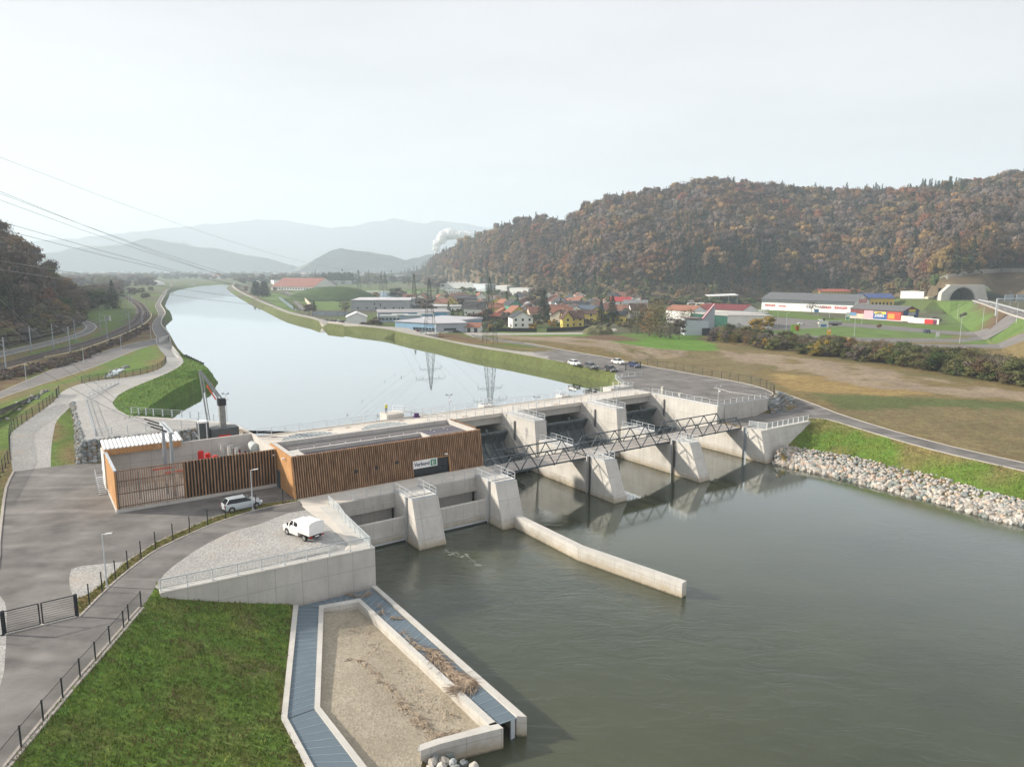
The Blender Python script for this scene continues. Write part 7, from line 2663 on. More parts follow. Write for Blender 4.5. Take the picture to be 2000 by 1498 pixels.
for u, v, h, cn, s in ((1077, 639, 4.5, 'yellow', 'bush'), (1040, 645, 4, 'gold', 'bush'), (960, 647, 4, 'gold', 'bush'), (1090, 600, 9, 'green', 'round'), (1052, 603, 10, 'mauve', 'wide'), (1030, 612, 7, 'mauve', 'wide'), (985, 633, 7, 'mauve', 'wide'), (950, 628, 8, 'mauve', 'wide'), (930, 635, 7, 'mauve', 'wide'), (975, 640, 5, 'green', 'bush'), (905, 620, 6, 'green', 'conifer'), (876, 613, 9, 'conifer', 'conifer'), (850, 600, 7, 'mauve', 'wide'), (822, 606, 9, 'mauve', 'wide'), (808, 600, 8, 'mauve', 'wide'), (800, 594, 8, 'rust', 'round'), (868, 592, 8, 'grey', 'round'), (900, 600, 8, 'mauve', 'round'), (1085, 622, 6, 'mauve', 'round'), (1100, 628, 5, 'grey', 'tall'), (1150, 637, 5, 'grey', 'bush'), (1165, 640, 4, 'olive', 'bush'), (1046, 600, 17, 'grey', 'round'), (1190, 600, 9, 'olive', 'round'), (1180, 595, 8, 'green', 'round'), (1330, 590, 8, 'green', 'bush'), (1400, 597, 8, 'green', 'bush'), (1270, 590, 7, 'green', 'bush'), (1240, 590, 14, 'ochre', 'tall'), (1233, 591, 13, 'rust', 'tall'), (735, 585, 8, 'gold', 'round'), (800, 560, 9, 'gold', 'tall'), (1010, 640, 4, 'brown', 'bush'), (1095, 612, 11, 'conifer', 'conifer'), (1010, 600, 12, 'conifer', 'conifer'), (1135, 610, 10, 'conifer', 'conifer'), (955, 607, 11, 'conifer', 'conifer'), (905, 612, 10, 'conifer', 'conifer'), (990, 597, 12, 'conifer', 'conifer'), (1255, 600, 12, 'conifer', 'conifer'), (830, 610, 9, 'mauve', 'wide'), (845, 617, 8, 'mauve', 'wide'), (1110, 605, 6, 'olive', 'round'), (1205, 618, 6, 'olive', 'bush'), (1155, 600, 6, 'olive', 'round'), (838, 590, 7, 'conifer', 'conifer'), (855, 577, 10, 'conifer', 'conifer'), (1585, 612, 9, 'mauve', 'tall'), (1585, 586, 12, 'olive', 'round'), (1770, 598, 9, 'grey', 'wide'), (1840, 596, 9, 'olive', 'wide'), (1855, 592, 7, 'brown', 'wide'), (1830, 592, 8, 'mauve', 'round'), (1870, 590, 6, 'olive', 'bush'), (1880, 625, 5, 'grey', 'round'), (1716, 643, 3, 'rust', 'round'), (1500, 645, 7, 'gold', 'wide'), (1475, 648, 7, 'gold', 'wide'), (1440, 590, 7, 'conifer', 'conifer'), (1560, 584, 9, 'green', 'round')):
 T_(u, v, h, s, cn, CN[cn] + (' conifer' if s == 'conifer' else ' shrub' if s == 'bush' else ' tree') + ' among the houses and halls of the valley floor', grp=CN[cn] + (' conifers' if s == 'conifer' else ' shrubs' if s == 'bush' else ' trees') + ' on the valley floor', hi=False, sx=1.25)
# hedge belt
hb = []
HL = [(1392, 664), (1420, 668), (1460, 673), (1520, 681), (1600, 692), (1700, 705), (1800, 718), (1900, 735), (2000, 752), (2100, 770), (2250, 796), (2450, 830)]
for i in range(760):
 u = tr_.uniform(1388, 2450)
 v = interp(HL, u)[0] + tr_.uniform(-17, 5)
 p = gp(u, v, GZ)
 p.z = min(GZ, ground(p.x, p.y))
 hb.append((p.x, p.y, p.z - .3, tr_.uniform(3.0, 6.6) * (1 + max(0, u - 1700) / 1500), 'bush', jit(TC[tr_.choice(('olive', 'brown', 'mauve', 'olive', 'gold', 'olive', 'green', 'grey'))], .3), tr_.uniform(.8, 1.2)))
# finer foliage here: the belt is close
Vs, Cs = [], []
for x, y, z, h, s, c, sx in hb:
 V, t = tr_.choice(HIGH[tr_.choice(('bush', 'bush', 'poplar', 'wide'))])
 a_ = tr_.uniform(0, 6.28)
 V = V @ np.array([[cos(a_), sin(a_), 0], [-sin(a_), cos(a_), 0], [0, 0, 1]], dtype=np.float32)
 Vs.append(V * np.array([h * sx * tr_.uniform(.9, 1.5), h * sx * 1.2, h], dtype=np.float32) + np.array([x, y, z], dtype=np.float32))
 Cs.append(np.clip(t[:, None] * np.array(c, dtype=np.float32)[None, :], 0, 1))
o = bpy.data.objects.new('hedge_belt', npmesh('hedge_belt', np.concatenate(Vs), np.concatenate(Cs), FOREST))
COL.objects.link(o)
o['kind'] = 'stuff'
tag(o, 'dense belt of olive and brown shrubs between the dry meadow and the road', 'shrubs')
rest = []
for i in range(1500):       # scrub at hill foot, rail side, village gardens
 k = tr_.random()
 if k < .35:
  u = tr_.uniform(840, 1830)
  v = interp(HB, u)[0] + tr_.uniform(-4, 9 if u < 1480 else 5)
  p = gp(u, v, GZ)
  cn, h = tr_.choice(('olive', 'green', 'brown', 'green')), tr_.uniform(3, 8)
 elif k < .6:
  u = tr_.uniform(-20, 290)
  v = interp([(-20, 740), (90, 715), (160, 697), (230, 672), (290, 640)], u)[0] + tr_.uniform(-7, 6)
  p = gp(u, v, 8.5)
  cn, h = tr_.choice(('brown', 'mauve', 'grey')), tr_.uniform(.7, 1.8)
 else:
  u, v = tr_.uniform(800, 1240), tr_.uniform(588, 640)
  p = gp(u, v, GZ)
  cn, h = tr_.choice(('mauve', 'olive', 'brown', 'green')), tr_.uniform(1.5, 4)
 rest.append((p.x, p.y, ground(p.x, p.y) - .2, h, 'bush', jit(TC[cn]), 1.3))
mass('undergrowth', rest, 'low scrub and garden shrubs along the hill foot, the railway bank and between the houses', 'shrubs')
# far woods and town greenery
rest = []
for i in range(1500):
 v = tr_.uniform(529, 552) if i % 3 else tr_.uniform(545, 566)
 u = tr_.uniform(-50, 860)
 if 300 < u < 470 and v > 548:
  continue
 if v > 556 and 440 < u < 830:
  continue
 p = gp(u, v, GZ)
 if p.y < 900 and u > 330:
  continue
 cn = tr_.choice(('conifer', 'olive', 'mauve', 'grey', 'conifer', 'brown'))
 rest.append((p.x, p.y, GZ, tr_.uniform(9, 20), 'conifer' if cn == 'conifer' else 'wide', jit(TC[cn]), 1.5))
for i in range(160):
 u = tr_.uniform(628, 690)
 p = gp(u, tr_.uniform(551, 556), GZ)
 rest.append((p.x, p.y, GZ, tr_.uniform(16, 24), 'conifer', TC['conifer'], 1.6))
for i in range(260):
 u = tr_.uniform(460, 850)
 p = gp(u, tr_.uniform(543, 556), GZ)
 rest.append((p.x, p.y, GZ, tr_.uniform(8, 15), 'wide', jit(TC[tr_.choice(('conifer', 'olive', 'mauve'))]), 1.4))
mass('distant_woods', rest, 'hazy trees scattered through the far town', 'trees')
# ================================================================= LAWN BLADES
def blades(name, label, polys, n, hmin, hmax, cols, w_=.035, zf=None):
 Vs, Cs = [], []
 P_ = polys
 x0, x1 = min(p[0] for p in P_), max(p[0] for p in P_)
 y0, y1 = min(p[1] for p in P_), max(p[1] for p in P_)
 k = 0
 tries = 0
 while k < n and tries < n * 6:
  tries += 1
  x, y = tr_.uniform(x0, x1), tr_.uniform(y0, y1)
  if y < 36 or abs(x) > y * .85 or not inpoly(x, y, P_):
   continue
  z = ground(x, y)
  h = tr_.uniform(hmin, hmax)
  nn = noise.noise(Vector((x * .8, y * .8, 0))) + .5 * noise.noise(Vector((x * .15, y * .15, 5)))
  if noise.noise(Vector((x * 2.2, y * 2.2, 3))) < tr_.uniform(-.6, .25):
   continue
  c = cols[min(len(cols) - 1, max(0, int((nn * .9 + .5 + tr_.uniform(-.25, .25)) * len(cols))))]
  a = tr_.uniform(0, 6.28)
  dx, dy = cos(a) * w_, sin(a) * w_
  lx, ly = tr_.uniform(-.5, .5) * h, tr_.uniform(-.5, .5) * h
  Vs += [(x - dx, y - dy, z - .01), (x + dx, y + dy, z - .01), (x + lx + dx * .3, y + ly + dy * .3, z + h), (x + lx - dx * .3, y + ly - dy * .3, z + h)]
  q = tr_.uniform(.75, 1.3)
  Cs.append((c[0] * q, c[1] * q, c[2] * q))
  k += 1
 o = bpy.data.objects.new(name, npmesh(name, np.array(Vs, dtype=np.float32), np.array(Cs, dtype=np.float32), GRASSL))
 COL.objects.link(o)
 o['kind'] = 'stuff'
 tag(o, label, 'grass')
GRASSL = attr_mat('grass_blade', rough=.8, nscale=.3, namp=.15, bs=0, fine=2)
GC = [(.17, .15, .06), (.13, .155, .04), (.095, .150, .026), (.130, .205, .034), (.175, .245, .048), (.24, .28, .065)]
blades('grass', 'short green grass on the sloping lawn in the lower left', MAIN_LAWN, 150000, .08, .26, GC, .05)
blades('bank_grass', 'green grass on the bulging bank beside the pool', BANK_LAWN, 30000, .10, .26, GC[1:], .08)
blades('slope_grass', 'green grass on the slope above the riprap', BANK_R, 36000, .10, .3, GC, .08)
blades('verge_grass', 'thin grass on the verge with the row of posts', P_verge, 5000, .08, .28, [(.20, .19, .05), (.15, .20, .04), (.24, .20, .08)], .04)
# ================================================================= BUILDINGS OF THE VALLEY
CM = {}
def cm(c, r=.85):
 k = 'paint_%02x%02x%02x' % tuple(int(x * 255) for x in c)
 return mat('facade_' + k, c, r, .06, .3) if ('facade_' + k) not in MATS else MATS['facade_' + k]
SLATE, TILE, TILE2, DKR, BRN = (.055, .06, .07), (.27, .125, .085), (.20, .10, .075), (.16, .03, .035), (.09, .055, .045)
WW, YEL, BEI, TEAL, PBL, GRY = (.74, .74, .72), (.58, .47, .13), (.55, .49, .38), (.10, .27, .20), (.36, .42, .47), (.42, .43, .44)
WIN = mat('window_pane', (.03, .04, .05), .15, .1, spec=.6)
def house(label, u, v, w, d, he, hr, wc, rc, rz=0, z=GZ, gable_x=False, win=3, name='house', group=None, cat_='house', chim=True, p=None):
 """gable house: w along local x, d along y; ridge along x unless gable_x"""
 if p is None:
  p = gp(u, v, z)
 rz = radians(rz)
 o = thing(name, label, cat_, p, rz, group)
 m = MB()
 if gable_x:
  pr = [(0, 0, -1), (w, 0, -1), (w, 0, he), (w / 2, 0, hr), (0, 0, he)]
  m.loft([[(a - w / 2, 0, c) for a, b_, c in pr], [(a - w / 2, d, c) for a, b_, c in pr]])
 else:
  pr = [(0, -1), (d, -1), (d, he), (d / 2, hr), (0, he)]
  m.loft([[(-w / 2, a, c) for a, c in pr][::-1], [(w / 2, a, c) for a, c in pr][::-1]])
 m.build('wall', cm(wc), o, keep=True)
 m = MB()
 e, th = .5, .22
 if gable_x:
  sl = (hr - he) / (w / 2)
  for sg in (-1, 1):
   m._add([(sg * (w / 2 + e), -e, he - e * sl + .05), (0, -e, hr + .05), (0, d + e, hr + .05), (sg * (w / 2 + e), d + e, he - e * sl + .05),
     (sg * (w / 2 + e), -e, he - e * sl + .05 + th), (0, -e, hr + .05 + th), (0, d + e, hr + .05 + th), (sg * (w / 2 + e), d + e, he - e * sl + .05 + th)], [(0, 1, 2, 3), (4, 7, 6, 5), (0, 4, 5, 1), (1, 5, 6, 2), (2, 6, 7, 3), (3, 7, 4, 0)])
 else:
  sl = (hr - he) / (d / 2)
  for y0, sg in ((0, -1), (d, 1)):
   yy = y0 + sg * e
   m._add([(-w / 2 - e, yy, he - e * sl + .05), (w / 2 + e, yy, he - e * sl + .05), (w / 2 + e, d / 2, hr + .05), (-w / 2 - e, d / 2, hr + .05),
     (-w / 2 - e, yy, he - e * sl + .05 + th), (w / 2 + e, yy, he - e * sl + .05 + th), (w / 2 + e, d / 2, hr + .05 + th), (-w / 2 - e, d / 2, hr + .05 + th)], [(0, 1, 2, 3), (4, 7, 6, 5), (0, 4, 5, 1), (1, 5, 6, 2), (2, 6, 7, 3), (3, 7, 4, 0)])
 m.build('roof', cm(rc), o, keep=True)
 if chim:
  m = MB()
  cx, cy = (w * .12, d * .5) if gable_x else (w * .2, d * .42)
  m.bx(cx - .35, cx + .35, cy - .35, cy + .35, he, hr + .9)
  m.build('chimney', cm((.35, .25, .2)), o, keep=True)
 for fl_ in range(2 if he > 4.5 else 1):
  for k in range(win):
   x = -w / 2 + w * (k + .5) / win
   m = MB()
   m.bx(x - .55, x + .55, -.06, -.01, 1.0 + fl_ * 2.7, 2.3 + fl_ * 2.7)
   m.build('window', WIN, o, keep=True)
 m = MB()
 m.bx(-w / 2 - .06, -w / 2 - .01, d * .3, d * .3 + 1.1, 1, 2.3)
 m.build('side_window', WIN, o, keep=True)
 return o
def hall(label, L_, R_, depth, h, wc, rc, z=GZ, name='hall', roof='flat', rh=1.5, bands=(), win=0, wz=(1.4, 2.4), group=None, cat_='hall', wx=None, dw=1.4):
 """long building whose front foot runs between two survey points"""
 a, c = gp(L_[0], L_[1], z), gp(R_[0], R_[1], z)
 w = (c - a).length
 rz = atan2(c.y - a.y, c.x - a.x)
 o = thing(name, label, cat_, a, rz, group)
 m = MB()
 if roof == 'gable':
  pr = [(0, -1), (depth, -1), (depth, h), (depth / 2, h + rh), (0, h)]
  m.loft([[(0, q, s) for q, s in pr][::-1], [(w, q, s) for q, s in pr][::-1]])
 else:
  m.bx(0, w, 0, depth, -1, h)
 m.build('wall', cm(wc), o, keep=True)
 m = MB()
 if roof == 'gable':
  sl = rh / (depth / 2)
  for y0, sg in ((0, -1), (depth, 1)):
   yy, zz = y0 + sg * .6, h - .6 * sl + .04
   m.hexa([(-.5, yy, zz), (w + .5, yy, zz), (w + .5, depth / 2, h + rh + .04), (-.5, depth / 2, h + rh + .04)][::-sg], [(-.5, yy, zz + .2), (w + .5, yy, zz + .2), (w + .5, depth / 2, h + rh + .24), (-.5, depth / 2, h + rh + .24)][::-sg])
 elif roof == 'mono':
  m.hexa([(-.4, -.6, h + .03), (w + .4, -.6, h + .03), (w + .4, depth + .4, h + .05), (-.4, depth + .4, h + .05)], [(-.4, -.6, h + .35), (w + .4, -.6, h + .35), (w + .4, depth + .4, h + rh), (-.4, depth + .4, h + rh)])
 else:
  m.bx(-.3, w + .3, -.3, depth + .3, h + .01, h + .35)
 m.build('roof', cm(rc, .7), o, keep=True)
 for (x0, x1, z0, z1, c_, nm) in bands:
  m = MB()
  m.bx(w * x0, w * x1, -.14, -.02, z0, z1)
  m.build(nm, cm(c_), o, keep=True)
 for k in range(win):
  f0, f1 = wx or (.04, .96)
  x = w * (f0 + (f1 - f0) * (k + .5) / win)
  m = MB()
  m.bx(x - dw / 2, x + dw / 2, -.2, -.05, *wz)
  m.build('window', WIN, o, keep=True)
 return o, w
# --- village
VH = [
 ('white house with dark roof and tall paired windows beside the big spruce', 1021, 641, 11, 11, 5.4, 8.4, WW, SLATE, 12, 1, 3),
 ('yellow house with dark roof behind the black garden fence', 1120, 640, 11, 9, 5.0, 8.6, YEL, BRN, 6, 0, 3),
 ('yellow gabled front wing of the yellow house', 1109, 641.5, 5.5, 8, 5.0, 8.4, YEL, BRN, 6, 1, 1),
 ('teal gabled house with dark roof behind the bare garden trees', 1008, 611, 10, 12, 5.2, 9.0, TEAL, SLATE, 20, 1, 2),
 ('white house with bright orange roof left of the teal one', 990, 609, 9, 11, 5.0, 8.6, WW, TILE, 25, 1, 2),
 ('long house with orange tiled roof behind the yellow one', 1098, 625, 13, 9, 4.0, 7.6, GRY, TILE, 4, 0, 3),
 ('white gabled house with slate roof just behind the yellow one', 1125, 623, 11, 12, 4.6, 8.2, WW, SLATE, 14, 1, 1),
 ('beige house with shallow blue slate roof and balcony', 1152, 622, 16, 10, 5.6, 7.8, BEI, (.10, .13, .17), -6, 0, 4),
 ('long pale blue building in the middle of the village', 1115, 605, 22, 10, 4.6, 6.2, (.55, .60, .66), SLATE, 4, 0, 4),
 ('barn-like house with big brown-red roof at the upper village edge', 1092, 601, 14, 12, 5.2, 9.4, GRY, TILE2, 22, 1, 2),
 ('low house with long dull red roof near the hill', 1118, 596, 22, 8, 3.2, 5.4, BEI, (.30, .07, .05), 0, 0, 4),
 ('house with steep orange-brown roof near the hill foot', 1140, 602, 12, 12, 4.6, 9.4, (.45, .40, .22), TILE2, 25, 1, 2),
 ('narrow pale yellow house with red panel beside the spruces', 1166, 626, 8, 10, 5.4, 8.0, YEL, SLATE, -8, 1, 1),
 ('white two-storey house with red hipped roof at the village right', 1212, 604, 15, 11, 6.0, 9.0, WW, (.34, .05, .05), -10, 0, 3),
 ('white two-storey house with grey roof right of the red roofed one', 1240, 609, 17, 11, 5.6, 8.0, WW, (.17, .18, .19), -14, 0, 4),
 ('small house with terracotta roof behind the broad spruce', 1219, 624, 8, 9, 3.4, 6.6, GRY, BRN, -20, 1, 1),
 ('large dark roofed house with white gable behind the lattice pylon', 925, 616, 15, 11, 4.4, 8.8, WW, (.05, .05, .055), -8, 0, 3),
 ('white flat-roofed building with glazed side left of the dark roofed house', 874, 609, 19, 12, 3.8, 4.4, WW, GRY, 0, 0, 5),
 ('orange roofed brown house left of the village', 862, 594, 13, 11, 3.8, 8.0, BEI, TILE, 18, 1, 2),
 ('small orange roofed house at the left village edge', 822, 603, 10, 8, 2.6, 5.6, BEI, TILE, -8, 0, 2),
 ('dark roofed white house at the back of the village', 910, 596, 18, 10, 4.4, 8.2, WW, (.06, .06, .07), 4, 0, 3),
 ('small house with bright orange roof near the back of the village', 940, 588, 9, 9, 4.0, 7.8, WW, TILE, 22, 1, 1),
 ('yellowish house with grey roof left of the teal house', 970, 602, 11, 11, 4.6, 8.4, YEL, (.12, .12, .13), 24, 1, 2),
 ('low dull red roofed sheds below the dark roofed house', 962, 627, 16, 8, 2.8, 4.8, BRN, (.22, .07, .05), -4, 0, 2),
 ('pale grey house with grey mansard roof beside the biggest spruce', 1035, 612, 12, 11, 3.6, 7.6, WW, (.24, .24, .25), 10, 1, 2),
 ('brown house with a red-brown roof behind the teal one', 1028, 600, 12, 10, 4.6, 8.0, (.30, .16, .13), BRN, 8, 1, 1),
 ('little white house with a red roof near the hill foot', 1187, 597, 7, 8, 4.2, 6.6, WW, TILE, 0, 1, 1),
 ('house with red-brown roof among bare trees left of the village', 800, 590, 12, 10, 4.0, 7.0, BEI, TILE2, 6, 0, 2),
 ('small terracotta roofed house right behind the warehouse end', 985, 620, 9, 8, 3.0, 5.6, (.45, .2, .12), TILE, 12, 1, 1),
 ('yellow house with slate roof alone at the hill foot above the long hall', 1521, 584, 15, 11, 6.0, 9.8, (.62, .52, .28), SLATE, -4, 0, 3)]
for lab, u, v, w, d, he, hr, wc, rc, rz, gx, wn in VH:
 house(lab, u, v, w, d, he, hr, wc, rc, rz, gable_x=bool(gx), win=wn)
vr = random.Random(3)
used_ = [gp(q[1], q[2], GZ) for q in VH]
k = 0
while k < 48:
 u, v = vr.uniform(795, 1262), vr.uniform(586, 632)
 p = gp(u, v, GZ)
 if any((p - q).length < 16 for q in used_) or (u < 940 and v > 602):
  continue
 used_.append(p)
 wn_, wc = vr.choice((('white', WW), ('white', WW), ('beige', BEI), ('grey', GRY), ('yellow', YEL)))
 rn_, rc = vr.choice((('orange-brown', TILE), ('dark slate', SLATE), ('brown', BRN), ('dull red', TILE2), ('dark slate', SLATE)))
 gx = vr.random() < .5
 house('small ' + wn_ + ' house with a ' + rn_ + ' roof in the back rows of the village', u, v, vr.uniform(8, 12), vr.uniform(8, 11), vr.uniform(3.2, 5.2), vr.uniform(6.6, 8.6), wc, rc, vr.uniform(-25, 25), gable_x=gx, win=2, group=wn_ + ' houses with ' + rn_ + ' roofs in the village')
 k += 1
fence('long black board fence in front of the white and yellow houses', [gp(955, 648, GZ), gp(1048, 649, GZ)], 3, 2.0, name='board_fence', group='black garden fences', gapmat=cm((.03, .028, .03)))
fence('black board fence right of the yellow bush', [gp(1068, 649, GZ), gp(1157, 644, GZ)], 3, 2.0, name='board_fence', group='black garden fences', gapmat=cm((.03, .028, .03)))
m = MB()
rr_ = random.Random(9)
for k in range(3):
 c = gp(1160 + k * 8, 653 - k, GZ)
 m.ball((c.x, c.y, GZ), 5.5 - abs(k - 1) * 1.2, 12, 6, .12, rr_, sq=(1.3, 1, .75))
tag(m.build('earth_mound', mat('mound_scrub', (.12, .12, .06), .95, .35, .4, bs=.9, bscale=1.5)), 'rounded olive mound of earth beside the bright green strip', 'mound')
# --- warehouses by the pool
hall('long pale blue and grey warehouse with shed roof beside the embankment road', (852, 651.5), (912, 650), 40, 4.6, (.40, .44, .50), (.45, .45, .48), roof='mono', rh=.9, name='warehouse', cat_='warehouse', win=4, wx=(.25, .65))
hall('light blue front part of the warehouse with parked cars before it', (772, 645), (851, 650.5), 36, 4.4, (.22, .36, .52), (.42, .42, .46), roof='mono', rh=1.2, name='warehouse', cat_='warehouse', win=7, wx=(.45, .98), wz=(.8, 2.2))
hall('flat roofed middle factory block with pipes on its roof', (738, 630), (880, 628), 34, 5.4, (.36, .42, .50), (.33, .32, .33), name='factory', cat_='factory', win=5, wx=(.05, .3), bands=((.32, .95, 3.2, 5.2, (.16, .36, .55), 'blue_fascia'),))
hall('long grey factory hall behind the flat roofed block', (686, 607), (800, 607), 34, 7.5, (.37, .39, .42), (.50, .50, .52), roof='mono', rh=1.0, name='factory', cat_='factory', win=6)
hall('low grey annex joined to the right end of the long factory hall', (795, 604), (840, 606), 22, 3.0, (.40, .41, .43), (.52, .52, .53), name='factory', cat_='factory')
for i, (u, v) in enumerate(((742, 617), (765, 615), (790, 616), (815, 613))):
 p = gp(u, v, 10.5)
 m = MB()
 m.tube(p, p + Vector((9, .5, 0)), .55, n=8)
 m.tube(p + Vector((9, .5, 0)), p + Vector((9, .5, -1.2)), .5, n=8)
 tag(m.build('roof_duct', TIN), ['leftmost silver duct on the flat factory roof', 'second silver duct from the left on the flat factory roof', 'third silver duct from the left on the flat factory roof', 'rightmost silver duct on the flat factory roof'][i], 'duct', 'silver roof ducts')
house('big white storage tent with gabled front beside the packed car park', 697, 634, 11, 15, 4.0, 6.4, (.80, .80, .80), (.80, .80, .80), 12, gable_x=True, win=0, name='storage_tent', cat_='tent', chim=False)
o_, w_ = hall('little white transformer house with orange roof at the warehouse end', (908, 650), (937, 650.5), 5.5, 3.0, WW, TILE, roof='gable', rh=1.6, name='transformer_house', cat_='hut', win=2, wz=(.2, 2.3), dw=1.6)
# red roofed hall etc
hall('long low hall with a red tiled roof in the green fields', (530, 566.5), (612, 567.5), 60, 5, WW, (.27, .115, .09), roof='gable', rh=12, win=14, dw=2.5, wz=(1.5, 3.5), name='hall')
hall('second low hall with red roof pointing the other way', (606, 566), (640, 565), 45, 5, WW, (.30, .15, .11), roof='gable', rh=10, win=4, name='hall')
hall('long white flat strip building behind the red roofed hall', (535, 556), (640, 555), 40, 8, WW, GRY, name='hall')
for i, (a, b2, h) in enumerate((((500, 553), (530, 553), 9), ((620, 556), (690, 556), 7), ((690, 552), (760, 551), 9), ((770, 548), (800, 548), 14), ((560, 545), (640, 545), 8), ((640, 541), (720, 541), 10), ((30, 538), (90, 538), 8), ((180, 541), (230, 541), 8), ((690, 580), (760, 579), 5), ((762, 584), (795, 583), 7), ((860, 566), (925, 567), 9), ((925, 569), (948, 570), 10), ((870, 574), (900, 574), 4), ((968, 572), (990, 573), 9), ((995, 576), (1032, 577), 8), ((855, 560), (870, 560), 9))):
 hall('pale low industrial building far up the valley' if i < 8 else ['flat pale sheds behind the grass mound', 'blue grey block beside the dark broad evergreen', 'long white hall with sawtooth roof at the hill foot', 'white block at the right end of the sawtooth hall', 'pale green low building in front of the sawtooth hall', 'cream building at the hill foot behind the village', 'white and blue warehouse at the hill foot behind the village', 'dark roofed chalet at the left tip of the wooded hill'][i - 8], a, b2, 20 if i > 7 else 45, h, [WW, GRY, (.6, .62, .62), (.5, .55, .6)][i % 4] if i != 9 else (.2, .27, .36), [GRY, WW, (.5, .5, .5)][i % 3], name='industrial_hall', group='pale industrial halls up the valley' if i < 8 else None, win=6 if i > 7 else 0)
for i in range(7):
 p = gp(872 + i * 7.2, 566, GZ)
 m = MB()
 m.loft([[(p.x + a, p.y + b2, c) for a, c in ((0, 14), (5.5, 14), (1.5, 16.4))] for b2 in (0, 20)])
 tag(m.build('sawtooth_light', WHITE), 'small sawtooth skylight on the long white hall at the hill foot', 'skylight', 'sawtooth skylights of the white hall')
# chimney and steam
p = gp(728, 531, GZ)
m = MB()
m.tube((p.x, p.y, GZ), (p.x, p.y, 70), 9, 7, 12)
tag(m.build('factory_chimney', cm((.7, .66, .5))), 'pale thick chimney rising over the far hazy town', 'chimney')
p = gp(762, 530, GZ)
m = MB()
m.bx(p.x - 20, p.x + 20, p.y, p.y + 40, 5, 55)
tag(m.build('factory_block', cm((.35, .45, .55))), 'tall blue grey block right of the far chimney', 'factory')
p = gp(768, 530, GZ)
m = MB()
for k in range(3):
 m.bx(p.x + 30 + k * 45, p.x + 70 + k * 45, p.y, p.y + 60, 5, 60 - k * 12)
tag(m.build('factory_block', cm((.70, .66, .48))), 'pale yellow stepped factory right of the far chimney', 'factory')
STEAM, nt, b = newmat('steam')
b.inputs['Base Color'].default_value = (.92, .92, .92, 1)
b.inputs['Roughness'].default_value = 1
b.inputs['Specular IOR Level'].default_value = 0
b.inputs['Subsurface Weight'].default_value = .0
fr_ = nt.nodes.new('ShaderNodeLayerWeight')
fr_.inputs[0].default_value = .35
nt.links.new(rng(nt, fr_.outputs['Facing'], .15, .9, .62, .0), b.inputs['Alpha'])
m = MB()
SP = [(850, 497, 5), (851, 488, 7), (853, 478, 9), (858, 468, 12), (866, 461, 15), (876, 456, 17), (888, 460, 15), (898, 459, 14), (908, 462, 12), (917, 460, 10)]
pts = []
for (u, v, r), (u2, v2, r2) in zip(SP, SP[1:]):
 for k in range(7):
  f = k / 7
  pts.append((u + (u2 - u) * f + rr_.uniform(-3, 3), v + (v2 - v) * f + rr_.uniform(-3, 3), (r + (r2 - r) * f) * rr_.uniform(.3, .8)))
for u, v, r in pts:
 c = pt_at(u, v, 2600 + rr_.uniform(-10, 10))
 m.ball(c, r * 2600 / CF, 12, 8, .10, rr_)
o = m.build('steam_plume', STEAM, smooth=True)
o['kind'] = 'stuff'
tag(o, 'billowing white steam plume rising behind the left end of the wooded hill', 'steam')
sb = o.modifiers.new('s', 'SUBSURF')
sb.levels = sb.render_levels = 1
# dome
p = gp(298, 560, 6)
m = MB()
m.ball((p.x, p.y, 8), 21, 24, 10, sq=(1, .8, .42))
tag(m.build('air_dome', cm((.62, .60, .58))), 'pale air-supported dome hall behind the railway trees', 'dome hall')
p = gp(334, 562, 6)
m = MB()
m.bx(p.x - 2, p.x + 2, p.y, p.y + 4, 5, 15)
tag(m.build('stone_tower', cm((.55, .52, .45))), 'small pale square tower on the far left bank', 'tower')
# grass mound in the fields
p = gp(628, 589, GZ)
m = MB()
n = 28
rings = []
for r, z in ((46, 4.2), (40, 7), (33, 11), (24, 15), (14, 17.4), (4, 18)):
 rings.append([(p.x + r * 1.15 * cos(2 * pi * k / n), p.y + 45 + r * .9 * sin(2 * pi * k / n), z) for k in range(n)])
m.loft(rings)
m.build('grass_mound', mat('mound_grass', (.045, .08, .025), .95, .25, .1, c2=(.06, .10, .03)), smooth=True, kind='structure')
hall('pale low wall along the road below the grass mound', (594, 586), (606, 601), .6, 2.5, BEI, BEI, name='field_wall', cat_='wall')
fence('dark noise barrier between field road and clump of conifers', [gp(545, 584, GZ), gp(573, 606, GZ)], 8, 3.0, name='noise_barrier', group=None, gapmat=cm((.16, .22, .26)))
fence('dark noise barrier along the landside of the embankment path', [gp(457, 560, 8), gp(470, 572, 7), gp(505, 590, 7), gp(536, 602, 7)], 10, 2.6, name='noise_barrier', group=None, gapmat=cm((.05, .055, .06)))
fence('grey yard wall with openings behind the packed car park', [gp(610, 617, GZ), gp(685, 618, GZ)], 8, 3.0, name='yard_wall', group=None, gapmat=cm((.25, .29, .34)))
fence('wooden rail fence along the embankment path', [p + Vector((0, 0, 0)) for p in roadR_far[26:32]], 3.0, 1.1, name='rail_fence', group=None, m_=cm((.40, .30, .2)), gapmat=see_mat('w', (.4, .3, .2), .25))
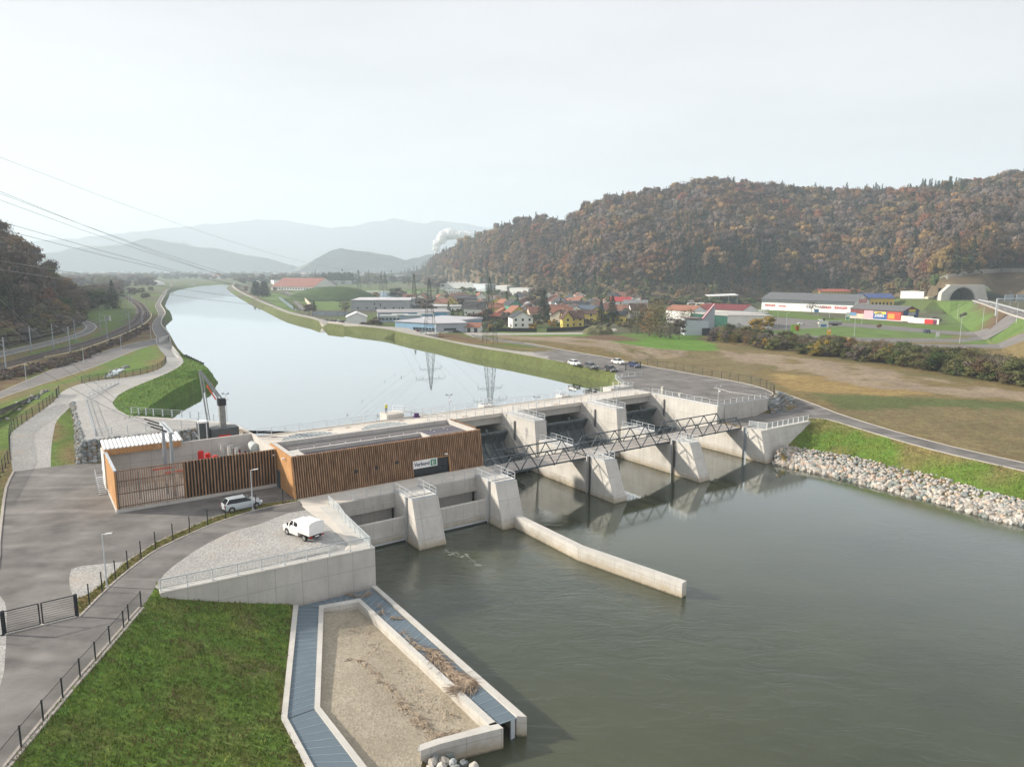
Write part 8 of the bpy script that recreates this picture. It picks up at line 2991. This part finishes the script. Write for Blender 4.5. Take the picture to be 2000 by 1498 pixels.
# --- far town: small houses, one object each
protos = []
for k, (wc, rc) in enumerate(((WW, SLATE), (WW, TILE2), (BEI, BRN), ((.62, .6, .55), TILE), (GRY, SLATE), (WW, (.25, .12, .09)))):
 m = MB()
 m.bx(-6, 6, 0, 9, 0, 5.5)
 me = bpy.data.meshes.new('far_house')
 v0 = [tuple(v) for v in m.v] + [(-6.5, -.5, 5.5), (6.5, -.5, 5.5), (6.5, 9.5, 5.5), (-6.5, 9.5, 5.5), (-6.5, 4.5, 9.5), (6.5, 4.5, 9.5)]
 f0 = m.f + [(8, 9, 13, 12), (10, 11, 12, 13), (8, 12, 11), (9, 10, 13)]
 me.from_pydata(v0, [], f0)
 me.materials.append(cm(wc))
 me.materials.append(cm(rc))
 for i, pl_ in enumerate(me.polygons):
  pl_.material_index = 1 if i > 5 else 0
 protos.append(me)
cnt = 0
while cnt < 285:
 v = rr_.choice((rr_.uniform(529.5, 536), rr_.uniform(532, 543), rr_.uniform(536, 552)))
 u = rr_.uniform(40, 840)
 if (v > 546 and 320 < u < 470) or (v > 548 and u > 470):
  continue
 p = gp(u, v, GZ)
 o = bpy.data.objects.new('town_house', rr_.choice(protos))
 o.location = p
 s = rr_.uniform(.9, 1.5)
 o.scale = (s * rr_.uniform(.9, 1.6), s, s)
 o.rotation_euler = (0, 0, rr_.uniform(-.8, .8))
 COL.objects.link(o)
 tag(o, 'tiny pale house in the hazy town at the end of the valley', 'house', 'houses of the far hazy town')
 cnt += 1
# --- right side: halls, hotel wedge, tunnel
rg, w_ = hall('long white hall with grey gabled roof and red wall lettering at the hill foot', (1487, 605), (1668, 613), 26, 8.2, (.78, .78, .77), (.115, .12, .13), roof='gable', rh=4.5, name='sales_hall', cat_='hall', bands=((0, 1, 5.6, 8.1, (.10, .12, .13), 'upper_band'), (.445, .455, 0, 8.2, WW, 'downpipe')))
RED = mat('letter_red', (.55, .02, .04), .5, .02)
GRL2 = mat('letter_grey', (.25, .25, .27), .5, .02)
rb = rg.matrix_basis
R90 = Matrix.Rotation(pi / 2, 4, 'X')
def wtext(par, txt, x, y, z, size, m_, extra=None, bold=.03):
 M_ = par.matrix_basis @ Matrix.Translation((x, y, z))
 rot = (par.matrix_basis.to_3x3().to_4x4()) @ (extra or Matrix.Identity(4)) @ R90
 return text_on('lettering', txt, size, M_.to_translation(), m_, par, .02, rot=rot, bold=bold)
for f, tx, s, c_ in ((.04, 'RINGER', 2.4, RED), (.20, 'RINGER', 1.6, RED), (.50, 'CAR WASH', 3.0, GRL2), (.65, 'RINGER', 2.4, RED), (.80, 'RINGER', 2.6, RED)):
 wtext(rg, tx, w_ * f, -.2, 2.8, s, c_)
wtext(rg, 'RINGER', w_ + .1, 6.5, 7.0, 4.2, RED, Matrix.Rotation(pi / 2, 4, 'Z'), .08)
jk, w_ = hall('low brown hall with bright casino posters facing the roundabout', (1660, 621), (1762, 628), 15, 6.0, (.20, .05, .045), (.12, .12, .125), roof='gable', rh=2.6, name='poster_hall', cat_='hall', bands=((0, .36, .2, 3.0, BEI, 'lower_wall'), (.0, 1, .0, .4, WW, 'base_board')))
SIGNS = [(.28, .46, .4, 5.3, (.62, .36, .42)), (.46, .72, .4, 5.3, (.03, .10, .30)), (.48, .70, 3.6, 5.0, (.70, .55, .05)), (.72, .97, .4, 5.3, (.45, .05, .03)), (.74, .86, 1.2, 4.0, (.72, .30, .04)), (.98, 1.2, .2, 3.4, (.70, .62, .55)), (.0, .13, 1.6, 3.6, (.10, .22, .40))]
for i, (a, b2, z0, z1, c_) in enumerate(SIGNS):
 m = MB()
 m.bx(w_ * a, w_ * b2, -.24 - i * .01, -.16, z0, z1)
 m.build('poster', cm(c_, .5), jk, keep=True)
wtext(jk, 'Casino', w_ * .52, -.36, 3.9, 1.3, NAVY)
wtext(jk, "JOKER'S", w_ * .50, -.36, 1.9, 1.7, WHITE, bold=.05)
wtext(jk, "JOKER'S", w_ + .5, 4.5, 3.6, 1.9, WHITE, Matrix.Rotation(pi / 2, 4, 'Z'), .05)
m = MB()
m.bx(w_ + .05, w_ + .4, .5, 14, .4, 6.2)
m.build('side_board', cm((.02, .06, .18), .5), jk, keep=True)
m = MB()
m.bx(w_ + .42, w_ + .48, 5, 11, 5.4, 6.8)
m.build('side_board', cm((.70, .55, .05), .5), jk, keep=True)
bn, w_ = hall('long red and white banner board right of the poster hall', (1773, 630), (1833, 634), .4, 2.6, (.72, .70, .70), WW, name='banner_board', cat_='banner', bands=((.55, .82, 0, 2.6, (.60, .03, .03), 'red_panel'), (.82, .94, 0, 2.6, (.12, .03, .06), 'dark_panel')))
hall('yellow building with red roof and white window band behind the long hall', (1600, 588), (1680, 588), 18, 9, (.60, .44, .12), (.36, .10, .07), name='office_block', cat_='building', roof='gable', rh=2, win=12, wz=(5.6, 7.4), dw=1.2)
hall('yellow building with blue solar roof behind the poster hall', (1683, 606), (1745, 606), 14, 9, (.62, .44, .12), (.06, .09, .22), name='office_block', cat_='building', roof='gable', rh=3, win=8, wz=(4.0, 6.0))
hall('wide pale yellow block with a white cornice at the hill foot', (1675, 586), (1765, 588), 20, 13, (.62, .52, .30), WW, name='office_block', cat_='building', bands=((0, 1, 11.5, 13, WW, 'cornice'),))
hall('blank white wall block right of the yellow buildings', (1757, 598), (1802, 600), 16, 12, (.78, .78, .78), WW, name='white_block', cat_='building')
hall('lower white block beside the small tower', (1800, 602), (1826, 603), 10, 8, (.74, .73, .70), WW, name='white_block', cat_='building', bands=((0, 1, 0, 2, (.6, .42, .08), 'yellow_base'),))
hall('narrow cream tower with vertical lettering band', (1811, 606), (1822, 606), 4, 9.5, (.66, .62, .48), (.66, .62, .48), name='ad_tower', cat_='tower', bands=((.3, .7, 2, 8.5, (.5, .46, .33), 'letter_band'),))
gb, w_ = hall('dark green shop hall with white left wing and roof lettering', (1420, 642), (1500, 637), 26, 6.6, (.02, .09, .07), (.42, .41, .39), name='shop_hall', cat_='shop', win=7, wx=(.5, .97), wz=(1.2, 3.2), dw=2.0)
wtext(gb, 'PRINT', w_ * .72, -.2, 6.9, 3.2, WHITE, bold=.08)
hall('white wing of the shop hall with two window pairs', (1380, 633), (1420, 642), 24, 6.4, (.74, .73, .70), (.45, .44, .42), name='shop_wing', cat_='shop', win=4, wx=(.1, .8), wz=(2.0, 3.4), dw=1.8)
hall('long low building with dark red roof behind the shop hall', (1362, 618), (1450, 622), 24, 5.0, WW, DKR, name='motel', cat_='building', roof='gable', rh=2.8, win=12)
hall('old building with orange tiled roof behind the grove', (1300, 630), (1352, 634), 12, 7.5, WW, TILE, name='motel', cat_='building', roof='gable', rh=2.4, win=8)
# wedge-shaped building
wd_ = thing('wedge_building', 'pale grey building with a soaring pointed fin roof beside the hedge', 'building', gp(1345, 655, GZ), radians(-4))
m = MB()
m.prism([(-2, 0), (9, 0), (9, 10), (-2, 10)], -1, [7.5, 6.5, 6.5, 7.5])
m.build('wall', cm((.50, .55, .60)), wd_, keep=True)
m = MB()
m.loft([[(6, y, 0), (11.6, y, 0), (11.8, y, 14.5), (6.0, y, 7.0)] for y in (.8, 4)])
m.build('fin', cm((.34, .38, .43)), wd_, keep=True)
m = MB()
for y in (.7, 4.1):
 m.beam((6.0, y, 7.1), (11.9, y, 14.8), .3, .3)
m.build('fin_edge', REDP, wd_, keep=True)
m = MB()
m.bx(-2.4, 5.8, -.5, 10.4, 7.55, 7.9)
m.build('roof', cm((.16, .12, .12)), wd_, keep=True)
m = MB()
m.bx(6, 9.5, -1.2, -.05, 0, 3.4)
m.build('dark_porch', cm((.03, .035, .04)), wd_, keep=True)
# open canopy, buses
cnp = thing('truck_canopy', 'open sided canopy with a pale roof beside the coaches', 'canopy', gp(1385, 597, GZ), radians(-3))
m = MB()
m.hexa([(-1, 0, 7.5), (24, -1, 8.5), (24, 14, 9.4), (-1, 14, 8.4)], [(-1, 0, 7.8), (24, -1, 8.8), (24, 14, 9.7), (-1, 14, 8.7)])
m.build('roof', TIN, cnp, keep=True)
for x in (0, 8, 16, 23):
 m = MB()
 m.bx(x, x + .4, .5, .9, 0, 7.7)
 m.build('post', GALV_D, cnp, keep=True)
m = MB()
m.bx(8, 23, 6, 13, 0, 6)
m.build('back_room', cm((.06, .07, .08)), cnp, keep=True)
for i, (u, v, rz) in enumerate(((1322, 594, 2), (1340, 596, 0), (1358, 600, -3), (1374, 601, -2))):
 b_o = thing('coach', 'white coach with ' + ['no colour panel, leftmost of the row', 'a small orange panel, second from left', 'dark windows, third from left', 'an orange rear panel, rightmost of the row'][i], 'bus', gp(u, v, GZ), radians(rz), 'row of parked coaches')
 m = MB()
 m.loft([[(x, y, .4), (x, y, 3.2), (x + (.4 if x > 3 else 0), y, 3.5)] if 0 else [(x, -1.25, .4), (x, 1.25, .4), (x, 1.25, 3.3), (x, 1.0, 3.55), (x, -1.0, 3.55), (x, -1.25, 3.3)] for x in (-6.2, -6, 5.8, 6.3)])
 m.build('body', P_WHI, b_o, keep=True)
 for sy_ in (-1, 1):
  m = MB()
  m.bx(-5.6, 5.9, sy_ * 1.27, sy_ * 1.29, 1.9, 2.9)
  m.build('window', GLASS, b_o, keep=True)
 if i in (1, 3):
  m = MB()
  m.bx(-3, 0, -1.30, -1.28, .8, 3.2)
  m.build('side_panel', cm((.72, .30, .03)), b_o, keep=True)
 for x in (-4, 4):
  for sy_ in (-1, 1):
   wheel(b_o, x, sy_ * 1.12, .5, .3, False)
# tunnel portal
A_, B_ = pt_at(1836, 578, 507), pt_at(1935, 586, 507)
tp = thing('tunnel_portal', 'pale concrete tunnel portal with a dark arched mouth at the hill foot', 'tunnel portal', pt_at(1880, 584, 507))
def TX(u):
 return (u - 1000) / CF * (507 / (cos(CP) + .115 * sin(CP)))
xc, rad = TX(1878), 8.9
zb, zt = 13.6, 24.2
m = MB()
n = 16
arc = [(xc + rad * cos(pi * k / n), zb + .3 + 9.0 * sin(pi * k / n)) for k in range(n + 1)]
out = []
for (x, z) in arc:
 f = (x - (xc - rad)) / (2 * rad)
 out.append((x, zt))
for y0, sg in ((507.0, 1), (509.0, -1)):
 for k in range(n):
  q = [(arc[k][0], y0, arc[k][1]), (arc[k + 1][0], y0, arc[k + 1][1]), (out[k + 1][0], y0, zt), (out[k][0], y0, zt)]
  m._add(q if sg < 0 else q[::-1], [(0, 1, 2, 3)])
m.hexa([(TX(1836), 507, 5), (xc - rad, 507, 5), (xc - rad, 511, 5), (TX(1836), 511, 5)], [(TX(1838), 507, 19), (xc - rad, 507, zt), (xc - rad, 511, zt), (TX(1838), 511, 19)])
m.hexa([(xc + rad, 507, 12), (TX(1931), 507, 12), (TX(1931), 511, 12), (xc + rad, 511, 12)], [(xc + rad, 507, zt), (TX(1920), 507, zt), (TX(1920), 511, zt), (xc + rad, 511, zt)])
m.bx(xc - rad, TX(1920), 507, 513, zt, zt + .4)
m.build('portal_face', CONC_IN, tp)
m = MB()
m.strip([(x, 507.1, z) for x, z in arc], [(x, 522, z) for x, z in arc])
m.build('tube_lining', cm((.16, .155, .145)), tp)
m = MB()
for (x, z), (x2, z2) in zip(arc, arc[1:]):
 m.beam((x, 506.7, z), (x2, 506.7, z2), .7, .6)
m.build('arch_ring', cm((.30, .30, .29)), tp)
m = MB()
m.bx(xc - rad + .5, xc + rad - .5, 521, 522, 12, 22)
m.build('dark_end_sheet', DARK, tp)  # near-black sheet stands in for the shaded depth of the tunnel
m = MB()
m.bx(xc - rad, xc + rad, 506, 521, 13.2, 13.95)
m.build('tunnel_road', ROADM, tp)
def onhill(u, v):
 d = pt_at(u, v, 1000) - Vector((0, 0, CH))
 h = hbvh.ray_cast(Vector((0, 0, CH)), d.normalized())
 return h[0] if h[0] is not None else pt_at(u, v, 620)
fence('pale noise fence curving across the cleared slope above the tunnel', [onhill(u, v) for u, v in ((1828, 552), (1850, 545), (1880, 540), (1920, 535), (1960, 532), (2000, 532), (2080, 533))], 9, 3.2, name='slope_fence', group=None, m_=GALV, gapmat=see_mat('pale_fence', (.5, .5, .48), .5))
m = MB()
for a, c in zip(ex_lo, ex_lo[1:]):
 m.beam(a + Vector((0, 0, .35)), c + Vector((0, 0, .35)), .25, .8)
tag(m.build('bridge_parapet', CONC_D), 'pale parapet along the near edge of the elevated expressway', 'parapet')
m = MB()
for a, c in zip(ex_up, ex_up[1:]):
 m.beam(a + Vector((0, 0, .4)), c + Vector((0, 0, .4)), .2, .7)
tag(m.build('crash_barrier', GALV), 'steel crash barrier on the far edge of the elevated expressway', 'barrier')
# lane paint
PAINT = mat('road_paint', (.62, .62, .60), .7, .1)
m = MB()
for f in (.06, .5, .94):
 for a, b2, c, d in zip(ex_up, ex_up[1:], ex_lo, ex_lo[1:]):
  p, q = a.lerp(c, f), b2.lerp(d, f)
  if f == .5:
   q = p.lerp(q, .5)
  m.beam(p + Vector((0, 0, .03)), q + Vector((0, 0, .03)), .25, .02)
for a, b2, c, d in zip(hw_near, hw_near[1:], hw_far, hw_far[1:]):
 for f in (.12, .82):
  m.beam(a.lerp(c, f) + Vector((0, 0, .03)), b2.lerp(d, f) + Vector((0, 0, .03)), .22, .02)
m.build('road_marking', PAINT, kind='structure')
m = MB()
for a, c in zip(roadL_up, roadL_up[1:]):
 m.beam(a + Vector((0, 0, .02)), c + Vector((0, 0, .02)), .25, .1)
for a, c in zip(roadL_lo, roadL_lo[1:]):
 m.beam(a + Vector((0, 0, .02)), c + Vector((0, 0, .02)), .25, .1)
for ln in (pathL_left, ar_n2[:24], ar_s[:18], rd2_up[4:26]):
 for a, c in zip(ln, ln[1:]):
  m.beam(a + Vector((0, 0, .02)), c + Vector((0, 0, .02)), .22, .12)
m.build('road_edge', cm((.42, .40, .36)), kind='structure')
gr_ = hw_near[8:16]
fence('grey guard rail along the left road bend', [p + Vector((0, 0, 0)) for p in gr_], 4, .75, name='guard_rail', group='roadside guard rails', m_=GALV, gapmat=see_mat('gr', (.4, .4, .4), .7))
# roadside things on the right
for i, (u, v, h) in enumerate(((1425, 648, 9), (1518, 640, 10), (1535, 647, 9), (1620, 622, 8), (1668, 658, 10), (1683, 633, 7), (1874, 670, 11), (1917, 652, 11), (1947, 620, 9), (1972, 600, 9), (1872, 598, 8), (1985, 628, 9))):
 lamp('tall street lamp of the road junction, ' + ['leftmost, before the green shop', 'second from the left', 'third from the left', 'fourth, before the white hall', 'fifth, on the roundabout lawn', 'sixth, before the poster hall', 'tallest, between hedge and ramp', 'beside the brown embankment', 'on the embankment top', 'behind the gantry sign', 'before the tunnel mouth', 'at the right end of the ramp'][i], Vector((*gp(u, v, GZ if i < 8 else 13).xy, ground(*gp(u, v, GZ if i < 8 else 13).xy))), h, (-1 if i % 2 else 1, 0), 1.6, 'street lamps of the road junction')
def board(label, u, v, w, h, z0, c_, txt=None, tc_=None):
 p = gp(u, v, GZ)
 p.z = ground(p.x, p.y)
 r_ = thing('billboard', label, 'billboard', p, 0)
 for dx in (-w * .35, w * .35):
  m = MB()
  m.bx(dx - .08, dx + .08, .05, .2, -.2, z0 + h * .5)
  m.build('post', GALV_D, r_, keep=True)
 m = MB()
 m.bx(-w / 2, w / 2, -.05, .05, z0, z0 + h)
 m.build('panel', cm(c_, .5), r_, keep=True)
 if txt:
  for q, (tx, tc2) in enumerate(txt):
   m = MB()
   m.bx(-w / 2 + w * tx[0], -w / 2 + w * tx[1], -.09, -.05, z0 + h * tx[2], z0 + h * tx[3])
   m.build('picture', cm(tc2, .5), r_, keep=True)
board('green billboard with red and orange picture on the roundabout lawn', 1553, 650, 4.4, 3.4, .6, (.25, .48, .06), [((.35, .7, .3, .9), (.6, .35, .1)), ((.6, .9, .1, .8), (.5, .05, .03))])
board('white billboard with blue picture behind the orange board', 1608, 643, 5.0, 3.4, .8, (.70, .70, .68), [((.2, .8, .1, .5), (.1, .2, .4))])
board('small orange board on the near edge of the roundabout lawn', 1619, 655, 1.8, 2.6, .3, (.80, .38, .02), [((.2, .8, .6, .85), (.8, .8, .75))])
board('upper yellow direction arrow board beside the shop hall', 1455, 640, 1.6, 1.5, 2.2, (.75, .55, .02))
board('white and green station price board before the poster hall', 1655, 628, 2.4, 4.4, .8, (.72, .74, .72), [((.1, .9, .1, .4), (.05, .3, .12))])
board('blue direction board by the far roadside', 1594, 618, 3.0, 2.2, 2.5, (.10, .25, .50))
board('white board on the ramp lawn', 1831, 661, 1.6, 2.0, .8, (.7, .7, .7))
car('white car driving on the parking area road behind the roundabout', 'hatch', P_WHI, gp(1565, 634, GZ), radians(170), detail=False)
car('black car parked at the right end of the poster hall, upper one', 'wagon', P_BLK, gp(1824, 624, GZ), radians(185), 'black cars by the poster hall', False)
car('black car parked at the right end of the poster hall, lower one', 'suv', P_BLK, gp(1830, 627, GZ), radians(180), 'black cars by the poster hall', False)
car('white car parked half hidden under the expressway curve', 'wagon', P_WHI, gp(1958, 650, GZ), radians(8), detail=False)
car('dark blue van standing tail-on beside the right road', 'suv', P_BLU, gp(1810, 650, GZ), radians(80), detail=False)
tk = thing('tipper_truck', 'white cabbed truck with a grey loading crane body on the roundabout', 'truck', gp(1622, 636, GZ), radians(-4))
for nm, bxs, mm in (('cab', ((-6.5, -4.4, -1.2, 1.2, .9, 3.3),), P_WHI), ('windscreen', ((-6.56, -6.5, -1, 1, 2.0, 3.0),), GLASS), ('load_bed', ((-3.2, 5.6, -1.2, 1.2, 1.2, 2.5),), GRY and cm((.3, .31, .3))), ('loader_crane', ((-4.3, -3.4, -.6, .6, 1.2, 4.0), (-4.3, 1.5, -.2, .2, 3.7, 4.0)), PLAST), ('chassis', ((-6.4, 5.6, -.5, .5, .6, 1.1),), PLAST)):
 m = MB()
 for b2 in bxs:
  m.bx(*b2)
 m.build(nm, mm, tk, keep=True)
for x in (-5.4, 1.5, 3.0):
 for sy_ in (-1, 1):
  wheel(tk, x, sy_ * 1.05, .5, .3, False)
# sign gantry over the expressway
sg_ = thing('sign_gantry', 'grey gantry carrying road signs seen from behind over the expressway', 'sign gantry', pt_at(1945, 617, 350))
P0 = Vector((*pt_at(1945, 612, 350).xy, 13))
m = MB()
m.beam(P0, P0 + Vector((0, 0, 8.4)), .5)
m.build('mast', GALV, sg_)
m = MB()
m.beam(P0 + Vector((0, 0, 8.2)), P0 + Vector((22, 8, 8.2)), .5, .6)
m.build('boom', GALV, sg_)
for dx in (5, 12.5):
 m = MB()
 m.beam(P0 + Vector((dx, dx * .36 + .4, 8.6)), P0 + Vector((dx + 6, (dx + 6) * .36 + .4, 8.6)), .15, 3.4)
 m.build('sign_panel', GALV_D, sg_)
# packed car park by the tent, cars before the warehouse
cols = [('black', P_BLK), ('white', P_WHI), ('grey', P_GRY), ('silver', P_SIL), ('blue', P_BLU), ('white', P_WHI), ('red', P_RED), ('grey', P_GRY)]
k = 0
for row, (a, b2, n) in enumerate((((632, 632.5), (676, 636.5), 7), ((630, 629), (680, 631), 7))):
 for i in range(n):
  f = i / (n - 1)
  nm, pm = cols[(i * 3 + row) % 8]
  car(nm + ' car parked in the packed car park beside the white tent', ('hatch', 'suv', 'wagon')[(i + row) % 3], pm, gp(a[0] + (b2[0] - a[0]) * f, a[1] + (b2[1] - a[1]) * f, GZ), radians(-70 + 140 * row), nm + ' cars in the packed car park', False)
for u, v, nm, pm in ((812, 651, 'dark', P_BLK), (828, 651.5, 'white', P_WHI), (843, 651, 'white', P_WHI), (866, 651.8, 'white pickup-like', P_WHI), (894, 651.5, 'black', P_BLK), (818, 650, 'red', P_RED), (582, 622, 'white', P_WHI), (592, 624, 'white', P_WHI), (580, 607, 'white', P_WHI)):
 car(nm + ' car ' + ('before the pale blue warehouse' if u > 700 else 'on the lane below the grass mound') + ', ' + {812: 'leftmost', 828: 'behind the pylon base', 843: 'under the pylon', 866: 'alone by the grey wall', 894: 'next to the little hut', 818: 'half hidden', 582: 'left of two', 592: 'right of two', 580: 'driving up the field road'}[u], 'wagon', pm, gp(u, v, GZ), radians(5 if u > 700 else 80), None, False)
m = MB()
a = gp(840, 654, 6)
m.box((a.x, a.y, 5.6), (7, 7, 2.2))
tag(m.build('pylon_footing', CONC_IN), 'pale concrete footing under the pylon before the warehouse', 'footing')
for i, (u, v) in enumerate(((209, 628), (213, 628))):
 p = gp(u, v, 8.6)
 m = MB()
 m.box((p.x, p.y, 10.0), (1.6, 1.2, 2.8))
 m.box((p.x, p.y, 11.5), (1.8, 1.4, .2))
 tag(m.build('signal_cabinet', TIN), ['left one of two pale signal cabinets beside the railway', 'right one of two pale signal cabinets beside the railway'][i], 'cabinet')
m = MB()
for k in range(8):
 p = gp(359 + k * 4.5, 694.5 + k * 2.2, 6.1)
 m.tube(p + Vector((-.8, 0, 0)), p + Vector((.9, .8, 0)), .28, n=6)
tag(m.build('floating_boom', BLACK), 'short black floating boom at the tip of the grassy bank', 'boom')
# ================================================================= CAMERA, LIGHT, AIR
cam = bpy.data.cameras.new('camera')
cam.sensor_width = 36
cam.lens = 36 * CF / 2000
cam.clip_end = 40000
cam.clip_start = .5
co = bpy.data.objects.new('camera', cam)
co.location = (0, 0, CH)
co.rotation_euler = (pi / 2 - CP, 0, 0)
COL.objects.link(co)
SC.camera = co
SUN_EL, SUN_AZ = radians(24), radians(174)      # azimuth measured from +X, counter-clockwise
sd = Vector((cos(SUN_EL) * cos(SUN_AZ), cos(SUN_EL) * sin(SUN_AZ), sin(SUN_EL)))
sun = bpy.data.lights.new('sun', 'SUN')
sun.energy = 5.0
sun.angle = radians(2.2)
sun.color = (1, .90, .76)
so = bpy.data.objects.new('sun', sun)
so.rotation_euler = sd.to_track_quat('Z', 'Y').to_euler()
so.location = (-100, 0, 100)
COL.objects.link(so)
w = bpy.data.worlds.new('World')
SC.world = w
w.use_nodes = True
nt = w.node_tree
bg = nt.nodes['Background']
sky = nt.nodes.new('ShaderNodeTexSky')
sky.sky_type = 'NISHITA'
sky.sun_disc = False
sky.sun_elevation = SUN_EL
sky.sun_rotation = radians(90) - SUN_AZ
sky.altitude = 400
sky.dust_density = 2.5
tc = nt.nodes.new('ShaderNodeTexCoord')
sp = nt.nodes.new('ShaderNodeSeparateXYZ')
nt.links.new(tc.outputs['Generated'], sp.inputs[0])
z = mth(nt, 'MAXIMUM', sp.outputs[2], .04)
cb = nt.nodes.new('ShaderNodeCombineXYZ')
nt.links.new(mth(nt, 'DIVIDE', sp.outputs[0], z), cb.inputs[0])
nt.links.new(mth(nt, 'DIVIDE', sp.outputs[1], z), cb.inputs[1])
n1 = noi(nt, cb.outputs[0], .28, 6, .55)
veil = mix(nt, rng(nt, n1, .38, .62), (4.1, 4.06, 4.2), (5.1, 4.98, 5.02))
n2 = rng(nt, noi(nt, cb.outputs[0], .11, 3, .5), .35, .7, .93, .98)
low = mix(nt, rng(nt, sp.outputs[2], 0, .30, .7, 0), veil, (4.95, 4.78, 4.7))
col = mix(nt, n2, sky.outputs[0], low)
nt.links.new(col, bg.inputs[0])
bg.inputs[1].default_value = .1
# air
hm, nt, b = newmat('haze_air')
for n in list(nt.nodes):
 if n.type != 'OUTPUT_MATERIAL':
  nt.nodes.remove(n)
pv = nt.nodes.new('ShaderNodeVolumePrincipled')
pv.inputs['Color'].default_value = (.76, .885, 1.0, 1)
pv.inputs['Density'].default_value = HAZE
pv.inputs['Anisotropy'].default_value = .15
nt.links.new(pv.outputs[0], nt.nodes['Material Output'].inputs['Volume'])
mb = MB()
mb.bx(-12000, 12000, -400, 13500, -4, 720)
o = mb.build('haze', hm, kind='stuff')
o.display_type = 'WIRE'
SC.view_settings.view_transform = 'Standard'
SC.view_settings.look = 'None'
SC.view_settings.exposure = .86
SC.view_settings.gamma = 1
cy = SC.cycles
cy.max_bounces = 6
cy.diffuse_bounces = 3
cy.glossy_bounces = 3
cy.transmission_bounces = 3
cy.transparent_max_bounces = 8
cy.volume_bounces = 4
cy.use_denoising = True
try:
 cy.denoiser = 'OPENIMAGEDENOISE'
except Exception:
 pass
cy.use_adaptive_sampling = True
cy.adaptive_threshold = .02
cy.sample_clamp_indirect = 6
